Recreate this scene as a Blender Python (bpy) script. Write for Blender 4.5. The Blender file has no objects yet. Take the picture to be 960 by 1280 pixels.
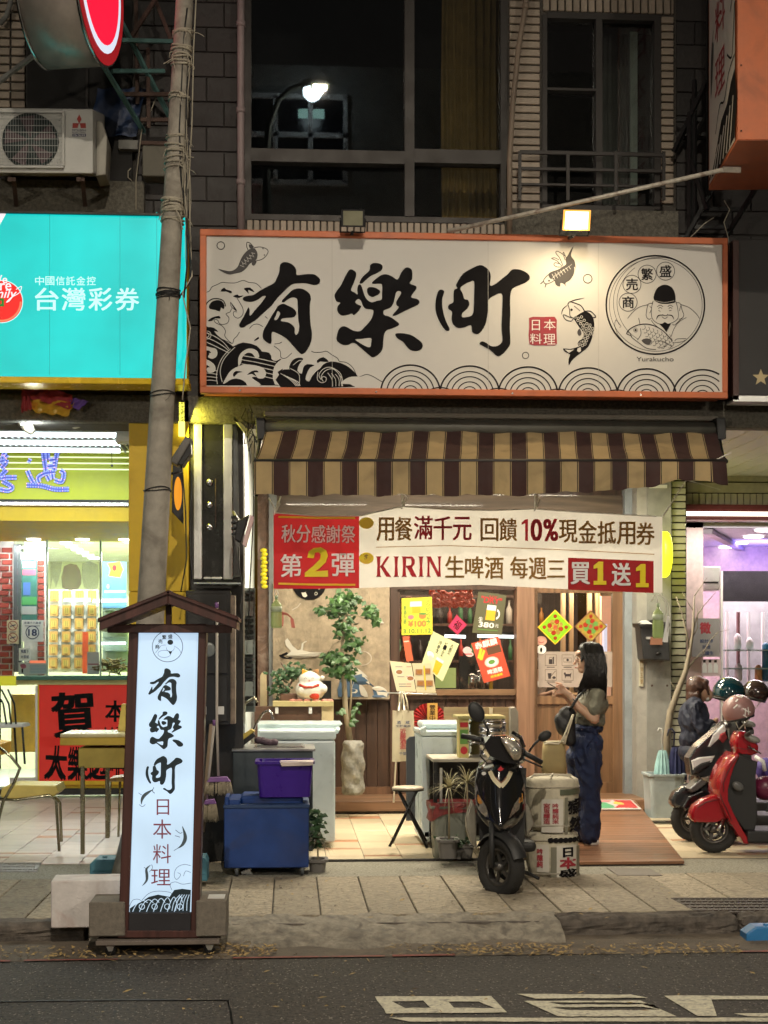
import bpy,bmesh,math,random
from mathutils import Vector,Matrix
from mathutils.geometry import tessellate_polygon
random.seed(7)
SC = bpy.context.scene
COL = SC.collection
rad = math.radians
# ------------------------------------------------------------------ camera
FPX,CX,HY = 1900.0,480.0,818.0        # focal length / principal point in photo pixels (960x1280)
YAW = rad(3.6)
CAMZ = 1.6
cam = bpy.data.cameras.new('camera');camo = bpy.data.objects.new('camera',cam);COL.objects.link(camo)
cam.sensor_fit = 'VERTICAL';cam.sensor_height = 24;cam.sensor_width = 18;cam.lens = FPX/1280*24
cam.shift_y = (HY-640)/1280
cam.clip_start = .05;cam.clip_end = 500
camo.location = (0,0,CAMZ);camo.rotation_euler = (rad(90),0,-YAW)
SC.camera = camo
# ------------------------------------------------------------------ sky, sun, exposure
w = bpy.data.worlds.new('World');SC.world = w;w.use_nodes = True
nt = w.node_tree;bg = nt.nodes['Background']
sk = nt.nodes.new('ShaderNodeTexSky');sk.sky_type = 'NISHITA';sk.sun_disc = False
sk.sun_elevation = rad(1.0);sk.sun_rotation = rad(160)
nt.links.new(sk.outputs[0],bg.inputs[0]);bg.inputs[1].default_value = 0.03
sun = bpy.data.lights.new('sun','SUN');suno = bpy.data.objects.new('sun',sun);COL.objects.link(suno)
sun.energy = 0.02;sun.angle = rad(.5);sun.color = (1,.93,.85)
suno.rotation_euler = (rad(55),0,rad(-20));suno.location = (0,-5,20)
SC.view_settings.view_transform = 'Standard';SC.view_settings.look = 'None'
SC.view_settings.exposure = 0.0;SC.view_settings.gamma = 1
cy = SC.cycles
try:
    cy.use_denoising = True;cy.denoiser = 'OPENIMAGEDENOISE';cy.denoising_input_passes = 'RGB_ALBEDO_NORMAL';cy.denoising_prefilter = 'FAST'
except Exception: pass
cy.max_bounces = 6;cy.diffuse_bounces = 3;cy.glossy_bounces = 3;cy.transmission_bounces = 6
cy.transparent_max_bounces = 12;cy.sample_clamp_indirect = 4;cy.caustics_reflective = False;cy.caustics_refractive = False
# ------------------------------------------------------------------ picture <-> place
SN,CN = math.sin(YAW),math.cos(YAW)
def W(px,py,Y):
    """the place on the plane at depth Y that the photograph shows at pixel px, py"""
    u = (px-CX)/FPX;v = (HY-py)/FPX
    dx = SN+u*CN;dy = CN-u*SN
    return Vector((dx*Y/dy,Y,CAMZ+v*Y/dy))
def G(px,py,z=0.0):
    u = (px-CX)/FPX;v = (HY-py)/FPX
    t = (z-CAMZ)/v
    return Vector(((SN+u*CN)*t,(CN-u*SN)*t,z))
def X(px,Y): return W(px,HY,Y).x
def Z(py,Y,px=480): return W(px,py,Y).z
def pxm(Y): return FPX/Y
# ------------------------------------------------------------------ materials
MATS = {}
def S(c):
    """sRGB 0-255 to linear"""
    return tuple(((x/255/12.92) if x/255 <= .04045 else ((x/255+.055)/1.055)**2.4) for x in c)
def mat(name,rgb,rough=.6,metal=0,var=.18,vs=6.,bump=.15,bs=80.,coat=0,emit=None,es=0,rnd=0.,spec=.5,dirt=0.,alpha=1,trans=0,two=None):
    """procedural painted / plastic / stone / cloth surface: noise in colour, gloss and relief"""
    if name in MATS: return MATS[name]
    m = bpy.data.materials.new(name);MATS[name] = m;m.use_nodes = True
    n = m.node_tree.nodes;l = m.node_tree.links;b = n['Principled BSDF']
    tc = n.new('ShaderNodeTexCoord')
    no = n.new('ShaderNodeTexNoise');no.inputs['Scale'].default_value = vs;no.inputs['Detail'].default_value = 8;no.inputs['Roughness'].default_value = .65
    l.new(tc.outputs['Object'],no.inputs['Vector'])
    cr = n.new('ShaderNodeMapRange');cr.inputs[1].default_value = .3;cr.inputs[2].default_value = .7
    cr.inputs[3].default_value = 1-var;cr.inputs[4].default_value = 1+var*.6
    l.new(no.outputs[0],cr.inputs[0])
    src = cr.outputs[0]
    if rnd:
        oi = n.new('ShaderNodeObjectInfo');mr = n.new('ShaderNodeMapRange');mr.inputs[3].default_value = 1-rnd;mr.inputs[4].default_value = 1+rnd
        l.new(oi.outputs['Random'],mr.inputs[0]);mu = n.new('ShaderNodeMath');mu.operation = 'MULTIPLY'
        l.new(src,mu.inputs[0]);l.new(mr.outputs[0],mu.inputs[1]);src = mu.outputs[0]
    vm = n.new('ShaderNodeVectorMath');vm.operation = 'SCALE';vm.inputs[0].default_value = rgb[:3]
    l.new(src,vm.inputs['Scale'])
    out = vm.outputs[0]
    if dirt or two:
        n2 = n.new('ShaderNodeTexNoise');n2.inputs['Scale'].default_value = vs*.45+.7;n2.inputs['Detail'].default_value = 10;n2.inputs['Distortion'].default_value = 1.2
        l.new(tc.outputs['Object'],n2.inputs['Vector'])
        r2 = n.new('ShaderNodeMapRange');r2.inputs[1].default_value = .52;r2.inputs[2].default_value = .72;r2.inputs[4].default_value = dirt or 1
        l.new(n2.outputs[0],r2.inputs[0])
        mx = n.new('ShaderNodeMixRGB');l.new(r2.outputs[0],mx.inputs[0]);l.new(out,mx.inputs[1])
        mx.inputs[2].default_value = (*(two if two else tuple(x*.25+.01 for x in rgb[:3])),1)
        out = mx.outputs[0]
    l.new(out,b.inputs['Base Color'])
    rr = n.new('ShaderNodeMapRange');rr.inputs[1].default_value = .3;rr.inputs[2].default_value = .7
    rr.inputs[3].default_value = max(.02,rough*.8);rr.inputs[4].default_value = min(1,rough*1.2);l.new(no.outputs[0],rr.inputs[0]);l.new(rr.outputs[0],b.inputs['Roughness'])
    b.inputs['Metallic'].default_value = metal
    b.inputs['Specular IOR Level'].default_value = spec
    b.inputs['Coat Weight'].default_value = coat;b.inputs['Coat Roughness'].default_value = .06
    b.inputs['Alpha'].default_value = alpha;b.inputs['Transmission Weight'].default_value = trans
    if bump:
        nb = n.new('ShaderNodeTexNoise');nb.inputs['Scale'].default_value = bs;nb.inputs['Detail'].default_value = 6
        l.new(tc.outputs['Object'],nb.inputs['Vector'])
        bp = n.new('ShaderNodeBump');bp.inputs['Strength'].default_value = bump;bp.inputs['Distance'].default_value = .01
        l.new(nb.outputs[0],bp.inputs['Height']);l.new(bp.outputs[0],b.inputs['Normal'])
    if emit:
        b.inputs['Emission Color'].default_value = (*emit,1);b.inputs['Emission Strength'].default_value = es
    return m
def thin_cloth(m,k):
    """cloth thin enough for light to come through from behind"""
    n = m.node_tree.nodes;l = m.node_tree.links;b = n['Principled BSDF'];t = n.new('ShaderNodeBsdfTranslucent');x = n.new('ShaderNodeMixShader');x.inputs[0].default_value = k
    l.new(b.inputs['Base Color'].links[0].from_socket,t.inputs[0]);l.new(b.outputs[0],x.inputs[1]);l.new(t.outputs[0],x.inputs[2]);l.new(x.outputs[0],n['Material Output'].inputs[0]);return m
def wood(name,rgb,rough=.45,axis='Z',scale=1.,dark=.45,coat=.1,rnd=.1,bump=.2):
    if name in MATS: return MATS[name]
    m = bpy.data.materials.new(name);MATS[name] = m;m.use_nodes = True
    n = m.node_tree.nodes;l = m.node_tree.links;b = n['Principled BSDF']
    tc = n.new('ShaderNodeTexCoord');mp = n.new('ShaderNodeMapping')
    sc = {'X': (1.2,22,22),'Z': (22,22,1.2),'Y': (22,1.2,22)}[axis]
    mp.inputs['Scale'].default_value = tuple(x*scale for x in sc)
    l.new(tc.outputs['Object'],mp.inputs['Vector'])
    no = n.new('ShaderNodeTexNoise');no.inputs['Scale'].default_value = 1;no.inputs['Detail'].default_value = 7;no.inputs['Distortion'].default_value = .8
    l.new(mp.outputs[0],no.inputs['Vector'])
    cr = n.new('ShaderNodeValToRGB');e = cr.color_ramp.elements
    e[0].position = .32;e[0].color = (*[x*dark for x in rgb],1);e[1].position = .68;e[1].color = (*rgb,1)
    l.new(no.outputs[0],cr.inputs[0])
    oi = n.new('ShaderNodeObjectInfo');mr = n.new('ShaderNodeMapRange');mr.inputs[3].default_value = 1-rnd;mr.inputs[4].default_value = 1+rnd
    l.new(oi.outputs['Random'],mr.inputs[0]);vm = n.new('ShaderNodeVectorMath');vm.operation = 'SCALE'
    l.new(cr.outputs[0],vm.inputs[0]);l.new(mr.outputs[0],vm.inputs['Scale']);l.new(vm.outputs[0],b.inputs['Base Color'])
    b.inputs['Roughness'].default_value = rough;b.inputs['Coat Weight'].default_value = coat
    bp = n.new('ShaderNodeBump');bp.inputs['Strength'].default_value = bump;bp.inputs['Distance'].default_value = .004
    l.new(no.outputs[0],bp.inputs['Height']);l.new(bp.outputs[0],b.inputs['Normal'])
    return m
def glow(name,rgb,strength):
    if name in MATS: return MATS[name]
    m = bpy.data.materials.new(name);MATS[name] = m;m.use_nodes = True
    b = m.node_tree.nodes['Principled BSDF'];b.inputs['Base Color'].default_value = (*[min(.3,x*.35) for x in rgb],1)
    b.inputs['Emission Color'].default_value = (*rgb,1);b.inputs['Emission Strength'].default_value = strength
    b.inputs['Roughness'].default_value = .4
    return m
def lightbox(name,rgb,strength,period=.35,amt=.12,axis='Z'):
    """translucent sheet lit by tubes inside: brighter where a tube runs behind it"""
    if name in MATS: return MATS[name]
    m = glow(name,rgb,strength);n = m.node_tree.nodes;l = m.node_tree.links;b = n['Principled BSDF']
    tc = n.new('ShaderNodeTexCoord');sp = n.new('ShaderNodeSeparateXYZ');l.new(tc.outputs['Object'],sp.inputs[0])
    mu = n.new('ShaderNodeMath');mu.operation = 'MULTIPLY';mu.inputs[1].default_value = 2*math.pi/period;l.new(sp.outputs[axis],mu.inputs[0])
    si = n.new('ShaderNodeMath');si.operation = 'SINE';l.new(mu.outputs[0],si.inputs[0])
    no = n.new('ShaderNodeTexNoise');no.inputs['Scale'].default_value = 2.5;l.new(tc.outputs['Object'],no.inputs['Vector'])
    ad = n.new('ShaderNodeMath');ad.operation = 'MULTIPLY_ADD';ad.inputs[1].default_value = amt;ad.inputs[2].default_value = .75;l.new(si.outputs[0],ad.inputs[0])
    a2 = n.new('ShaderNodeMath');a2.operation = 'MULTIPLY_ADD';a2.inputs[1].default_value = .5;l.new(no.outputs[0],a2.inputs[0]);l.new(ad.outputs[0],a2.inputs[2])
    a3 = n.new('ShaderNodeMath');a3.operation = 'MULTIPLY';a3.inputs[1].default_value = strength;l.new(a2.outputs[0],a3.inputs[0]);l.new(a3.outputs[0],b.inputs['Emission Strength'])
    return m
def glass(name,tint=(1,1,1),refl=.9,ior=1.45,rough=0.01):
    if name in MATS: return MATS[name]
    m = bpy.data.materials.new(name);MATS[name] = m;m.use_nodes = True
    n = m.node_tree.nodes;l = m.node_tree.links;n.remove(n['Principled BSDF']);o = n['Material Output']
    fr = n.new('ShaderNodeFresnel');fr.inputs[0].default_value = ior
    t = n.new('ShaderNodeBsdfTransparent');t.inputs[0].default_value = (*tint,1)
    g = n.new('ShaderNodeBsdfGlossy');g.inputs['Roughness'].default_value = rough;g.inputs['Color'].default_value = (refl,refl,refl,1)
    mx = n.new('ShaderNodeMixShader');l.new(fr.outputs[0],mx.inputs[0]);l.new(t.outputs[0],mx.inputs[1]);l.new(g.outputs[0],mx.inputs[2]);l.new(mx.outputs[0],o.inputs[0])
    return m
# ------------------------------------------------------------------ objects
def tag(o,label=None,cat=None,group=None,kind=None):
    if label: o['label'] = label
    if cat: o['category'] = cat
    if group: o['group'] = group
    if kind: o['kind'] = kind
    return o
def thing(name,label,cat,loc=(0,0,0),rz=0,group=None,rot=None):
    o = bpy.data.objects.new(name,None);COL.objects.link(o);o.location = loc;o.rotation_euler = rot or (0,0,rz);o.empty_display_size = .1
    return tag(o,label,cat,group)
def wloc(o):
    v = Vector((0,0,0))
    while o is not None: v += o.location;o = o.parent
    return v
def link(name,me,m=None,parent=None):
    o = bpy.data.objects.new(name,me);COL.objects.link(o)
    if m and not me.materials: me.materials.append(m)
    if parent: o.parent = parent
    return o
def copy_tree(o,parent=None):
    c = o.copy();COL.objects.link(c)
    if parent: c.parent = parent
    for ch in list(o.children): copy_tree(ch,c)
    return c
class MB:
    """collects shapes and links them as ONE mesh object"""
    def __init__(s): s.bm = bmesh.new()
    def box(s,x0,x1,y0,y1,z0,z1,bev=0,seg=1,M=None):
        vs = [s.bm.verts.new((x,y,z)) for x in (x0,x1) for y in (y0,y1) for z in (z0,z1)]
        fs = [s.bm.faces.new([vs[i] for i in q]) for q in ((0,1,3,2),(4,6,7,5),(0,4,5,1),(2,3,7,6),(0,2,6,4),(1,5,7,3))]
        if M: bmesh.ops.transform(s.bm,matrix=M,verts=vs)
        if bev: bmesh.ops.bevel(s.bm,geom=list({e for f in fs for e in f.edges}),offset=bev,segments=seg,affect='EDGES',profile=.5)
        return s
    def pbox(s,px0,py0,px1,py1,Y0,Y1,bev=0,seg=1):
        a = W(px0,py1,Y0);b = W(px1,py0,Y0)
        return s.box(a.x,b.x,Y0,Y1,W((px0+px1)/2,py1,Y0).z,W((px0+px1)/2,py0,Y0).z,bev,seg)
    def loft(s,rings,cap=True,closed=True,smooth=True):
        R = [[s.bm.verts.new(p) for p in r] for r in rings]
        for a,b in zip(R,R[1:]):
            k = len(a)
            for i in range(k if closed else k-1):
                f = s.bm.faces.new((a[i],a[(i+1) % k],b[(i+1) % k],b[i]));f.smooth = smooth
        if cap and closed:
            for r in (R[0],R[-1]):
                try: s.bm.faces.new(r)
                except Exception: pass
        return s
    def tube(s,pts,r,n=8,cap=True):
        pts = [Vector(p) for p in pts];rr = r if isinstance(r,(list,tuple)) else [r]*len(pts)
        rings = [];up = None
        for i,p in enumerate(pts):
            t = (pts[min(i+1,len(pts)-1)]-pts[max(i-1,0)]).normalized()
            if up is None: up = t.orthogonal().normalized()
            up = (up-t*up.dot(t))
            up = up.normalized() if up.length > 1e-5 else t.orthogonal().normalized()
            b = t.cross(up)
            rings.append([p+(up*math.cos(a)+b*math.sin(a))*rr[i] for a in [2*math.pi*k/n for k in range(n)]])
        return s.loft(rings,cap)
    def lathe(s,prof,c=(0,0,0),n=24,M=None,cap=True):
        """prof = [(r, z)...] round the z axis at c"""
        rings = [[Vector((r*math.cos(a),r*math.sin(a),z)) for a in [2*math.pi*k/n for k in range(n)]] for r,z in prof]
        if M: rings = [[M @ v for v in q] for q in rings]
        rings = [[v+Vector(c) for v in q] for q in rings]
        return s.loft(rings,cap)
    def ball(s,c,rx,ry=None,rz=None,n=16,k=10,M=None):
        ry = ry or rx;rz = rz or rx
        rings = []
        for j in range(k+1):
            a = -math.pi/2+math.pi*j/k;ca = max(.001,math.cos(a))
            rings.append([Vector((rx*ca*math.cos(t),ry*ca*math.sin(t),rz*math.sin(a))) for t in [2*math.pi*i/n for i in range(n)]])
        if M: rings = [[M @ v for v in q] for q in rings]
        return s.loft([[v+Vector(c) for v in q] for q in rings])
    def capsule(s,a,b,ra,rb,n=12):
        a = Vector(a);b = Vector(b);d = (b-a);L = d.length;d = d.normalized() if L > 1e-6 else Vector((0,0,1))
        u = d.orthogonal().normalized();w_ = d.cross(u);rings = []
        st = [(-math.cos(t)*ra,math.sin(t)*ra) for t in (.15,.6,1.1,1.57)]+[(L-math.cos(t)*rb,math.sin(t)*rb) for t in (1.57,2.05,2.5,3.0)]
        for z,r in st: rings.append([a+d*z+(u*math.cos(t)+w_*math.sin(t))*r for t in [2*math.pi*i/n for i in range(n)]])
        return s.loft(rings)
    def prism(s,pts,off,bev=0,seg=2,smooth=False):
        """polygon (3-D points in one plane) pushed along vector off"""
        off = Vector(off);pts = [Vector(p) for p in pts]
        a = [s.bm.verts.new(p) for p in pts];b = [s.bm.verts.new(p+off) for p in pts]
        tri = tessellate_polygon([pts]);fs = []
        if len(pts) <= 4: fs += [s.bm.faces.new(a),s.bm.faces.new(b)]
        elif bev: fs += [s.bm.faces.new(a),s.bm.faces.new(b)]
        else:
            for t in tri:
                try: fs += [s.bm.faces.new([a[i] for i in t]),s.bm.faces.new([b[i] for i in t])]
                except Exception: pass
        k = len(a);sd = []
        for i in range(k):
            f = s.bm.faces.new((a[i],a[(i+1) % k],b[(i+1) % k],b[i]));f.smooth = smooth;sd.append(f)
        if bev:
            es = list({e for f in fs for e in f.edges})
            bmesh.ops.bevel(s.bm,geom=es,offset=bev,segments=seg,affect='EDGES',profile=.5)
        return s
    def pprism(s,pix,Y0,Y1,bev=0,seg=2,smooth=False):
        pts = [W(x,y,Y0) for x,y in pix]
        return s.prism(pts,(0,Y1-Y0,0),bev,seg,smooth)
    def sheet(s,grid):
        """grid of 3-D points (rows)"""
        R = [[s.bm.verts.new(p) for p in r] for r in grid]
        for a,b in zip(R,R[1:]):
            for i in range(len(a)-1):
                f = s.bm.faces.new((a[i],a[i+1],b[i+1],b[i]));f.smooth = True
        return s
    def quad(s,a,b,c,d):
        s.bm.faces.new([s.bm.verts.new(p) for p in (a,b,c,d)]);return s
    def mesh(s,name,off=(0,0,0),flat=False):
        bmesh.ops.recalc_face_normals(s.bm,faces=s.bm.faces)
        if tuple(off) != (0,0,0): bmesh.ops.translate(s.bm,verts=s.bm.verts,vec=-Vector(off))
        me = bpy.data.meshes.new(name);s.bm.to_mesh(me);s.bm.free();return me
    def build(s,name,m,parent=None,local=False,mods=None):
        """world coordinates by default; parents are never rotated while their parts are built"""
        if parent is None:
            # origin at the base of the mesh
            vs = [v.co for v in s.bm.verts]
            c = Vector((sum(v.x for v in vs)/len(vs),sum(v.y for v in vs)/len(vs),min(v.z for v in vs)))
            o = link(name,s.mesh(name,c),m);o.location = c
        else:
            o = link(name,s.mesh(name,(0,0,0) if local else wloc(parent)),m,parent)
        return o
def bake(o,mods):
    """apply modifiers to a mesh object without operators"""
    for typ,kw in mods:
        md = o.modifiers.new(typ.lower(),typ)
        for k,v in kw.items(): setattr(md,k,v)
    dg = bpy.context.evaluated_depsgraph_get()
    me = bpy.data.meshes.new_from_object(o.evaluated_get(dg));mats = [m for m in o.data.materials]
    o.modifiers.clear();o.data = me
    if not me.materials:
        for m in mats: me.materials.append(m)
    for p in me.polygons: p.use_smooth = True
    return o
# ------------------------------------------------------------------ flat print: lettering and drawn marks, laid on a surface as thin inked shapes
_GL = {}
def glyphs(txt,bold=0.,font=None):
    key = (txt,bold)
    if key in _GL: return _GL[key]
    cu = bpy.data.curves.new('t','FONT');cu.body = txt;cu.size = 1;cu.resolution_u = 3;cu.offset = bold;cu.fill_mode = 'FRONT'
    o = bpy.data.objects.new('t',cu);COL.objects.link(o)
    me = bpy.data.meshes.new_from_object(o.evaluated_get(bpy.context.evaluated_depsgraph_get()))
    vs = [(v.co.x,v.co.y) for v in me.vertices];fs = [tuple(p.vertices) for p in me.polygons]
    bpy.data.objects.remove(o);bpy.data.curves.remove(cu);bpy.data.meshes.remove(me)
    _GL[key] = (vs,fs);return _GL[key]
def smooth_poly(pts,k=4,closed=True):
    out = [];n = len(pts)
    for i in range(n if closed else n-1):
        if closed: p0,p1,p2,p3 = pts[i-1],pts[i],pts[(i+1) % n],pts[(i+2) % n]
        else: p0,p1,p2,p3 = pts[max(i-1,0)],pts[i],pts[i+1],pts[min(i+2,n-1)]
        for j in range(k):
            t = j/k
            out.append(tuple(.5*((2*p1[a])+(-p0[a]+p2[a])*t+(2*p0[a]-5*p1[a]+4*p2[a]-p3[a])*t*t+(-p0[a]+3*p1[a]-3*p2[a]+p3[a])*t**3) for a in range(2)))
    if not closed: out.append(tuple(pts[-1]))
    return out
class Ink:
    """2-D shapes in a flat frame (u right, v down), placed by fn(u, v, lift) -> world point"""
    def __init__(s,fn,split=False): s.fn = fn;s.L = {};s.k = 0;s.split = split;s.t = 0
    def _add(s,ink,vs,fs):
        V,F = s.L.setdefault((ink,s.t),([],[]));s.k += 1;lift = s.k*0.000009
        b = len(V);V += [s.fn(u,v,lift) for u,v in vs];F += [tuple(b+i for i in f) for f in fs]
        return s
    def poly(s,ink,pts,holes=(),smooth=0):
        if smooth: pts = smooth_poly(pts,smooth);holes = [smooth_poly(h,smooth) for h in holes]
        L = [[Vector((x,y,0)) for x,y in q] for q in [pts,*holes]]
        flat = [(v.x,v.y) for q in L for v in q]
        return s._add(ink,flat,[tuple(t) for t in tessellate_polygon(L)])
    def rect(s,ink,x0,y0,x1,y1): return s._add(ink,[(x0,y0),(x1,y0),(x1,y1),(x0,y1)],[(0,1,2,3)])
    def line(s,ink,pts,w_,smooth=0,closed=False,taper=False):
        if smooth: pts = smooth_poly(pts,smooth,closed)
        if closed: pts = list(pts)+[pts[0]]
        n = len(pts);vs = []
        for i in range(n):
            a = pts[max(i-1,0)] if not (closed and i in (0,n-1)) else pts[-2];b = pts[min(i+1,n-1)] if not (closed and i in (0,n-1)) else pts[1]
            dx,dy = b[0]-a[0],b[1]-a[1];L = math.hypot(dx,dy) or 1
            h = w_/2*(1 if not taper else max(.15,math.sin(math.pi*(i+.4)/(n-.2))))
            vs += [(pts[i][0]-dy/L*h,pts[i][1]+dx/L*h),(pts[i][0]+dy/L*h,pts[i][1]-dx/L*h)]
        return s._add(ink,vs,[(2*i,2*i+1,2*i+3,2*i+2) for i in range(n-1)])
    def disc(s,ink,x,y,r,ry=None,n=28): ry = ry or r;return s._add(ink,[(x+r*math.cos(6.2832*i/n),y+ry*math.sin(6.2832*i/n)) for i in range(n)],[tuple(range(n))])
    def ring(s,ink,x,y,r,w_,ry=None,n=40,a0=0,a1=360):
        ry = ry or r;cl = a1-a0 >= 360;m_ = n if cl else n+1
        P = [(rad(a0)+rad(a1-a0)*i/n) for i in range(m_)]
        vs = []
        for a in P: vs += [(x+(r-w_/2)*math.cos(a),y+(ry-w_/2)*math.sin(a)),(x+(r+w_/2)*math.cos(a),y+(ry+w_/2)*math.sin(a))]
        k = len(P);return s._add(ink,vs,[(2*i,2*i+1,(2*i+3) % (2*k),(2*i+2) % (2*k)) for i in range(k if cl else k-1)])
    def text(s,ink,txt,x0,y0,x1,y1,bold=0.,rot=0,keep=False,skew=0):
        """fit the text into the rectangle"""
        vs,fs = glyphs(txt,0.)
        if not vs: return s
        if s.split: s.n_ = getattr(s,'n_',0)+1;s.t = s.n_
        ax = min(v[0] for v in vs);bx = max(v[0] for v in vs);ay = min(v[1] for v in vs);by = max(v[1] for v in vs)
        sx = (x1-x0)/((bx-ax) or 1);sy = (y1-y0)/((by-ay) or 1)
        if keep: sx = sy = min(sx,sy)
        cx,cy_ = (x0+x1)/2,(y0+y1)/2;c,d = math.cos(rad(rot)),math.sin(rad(rot));q = []
        for u,v in vs:
            a = (u-(ax+bx)/2)*sx;b = -(v-(ay+by)/2)*sy;a -= skew*b
            q.append((cx+a*c-b*d,cy_+a*d+b*c))
        if bold:
            k = bold*abs(sy)*.8
            for ox,oy in ((-k,-k*.6),(k,-k*.6),(k,k*.6),(-k,k*.6)): s._add(ink,[(a+ox,b+oy) for a,b in q],fs)
        else: s._add(ink,q,fs)
        s.t = 0;return s
    def col(s,ink,txt,x0,y0,x1,y1,bold=0.,gap=.12):
        """vertical column of characters"""
        n = len(txt);h = (y1-y0)/(n+(n-1)*gap)
        for i,ch in enumerate(txt):
            if ch == ' ': continue
            y = y0+i*h*(1+gap)
            if ch in '一二三': s.text(ink,ch,x0,y+h*.2,x1,y+h*(.35 if ch == '一' else .8),bold)
            else: s.text(ink,ch,x0,y,x1,y+h,bold)
        return s
    def build(s,name,parent):
        off = wloc(parent) if parent else Vector((0,0,0));out = []
        names = name if isinstance(name,dict) else {}
        for (ink,t_),(V,F) in s.L.items():
            nm = 'character' if t_ else names.get(ink,'lettering') if names else name
            me = bpy.data.meshes.new(nm);me.from_pydata([Vector(v)-off for v in V],[],F);me.update()
            out.append(link(nm,me,ink,parent))
        return out
def onY(Y,lift0=.002): return lambda u,v,l: W(u,v,Y)+Vector((0,-l-lift0,0))
def frame2(o,ux,vy,lift0=.0015):
    """local frame: origin o, u along ux, v along vy (per unit), lift along the normal that faces out"""
    o = Vector(o);ux = Vector(ux);vy = Vector(vy);n = vy.cross(ux).normalized()
    return lambda u,v,l: o+ux*u+vy*v+n*(l+lift0)
def lamp(name,typ,loc,energy,color=(1,1,1),size=.3,sizey=None,rot=(0,0,0),spot=None,blend=.5,target=None):
    L = bpy.data.lights.new(name,typ);o = bpy.data.objects.new(name,L);COL.objects.link(o)
    L.energy = energy;L.color = color;o.location = loc;o.rotation_euler = rot
    if typ == 'AREA':
        L.size = size
        if sizey: L.shape = 'RECTANGLE';L.size_y = sizey
    else: L.shadow_soft_size = size
    if typ == 'SPOT': L.spot_size = rad(spot or 90);L.spot_blend = blend
    if target is not None: o.rotation_euler = (Vector(target)-Vector(loc)).to_track_quat('-Z','Y').to_euler()
    return o
def bar(name,a,b,w_,h,m,parent=None,up=(0,0,1),mbo=None):
    """square section bar from a to b"""
    a = Vector(a);b = Vector(b);d = (b-a).normalized();u = Vector(up);u = (u-d*u.dot(d))
    u = u.normalized() if u.length > 1e-4 else d.orthogonal().normalized();v = d.cross(u)
    q = mbo or MB();q.loft([[p+u*h/2*i+v*w_/2*j for i,j in ((1,1),(1,-1),(-1,-1),(-1,1))] for p in (a,b)],smooth=False)
    return q if mbo else q.build(name,m,parent)
# ================================================================== palette
YK,YF,YD = 9.15,11.75,16.0
M_asphalt = mat('asphalt',(.078,.070,.062),.85,var=1.0,vs=38,bump=1,bs=70,dirt=.5,two=(.085,.075,.062))
M_gutter = mat('gutter_concrete',(.16,.13,.10),.9,var=.4,vs=5,bump=.8,bs=60,dirt=.6,two=(.06,.05,.04))
M_redpaint = mat('faded_red_paint',(.32,.10,.08),.8,var=.5,vs=20,bump=.3,dirt=.9,two=(.12,.09,.08))
M_roadpaint = mat('road_paint',(.66,.62,.47),.7,var=.35,vs=45,bump=.5,bs=90,dirt=.7,two=(.16,.14,.12))
M_slab = mat('paving_slab',(.33,.28,.205),.82,var=.55,vs=24,bump=.9,bs=45,rnd=.2,dirt=.8,two=(.15,.12,.09))
M_kerb = mat('kerb_stone',(.125,.105,.088),.9,var=.6,vs=14,bump=1,bs=40,dirt=.9,two=(.035,.032,.03))
M_oldcon = mat('broken_concrete',(.27,.24,.195),.9,var=.55,vs=16,bump=1,bs=30,dirt=.9,two=(.11,.095,.08))
M_aggr = mat('pebble_concrete',(.32,.30,.24),.85,var=.6,vs=60,bump=1,bs=120,dirt=.3)
M_joint = mat('joint_mortar',(.10,.09,.075),.95,var=.3)
M_tile = mat('cream_floor_tile',(.62,.52,.36),.38,var=.16,vs=9,bump=.12,rnd=.13,dirt=.25,two=(.45,.33,.2))
M_tilepink = mat('pinkish_floor_tile',(.60,.50,.44),.36,var=.16,vs=9,bump=.12,rnd=.13,dirt=.3,two=(.45,.3,.22))
M_tilerust = mat('rust_floor_tile',(.46,.22,.11),.42,var=.2,vs=12,bump=.15,rnd=.2)
M_beige = mat('beige_wall_tile',(.40,.33,.255),.5,var=.22,vs=12,bump=.3,rnd=.14,dirt=.3)
M_mort = mat('dark_mortar',(.06,.052,.045),.95)
M_darktile = mat('dark_stone_tile',(.034,.030,.029),.6,var=.4,vs=6,bump=.5,bs=30,rnd=.3)
M_stucco = mat('speckled_stucco',(.15,.14,.115),.95,var=.6,vs=40,bump=1,bs=90)
M_wall = mat('grimy_wall',(.09,.08,.07),.9,var=.4,vs=3,bump=.6)
M_alum = mat('brushed_aluminium',(.62,.62,.6),.38,.85,var=.1,bump=.1)
M_darkframe = mat('dark_bronze_frame',(.042,.037,.034),.5,.3,var=.15)
M_black = mat('black_metal',(.018,.018,.019),.45,.3,var=.3)
M_steel = mat('stainless_steel',(.6,.6,.6),.22,1,var=.08,bump=.05)
M_rust = mat('rusty_steel',(.13,.085,.07),.8,.3,var=.6,vs=12,bump=.8)
M_teal = mat('teal_painted_steel',(.12,.26,.25),.6,.2,var=.4,bump=.4)
M_white = mat('white_plastic',(.74,.74,.72),.4,var=.08)
M_orange = mat('orange_sign_metal',(.56,.15,.055),.5,.1,var=.16,vs=5,bump=.1,dirt=.3)
M_yellow = mat('yellow_wall_panel',(.66,.44,.012),.5,var=.12,vs=3,dirt=.25,two=(.42,.26,.02))
M_lime = mat('lime_yellow_panel',(.56,.60,.02),.45,var=.1,vs=3)
M_concrete = mat('grey_concrete',(.27,.27,.25),.85,var=.25,vs=5,bump=.35,dirt=.35)
M_rope = mat('grey_rope',(.42,.38,.30),.9,var=.3)
M_wire = mat('black_cable',(.015,.015,.015),.6)
M_ink = mat('black_ink',(.010,.009,.010),.85,var=.1,bump=0,spec=.15)
M_red = mat('red_print',(.46,.02,.025),.6,var=.1,bump=.05)
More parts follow.
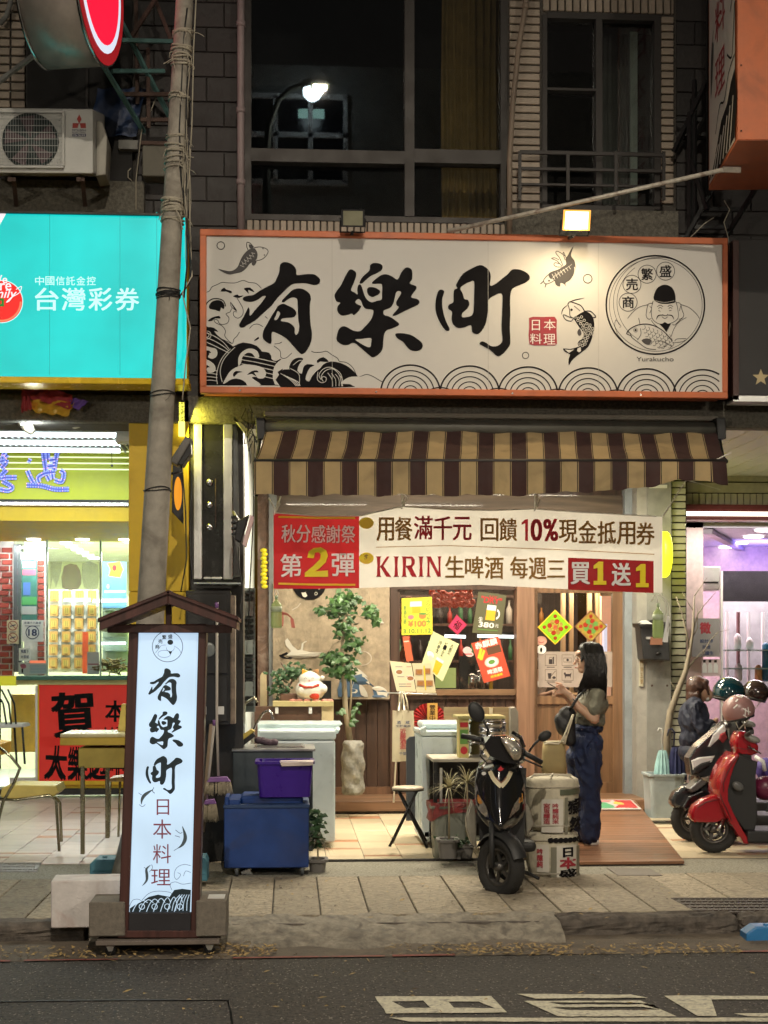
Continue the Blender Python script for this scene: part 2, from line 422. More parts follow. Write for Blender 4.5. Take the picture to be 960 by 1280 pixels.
M_whiteink = mat('white_print',(.82,.80,.76),.6,var=.05,bump=0)
M_yel = mat('yellow_print',(.85,.55,.03),.6,var=.06,bump=0)
M_goldink = mat('bronze_print',(.34,.21,.07),.6,var=.1,bump=0)
M_darkred = mat('crimson_print',(.36,.03,.045),.6,var=.1,bump=0)
G_dark = glass('dark_window_glass',(.78,.80,.80),1.0,1.5)
G_clear = glass('clear_shop_glass',(.97,.98,.97),.9,1.4)

# ================================================================== ground
rd = MB().sheet([[(x,y,-.12) for x in (-80,-20,-6,0,6,20,80)] for y in (-60,-12,0,5,8.62)]).build('road',M_asphalt);tag(rd,'dark asphalt road in front of the shops',kind='structure')
gu = MB()
gu.sheet([[(x,y,-.116-.004*random.random()+(.012 if y > 9.0 else 0)) for x in [-7+.25*i for i in range(60)]] for y in (8.62,8.75,8.9,9.05,9.2)])
gu = gu.build('gutter',M_gutter);tag(gu,'dirty concrete gutter strip along the kerb',kind='structure')
rl = MB()
x = -7
while x < 8:
    l_ = random.uniform(.3,1.1);h = random.uniform(.012,.03)
    if random.random() < .85: rl.quad((x,8.60,-.112),(x+l_,8.60+random.uniform(-.01,.01),-.112),(x+l_,8.60+h+.02,-.112),(x,8.6+h+.02,-.112))
    x += l_+random.uniform(0,.1)
tag(rl.build('kerb_line',M_redpaint),'faded red painted line on the asphalt beside the gutter',kind='structure')
sm = MB()
pts = [G(px,py,-.116) for px,py in ((-60,1253),(60,1251),(150,1250),(284,1250),(287,1262),(290,1290))]
sm.loft([[p+Vector((0,-.012,0)),p+Vector((0,.012,0)),p+Vector((0.01,0,.002))] for p in pts])
tag(sm.build('tar_seam',M_black),'black tar seam round a patch of asphalt at bottom left',kind='structure')
rm = MB()
def road_shape(pix,holes=()):
    f = lambda a: G(440+a[0]/1.846,1220+a[1]/1.846,-.1145)
    L = [[f(p) for p in q] for q in (pix,*holes)];flat = [v for q in L for v in q]
    vs = [rm.bm.verts.new(v) for v in flat]
    for t in tessellate_polygon(L): rm.bm.faces.new([vs[i] for i in t])
def rag(a,b,n=7,j=1.3): return [(a[0]+(b[0]-a[0])*i/n+random.uniform(-j,j),a[1]+(b[1]-a[1])*i/n+random.uniform(-j,j)*.5) for i in range(n)]
road_shape(rag((52,47),(322,46))+rag((322,46),(358,84))+rag((358,84),(80,86))+rag((80,86),(52,47),4),
           [rag((92,58),(165,57),4)+rag((165,57),(182,73),3)+rag((182,73),(103,74),4),rag((222,59),(292,59),4)+rag((292,59),(330,74),3)+rag((330,74),(205,73),4)])
road_shape(rag((85,96),(1300,96),30)+rag((1300,105),(90,105),30))
road_shape(rag((380,41),(670,43),10)+rag((685,50),(395,52),10))
road_shape(rag((396,57),(695,57),10)+rag((750,93),(445,93),10),[rag((452,61),(690,61),8)+rag((694,65),(456,66),8),rag((458,72),(702,71),8)+rag((710,78),(466,79),8)])
road_shape(rag((720,45),(1100,46),10)+rag((1100,54),(790,54),8)+[(842,92),(797,92)])
road_shape(rag((880,86),(1100,86),8)+rag((1100,93),(887,93),8))
tag(rm.build('road_marking',M_roadpaint),'worn cream painted characters on the asphalt at bottom right',kind='structure')
# --- kerb: stone pieces right of the ramp, broken concrete left of it
kb = MB().box(-8,9,YK+.06,YK+.3,-.6,-.03).build('kerb',M_kerb);tag(kb,'kerb along the road with worn stones',kind='structure')
def rough_block(x0,x1,y0,y1,z0,z1,j=.006,n=12,b=.02):
    q = MB();q.box(x0,x1,y0,y1,z0,z1,b,2)
    bmesh.ops.subdivide_edges(q.bm,edges=[e for e in q.bm.edges if e.calc_length() > .12],cuts=n,use_grid_fill=True)
    for v in q.bm.verts: v.co += Vector((random.gauss(0,j)*.5,random.gauss(0,j),random.gauss(0,j)))
    return q
xs = [X(695,YK),X(925,YK),X(1010,YK)+.0,4.6,5.7,6.8,7.9]
for a,b in zip(xs,xs[1:]):
    q = rough_block(a+.008,b-.008,YK,YK+.19,-.25,.004,.004,10,.035);link('kerb_stone',q.mesh('kerb_stone',wloc(kb)),M_kerb,kb)
xs = [-8,-6.6,-5.2,-3.9,-2.75]
for a,b in zip(xs,xs[1:]+[X(108,YK)]):
    q = rough_block(a+.008,b-.008,YK,YK+.19,-.25,.004,.006,10,.04);link('kerb_stone',q.mesh('kerb_stone',wloc(kb)),M_kerb,kb)
# sloping broken concrete
n = 90;g = []
x0,x1 = X(112,9.15),X(700,YK)
for j in range(12):
    t = j/11;row = []
    for i in range(n):
        u = i/(n-1);x = x0+(x1-x0)*u
        yf = 8.93+.06*math.sin(u*9)+.04*math.sin(u*31);y = 9.36*(1-t)+yf*t
        z = -.002-.115*(t**1.3)+.010*math.sin(x*17+y*9)*math.sin(y*23+x*5)+random.gauss(0,.0035)
        if u < .22 and t > .3: z -= .05*min(1,(t-.3)*3)*min(1,(.22-u)*14)   # hollow under the lit sign
        if u > .93: z += (u-.93)/.07*.05*t*(1-t)*2
        row.append((x,y,max(z,-.135) if t < 1 else -.125))
    g.append(row)
br = MB().sheet(g).build('broken_kerb',M_oldcon);tag(br,'broken sloping concrete kerb between sign and kerb stone',kind='structure')
# --- pavement slabs
pv = MB().box(-8,9,YK+.19,10.97,-.5,-.02).build('pavement',M_joint);tag(pv,'pavement of long concrete slabs',kind='structure')
x = -4.6;i = 0
while x < 4.6:
    q = MB().box(x+.004,x+.296,YK+.20,10.965,-.03,random.uniform(-.003,.002),.005)
    link('paving_slab',q.mesh('paving_slab',wloc(pv)),M_slab,pv);x += .3
st = MB().box(-8,9,10.97,YF-.01,-.5,-.003).build('pebble_strip',M_aggr);tag(st,'exposed pebble concrete strip at the arcade edge',kind='structure')
ed = MB().box(X(340,YF),X(606,YF),YF-.01,YF+.03,-.02,.014,.003).build('threshold_edge',M_darkframe);tag(ed,'dark metal edge strip in front of the tiled arcade floor',kind='structure')
def tiles(name,label,x0,x1,y0,y1,M_a,w_=.285,d=.31,seed=1):
    R = random.Random(seed)
    fl = MB().box(x0,x1,y0,y1,-.5,-.006).build(name,M_joint);tag(fl,label,kind='structure')
    cache = {}
    x = x0;c = 0
    while x < x1-.02:
        ww = min(w_,x1-x);y = y0+R.choice((0,.1,.2))-.25
        while y < y1:
            dd = d;m = M_a
            r = R.random()
            if r < .17: dd,m = .075,M_tilerust
            elif r < .3: dd = .17
            a,b = max(y,y0),min(y+dd,y1)
            if b-a > .03:
                k = (round(ww,3),round(b-a,3),m.name)
                if k not in cache:
                    cache[k] = MB().box(-ww/2+.0022,ww/2-.0022,-(b-a)/2+.0022,(b-a)/2-.0022,-.012,0,.0015).mesh('floor_tile');cache[k].materials.append(m)
                o = bpy.data.objects.new('floor_tile',cache[k]);COL.objects.link(o);o.parent = fl
                o.location = Vector((x+ww/2,(a+b)/2,R.uniform(-.001,.001)))-wloc(fl)
            y += dd
        x += w_
    return fl
XL0,XL1 = X(-60,YF),X(262,YF)
XR0 = X(848,15.6)
tiles('lottery_arcade_floor','pale pink tiled arcade floor before the lottery shop',-4.3,XL1,YF+.0,17.3,M_tilepink,seed=3,d=.42,w_=.30)
tiles('restaurant_arcade_floor','cream and rust tiled arcade floor before the restaurant',XL1+.002,XR0,YF+.03,15.3,M_tile,seed=5,d=.42,w_=.30)
tiles('salon_arcade_floor','beige tiled arcade floor under the parked scooters',XR0+.002,5.2,YF+.0,16.3,mat('grey_floor_tile',(.46,.42,.33),.5,var=.2,vs=9,rnd=.12,dirt=.3),seed=8,d=.45,w_=.30)
# drain cover, manhole covers
def plate(name,label,pix,m,z=.004,t=.012,ribs=0,cat='drain cover'):
    P = [G(x,y,z) for x,y in pix]
    th = thing(name,label,cat,(P[0].x,P[0].y,0))
    q = MB();q.prism([p-Vector((0,0,t)) for p in P],(0,0,t),.002,1);q.build('lid',m,th)
    if ribs:
        q = MB()
        for i in range(ribs[0]):
            for j in range(ribs[1]):
                u = (i+.5+.25*(j % 2))/ribs[0];v = (j+.5)/ribs[1]
                if u > .97: continue
                a = P[0].lerp(P[1],u);b = P[3].lerp(P[2],u);c = a.lerp(b,v)
                q.box(c.x-.014,c.x+.014,c.y-.02,c.y+.02,z-.001,z+.007,.003)
        o = q.build('raised_studs',m,th);tag(o,kind='stuff')
    return th
M_iron = mat('cast_iron',(.075,.06,.052),.6,.5,var=.5,vs=10,bump=.6,dirt=.5)
plate('manhole_cover','studded cast iron cover in the pavement at right edge',[(838,1122),(1010,1122),(1065,1140),(872,1140)],M_iron,.004,ribs=(26,5))
plate('inspection_cover','flat grey steel cover in pebble strip before the wooden ramp',[(758,1084),(812,1085),(828,1094),(772,1094)],mat('grey_plate',(.16,.14,.12),.6,.3),.004)
lp = plate('lettered_cover','grey rectangular cover in pebble strip by the yellow chair',[(-30,1078),(52,1078),(46,1089),(-42,1089)],mat('light_iron',(.27,.26,.25),.6,.3,bump=.5),.004,ribs=(14,3))
# leaf litter in the gutter
lf = MB();R = random.Random(4)
def litter(px0,px1,py0,py1,n,dense=1,z=-.112):
    for i in range(n):
        p = G(R.uniform(px0,px1),R.uniform(py0,py1),z);a = R.uniform(0,6.28);L = R.uniform(.008,.03);w2 = R.uniform(.003,.008)
        d = Vector((math.cos(a),math.sin(a),R.uniform(-.3,.3)))*L;e = Vector((-math.sin(a),math.cos(a),R.uniform(-.3,.3)))*w2
        p.z += R.uniform(.002,.02)
        lf.quad(p-d,p-e*1.2+Vector((0,0,.003)),p+d,p+e)
litter(272,345,1172,1197,260);litter(0,110,1186,1200,90);litter(480,930,1181,1194,260);litter(540,700,1183,1196,150);litter(700,930,1184,1196,120);litter(120,950,1190,1275,60,z=-.116)
litter(100,280,1185,1200,160);litter(300,900,1100,1150,40,z=.004)
tag(lf.build('leaf_litter',mat('dry_leaves',(.42,.29,.12),.8,var=.5,vs=30,bump=0)),'dry leaves and litter scattered along the gutter',kind='stuff')

for nm,m,n,a_,b_ in (('asphalt_chips',mat('pale_aggregate',(.24,.21,.18),.8,var=.6,vs=60,bump=0),7000,(-3.6,6.4,-.1188),(3.9,8.6,0)),('tar_specks',mat('tar_specks',(.012,.011,.01),.7,bump=0),5000,(-3.6,6.4,-.1186),(3.9,8.6,0)),('grit',mat('grit',(.10,.08,.06),.9,bump=0),2500,(-3.6,9.4,.0032),(4.2,11.7,0))):
    q = MB()
    for i in range(n):
        x,y,s = R.uniform(a_[0],b_[0]),R.uniform(a_[1],b_[1]),R.uniform(.002,.0065)*(1 if R.random() < .95 else 1.8);t = R.uniform(0,3);c_,s_ = math.cos(t)*s,math.sin(t)*s;q.quad((x-c_,y-s_*1.6,a_[2]),(x+s_,y-c_*1.6,a_[2]),(x+c_,y+s_*1.6,a_[2]+.001),(x-s_,y+c_*1.6,a_[2]))
    tag(q.build(nm,m),{'asphalt_chips': 'pale stone chips showing in the asphalt','tar_specks': 'dark specks and pits in the asphalt','grit': 'dark grit and gum spots on the pavement'}[nm],kind='stuff')
# ================================================================== apartment building above the shops
bd = thing('apartment_building','dark tiled apartment building above the restaurant','building',(0,12,0))
WB = MB()
def wseg(px0,py0,px1,py1,Y0=11.82,Y1=12.15,q=WB): q.pbox(px0,py0,px1,py1,Y0,Y1)
for s_ in ((-260,-220,308,530),(308,272,632,530),(308,-220,632,-90),(632,-220,678,530),(678,258,825,530),(678,-220,825,20),(825,-220,1260,530)): wseg(*s_)
WB.build('wall',M_wall,bd)
MB().pbox(-260,497,1260,531,11.70,11.84,.01).build('stucco_beam',M_stucco,bd)
MB().pbox(632,262,848,300,11.74,11.84).build('stucco_panel',M_stucco,bd)
MB().pbox(-20,225,180,268,11.7,11.84).build('stucco_panel',M_stucco,bd)
# rooms behind the windows: dark box
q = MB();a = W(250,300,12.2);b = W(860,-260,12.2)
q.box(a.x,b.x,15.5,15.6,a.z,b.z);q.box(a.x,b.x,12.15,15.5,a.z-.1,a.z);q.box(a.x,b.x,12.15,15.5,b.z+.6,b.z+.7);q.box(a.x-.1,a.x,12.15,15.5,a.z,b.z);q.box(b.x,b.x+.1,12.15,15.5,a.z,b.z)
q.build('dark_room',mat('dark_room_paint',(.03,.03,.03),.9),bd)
# dark stone tiles of the two pilasters
def tilewall(name,m,px0,py0,px1,py1,Y,w_,h,t=.02,gap=.006,parent=None,stagger=.5,prot=.012):
    a = W(px0,py1,Y);b = W(px1,py0,Y);zc = W((px0+px1)/2,py1,Y).z;zt = W((px0+px1)/2,py0,Y).z
    W_ = b.x-a.x;rows = max(1,round((zt-zc)/h));hh = (zt-zc)/rows;cache = {}
    for r in range(rows):
        x = a.x-(w_*stagger if r % 2 else 0)
        while x < b.x-.01:
            u0,u1 = max(x,a.x),min(x+w_,b.x)
            if u1-u0 > .02:
                k = round(u1-u0,3)
                if k not in cache: cache[k] = MB().box(-k/2+gap/2,k/2-gap/2,0,t,-hh/2+gap/2,hh/2-gap/2,min(.004,gap)).mesh(name);cache[k].materials.append(m)
                o = bpy.data.objects.new(name,cache[k]);COL.objects.link(o);o.parent = parent
                o.location = Vector(((u0+u1)/2,Y-random.random()*prot*.3,zc+hh*(r+.5)))-wloc(parent)
            x += w_
tilewall('stone_tile',M_darktile,170,-60,300,500,11.80,.27,.19,parent=bd)
tilewall('stone_tile',M_darktile,845,-60,1010,500,11.80,.30,.19,parent=bd)
# beige glazed wall tiles
tilewall('wall_tile',M_beige,636,-40,676,262,11.795,.25,.062,t=.025,gap=.012,parent=bd,stagger=0)
tilewall('wall_tile',M_beige,826,20,843,255,11.795,.2,.062,t=.025,gap=.012,parent=bd,stagger=0)
tilewall('wall_tile',M_beige,678,-40,843,16,11.795,.06,.34,t=.025,gap=.012,parent=bd,stagger=0)
tilewall('wall_tile',M_beige,308,277,640,296,11.795,.052,.12,t=.025,gap=.010,parent=bd,stagger=0)
tilewall('wall_tile',M_beige,-20,-40,32,135,11.795,.2,.066,t=.03,gap=.014,parent=bd,stagger=0)
# big window
def frame_bar(px0,py0,px1,py1,Y0=11.80,Y1=11.90,m=None,name='frame_bar',par=None):
    return MB().pbox(px0,py0,px1,py1,Y0,Y1,.004).build(name,m or M_darkframe,par)
wn = bpy.data.objects.new('window',None)
def window(parent,bars,panes,Yp=11.87,gm=None):
    fr = MB()
    for b_ in bars: fr.pbox(*b_[:4],*(b_[4:] or (11.80,11.90)))
    fo = fr.build('window_frame',M_darkframe,parent)
    for p_ in panes:
        MB().pbox(*p_,Yp,Yp+.006).build('pane',gm or G_dark,fo)
    return fo
window(bd,[(306,-90,314,276),(626,-90,634,276),(314,270,626,277),(506,-90,518,270,11.79,11.91),(314,187,506,204,11.785,11.9),(518,187,626,204,11.785,11.9),(314,200,506,203,11.77,11.785)],
       [(314,-90,506,187),(518,-90,626,187),(314,204,506,270),(518,204,626,270)])
window(bd,[(678,18,684,262),(818,18,826,262),(684,16,818,24),(684,256,818,263),(745,24,753,256),(684,110,745,113)],[(684,24,745,256),(753,24,818,256)])
# curtains
def curtain(px0,px1,py0,py1,Y,m,folds,parent,amp=.03):
    g = [];n = folds*6
    for j in range(12):
        row = []
        for i in range(n+1):
            p = W(px0+(px1-px0)*i/n+math.sin(j*.7+i*.3)*.8,py0+(py1-py0)*j/11,Y)
            p.y += amp*math.sin(i/6*6.283+.3*math.sin(j*.5)) + .012*math.sin(i*2.1+j*.2);row.append(p)
        g.append(row)
    return MB().sheet(g).build('curtain',m,parent)
curtain(552,630,-110,310,12.3,mat('ochre_curtain',(.30,.20,.07),.9,var=.3),9,bd)
curtain(590,632,-110,310,12.4,mat('brown_curtain',(.16,.10,.06),.9,var=.3),5,bd)
curtain(753,790,24,258,12.3,mat('grey_curtain',(.20,.20,.18),.9,var=.3),6,bd,.02)
MB().pbox(788,30,797,256,12.1,12.13,.002).build('window_mullion',mat('pale_green_frame',(.42,.5,.42),.5),bd)
# lower sash and railing in front of the small window
rl_ = thing('window_railing','dark metal railing in front of the small upper window','railing',(X(735,11.6),11.6,Z(258,11.6)))
for a_ in ((650,189,832,194),(650,210,832,214),(650,230,832,233)): MB().pbox(*a_,11.60,11.62,.002).build('rail',M_darkframe,rl_)
for x_ in (650,710,770,830): MB().pbox(x_-2,189,x_+2,250,11.59,11.605).build('post',M_darkframe,rl_)
for x_ in (651,829): bar('bracket',W(x_,236,11.6),W(x_,236,11.8),.02,.02,M_darkframe,rl_)
# drain pipes
def pipe(name,label,pts,r,m,joints=()):
    t = thing(name,label,'pipe',tuple(pts[-1]))
    MB().tube(pts,r,10).build('pipe_run',m,t)
    for p,d in joints:
        q = MB();q.tube([p-d*.02,p+d*.02],r*1.25,10);q.build('joint_collar',m,t)
    return t
zv = Vector((0,0,1))
pipe('drain_pipe','pinkish grey vertical drain pipe left of the big window',[W(301,y,11.68) for y in (-60,60,180,292)],.028,mat('pink_grey_pvc',(.36,.29,.29),.5,dirt=.3),[(W(301,y,11.68),zv) for y in (30,138,228)])
pipe('drain_pipe','brown bent drain pipe between the two upper windows',[W(x,y,11.68) for x,y in ((660,-60),(657,8),(648,60),(641,130),(637,200),(637,296))],.022,mat('brown_pvc',(.26,.2,.15),.6,dirt=.4),[(W(657,8,11.68),zv)])
# arcade ceilings and the partition walls
XP = X(303,11.8)
ce = MB().box(-6,7.5,12.15,17.6,3.55,3.7).build('arcade_ceiling',mat('cream_ceiling_paint',(.52,.50,.42),.8,var=.15));tag(ce,'cream arcade ceiling over the pavement shops',kind='structure')
for i in range(26):
    x = X(858,13.5)+i*.2
    q = MB().box(x,x+.19,12.2,16.2,3.528,3.549,.004);link('ceiling_slat',q.mesh('ceiling_slat',wloc(ce)),mat('ivory_slat',(.56,.55,.42),.5,var=.1,rnd=.05),ce)
pw = MB().box(XP-.12,XP,12.4,16,0,3.55).build('partition_wall',mat('pale_wall_paint',(.52,.56,.55),.7,var=.12));tag(pw,'pale partition wall between restaurant and lottery shop','wall')
# building across the street, with street lamp: seen mirrored in the upper windows
ob = thing('opposite_building','grey building across the street mirrored in the upper window','building',(0,-8,0))
MB().box(-14,16,-9,-8.3,0,14).build('wall',mat('opposite_wall',(.30,.29,.27),.9,var=.3),ob)
q = MB();a = W(300,223,31.8);b = W(432,118,31.8)
fr = MB()
x0,x1,z0,z1 = a.x,b.x,a.z,b.z
for i in range(4): u = x0+(x1-x0)*i/3;fr.box(u-.05,u+.05,-8.32,-8.2,z0,z1)
for v in (z0,z0+(z1-z0)*.55,z1): fr.box(x0-.05,x1+.05,-8.32,-8.2,v-.05,v+.05)
wf = fr.build('window_frame',mat('white_window_frame',(.7,.7,.7),.5),ob)
MB().box(x0,x1,-8.31,-8.27,z0,z1).build('pane',mat('dark_pane',(.02,.02,.025),.1),wf)
MB().box(x0+(x1-x0)*.55,x0+(x1-x0)*.8,-8.26,-8.25,z1-.45,z1-.25).build('lit_notice',glow('lit_notice',(.5,.9,.8),2.5),ob)
lamp('added_frame_light','POINT',(x0+(x1-x0)*.68,-7.4,z1-.2),40,(.75,.95,1),.2)  # added lamp that brightens the opposite window frames for their mirror image
for a_,b_ in ((-.28,.5),(-.1,-.9)): MB().box(x0+a_-.05,x0+a_+.05,-8.25,-8.1,z0+b_,z0+b_+.75).build('red_reflection_box',glow('red_reflection_glow',(1,.05,.08),2.5),ob)  # added glowing boxes that imitate the red oval sign's reflection
sl = thing('street_lamp','curved street lamp across the road mirrored in the window','street lamp',(X(333,25.5),-2,-.12))
hx = X(393,25.5);sy = -2;sx = X(333,25.5);sz = Z(97,25.5,393)
MB().tube([(sx,sy,-.12),(sx,sy,sz-1.2),(sx+.03,sy,sz-.75),(sx+.2,sy,sz-.3),(sx+.42,sy,sz-.1),(hx-.1,sy,sz)],[.09,.07,.06,.05,.045,.04],12).build('pole',mat('dark_lamp_paint',(.02,.035,.035),.5),sl)
MB().ball((hx+.08,sy,sz+.02),.28,.12,.06).build('lamp_head',M_teal,sl)
MB().box(hx-.05,hx+.25,sy-.09,sy+.09,sz-.055,sz-.03,.01).build('lamp_lens',glow('street_lens',(.9,1,.5),5),sl)
lamp('street_light','AREA',(hx+.1,sy,sz-.07),260,(1,.88,.7),.22)
lamp('street_light_beam','SPOT',(hx+.1,sy,sz-.1),3900,(1,.88,.70),.07,spot=66,blend=.7,target=(.6,7.6,0))

for k,x_ in enumerate((-6.5,6.5)):  # two lamps added behind the camera to fill the shop fronts with light
    t = thing('fill_lamp_post','short pedestrian street lamp across the road, '+('left' if k == 0 else 'right')+' one','street lamp',(x_,-3,-.12))
    MB().tube([(x_,-3,-.12),(x_,-3,4.4)],.05,10).build('pole',M_teal,t);MB().lathe([(.02,0),(.16,.02),(.2,.3),(.05,.4)],(x_,-3,4.4),14).build('fill_globe',glow('fill_globe_glow',(1,.85,.65),6),t)
    lamp('front_fill_light','POINT',(x_,-3,4.35),1500,(1,.89,.73),.3)
# ================================================================== main shop sign
YS = 11.30
PX = {}  # brush characters traced as closed outlines
def Zm(ox,oy,sc,pts): return [(ox+x/sc,oy+y/sc) for x,y in pts]
s1 = 960/110
YOU = [Zm(295,320,s1,p) for p in (
 [(480,100),(510,72),(545,68),(600,85),(640,120),(658,160),(663,208),(760,200),(845,200),(890,225),(918,262),(905,300),(860,318),(820,312),(750,298),(690,298),(620,308),(570,340),(520,390),(450,460),(390,540),(330,595),(270,650),(200,710),(120,755),(85,780),(50,780),(35,755),(50,720),(85,660),(110,610),(135,562),(148,590),(152,655),(200,600),(270,520),(315,460),(325,438),(290,440),(240,475),(180,500),(110,497),(75,475),(85,450),(130,435),(190,425),(260,380),(340,335),(415,295),(445,240),(470,180)],
 [(500,490),(530,455),(570,415),(620,370),(680,355),(740,365),(790,400),(810,430),(818,475),(808,520),(806,640),(815,760),(828,840),(820,930),(780,1020),(735,1065),(700,1062),(640,1000),(570,920),(510,875),(440,840),(395,828),(388,870),(388,935),(370,958),(320,930),(292,890),(298,820),(340,740),(385,660),(430,590),(460,545),(515,522),(560,540),(620,570),(655,610),(650,650),(620,670),(560,676),(500,685),(495,712),(560,722),(610,750),(640,790),(640,840),(660,862),(680,830),(690,770),(680,700),(675,620),(672,520),(665,468),(625,452),(580,465),(545,490),(515,508)])]
YOUH = [Zm(295,320,s1,[(455,600),(482,625),(470,660),(440,700),(418,690),(435,650)])]
s2 = 8.0
RAKU = [Zm(415,320,s2,p) for p in (
 [(150,170),(185,135),(230,155),(242,190),(225,250),(205,300),(190,345),(225,365),(255,385),(252,340),(262,295),(285,288),(305,330),(325,395),(350,435),(395,465),(445,450),(495,435),(500,370),(500,290),(470,278),(415,280),(400,265),(450,220),(500,190),(545,185),(600,205),(655,235),(690,170),(730,122),(770,118),(800,150),(800,230),(778,275),(835,300),(842,330),(790,410),(850,430),(875,460),(855,490),(760,535),(690,570),(630,598),(605,590),(640,550),(668,512),(645,492),(646,450),(692,372),(668,350),(640,366),(628,420),(612,476),(585,515),(540,535),(515,548),(520,590),(570,605),(620,635),(672,685),(600,725),(545,745),(520,790),(512,860),(505,930),(470,980),(410,1015),(370,990),(300,930),(240,880),(200,870),(165,888),(110,890),(60,860),(45,820),(65,740),(105,705),(150,712),(210,745),(280,752),(330,705),(380,650),(405,600),(410,540),(340,530),(310,500),(290,450),(262,430),(230,462),(262,488),(290,502),(270,545),(220,592),(200,575),(150,590),(90,595),(52,545),(60,495),(85,470),(45,455),(25,400),(40,360),(90,290)],
 [(275,265),(310,205),(375,145),(380,95),(415,72),(470,75),(503,95),(500,135),(455,170),(390,200),(340,240),(300,275)],
 [(632,785),(665,772),(740,778),(800,795),(845,825),(890,860),(908,895),(890,935),(840,952),(785,942),(745,905),(710,860),(655,825)],
 [(350,335),(375,312),(430,318),(480,350),(470,380),(430,402),(400,412),(360,385)])]
RAKUH = [Zm(415,320,s2,[(232,835),(300,828),(388,820),(392,870),(380,912),(330,900),(270,865)])]
s3 = 960/130
CHO = [Zm(540,325,s3,p) for p in (
 [(60,285),(90,275),(112,290),(105,320),(95,360),(95,430),(110,510),(135,580),(162,635),(150,655),(120,645),(75,580),(40,500),(30,430),(38,350)],
 [(222,235),(245,185),(290,125),(360,82),(440,48),(490,65),(530,105),(542,160),(535,235),(580,225),(650,170),(700,130),(735,92),(790,86),(850,105),(895,140),(900,175),(870,205),(800,235),(745,262),(725,310),(720,380),(722,500),(718,620),(722,740),(715,790),(670,850),(625,885),(590,880),(540,835),(480,800),(438,775),(460,752),(500,765),(545,795),(600,795),(640,765),(650,730),(642,640),(645,520),(650,400),(645,312),(590,320),(520,370),(518,450),(505,540),(490,600),(450,665),(410,685),(370,660),(360,602),(300,622),(240,628),(195,595),(180,540),(185,480),(150,450),(155,415),(195,390),(198,330),(205,275),(235,262)])]
CHOH = [Zm(540,325,s3,[(260,262),(300,225),(350,202),(388,200),(388,320),(385,440),(375,500),(345,522),(280,530),(280,490),(320,455),(345,410),(330,370),(298,360),(280,305)])]
# local unit frames of the characters (for the upright sign)
def brush(ink,K,m,f=lambda p: p):
    """K: 0 you, 1 raku, 2 cho"""
    P,H = ((YOU,YOUH),(RAKU,RAKUH),(CHO,CHOH))[K]
    hostidx = {0: 1,1: 0,2: 1}[K];ink.t = 1000+K
    for i,p in enumerate(P):
        ink.poly(m,[f(q) for q in p],[[f(q) for q in h] for h in H] if i == hostidx else (),smooth=3)
    ink.t = 0
sg = thing('shop_sign','large white signboard with black brush lettering above the striped awning','signboard',tuple(W(580,495,YS+.1)))
a = W(250,490,YS);b = W(909,296,YS);zt0,zt1 = Z(287,YS,251),Z(298,YS,909);zb0,zb1 = Z(491,YS,248),Z(499,YS,908)
zt = (zt0+zt1)/2;zb = (zb0+zb1)/2;xa,xb = a.x,b.x
def ZS(py,px=580): return W(px,py,YS).z
q = MB().box(xa+.02,xb-.02,YS+.02,YS+.24,zb+.02,zt-.02);q.build('sign_case',M_orange,sg)
ft = .048
for bx in ((xa,xb,zt-ft,zt),(xa,xb,zb,zb+ft),(xa,xa+ft,zb+ft,zt-ft),(xb-ft*.8,xb,zb+ft,zt-ft)): MB().box(bx[0],bx[1],YS-.02,YS+.05,bx[2],bx[3],.004).build('frame_rail',M_orange,sg)
MB().box(xa+ft,xb-ft*.8,YS,YS+.02,zb+ft,zt-ft).build('sign_face',mat('sign_canvas',(.66,.635,.59),.6,var=.05,vs=2,bump=.06,bs=300,dirt=.12,two=(.55,.52,.46)),sg)
ik = Ink(onY(YS,.001),True);K = M_ink;CV = MATS['sign_canvas']
# the sign hangs square while picture rows tilt slightly with distance: W() takes care of that
# --- waves bottom left
zm = lambda pts: Zm(245,340,8.0,pts)
ik.poly(K,zm([(80,530),(140,560),(200,620),(260,670),(340,720),(370,745),(420,720),(470,705),(540,715),(610,740),(660,790),(720,790),(760,850),(810,880),(850,870),(900,950),(958,1000),(958,1135),(75,1135)]))
lt = CV
ik.poly(lt,zm([(85,740),(150,755),(200,770),(215,810),(200,850),(160,868),(120,850),(135,815),(100,790)]),smooth=3)
ik.poly(lt,zm([(85,870),(140,890),(185,930),(195,980),(160,1008),(115,1000),(110,960),(140,950),(85,920)]),smooth=3)
ik.poly(K,zm([(215,1120),(205,1040),(230,930),(280,840),(340,775),(420,725),(520,712),(600,740),(650,800),(682,860),(660,905),(620,918),(590,895),(600,855),(640,845),(610,790),(540,760),(470,775),(400,850),(385,940),(300,1020),(270,1100)]),smooth=3)
ik.line(lt,zm([(215,1120),(205,1040),(228,930),(275,840),(345,768)]),.9,4)
ik.line(lt,zm([(262,1100),(242,1000),(265,900),(320,820),(390,752)]),.9,4)
ik.poly(lt,zm([(425,940),(422,870),(450,810),(510,770),(570,768),(615,795),(632,850),(600,862),(560,815),(510,810),(465,850),(450,910)]),smooth=3)
for k_ in range(5): ik.line(lt,zm([(455,835+k_*42),(600,860+k_*42),(800,905+k_*42)]),.9,3)
for k_ in range(4): ik.line(lt,zm([(80,1010+k_*38-40),(150,1020+k_*34-40),(215,1030+k_*34-40)]),.8,3)
for k_ in range(3): ik.line(lt,zm([(80,600+k_*45),(180,640+k_*48),(270,700+k_*40),(330,770+k_*20)]),.9,3)
ik.ring(lt,*zm([(110,630)])[0],5,.8);ik.ring(lt,*zm([(110,630)])[0],2.6,.7)
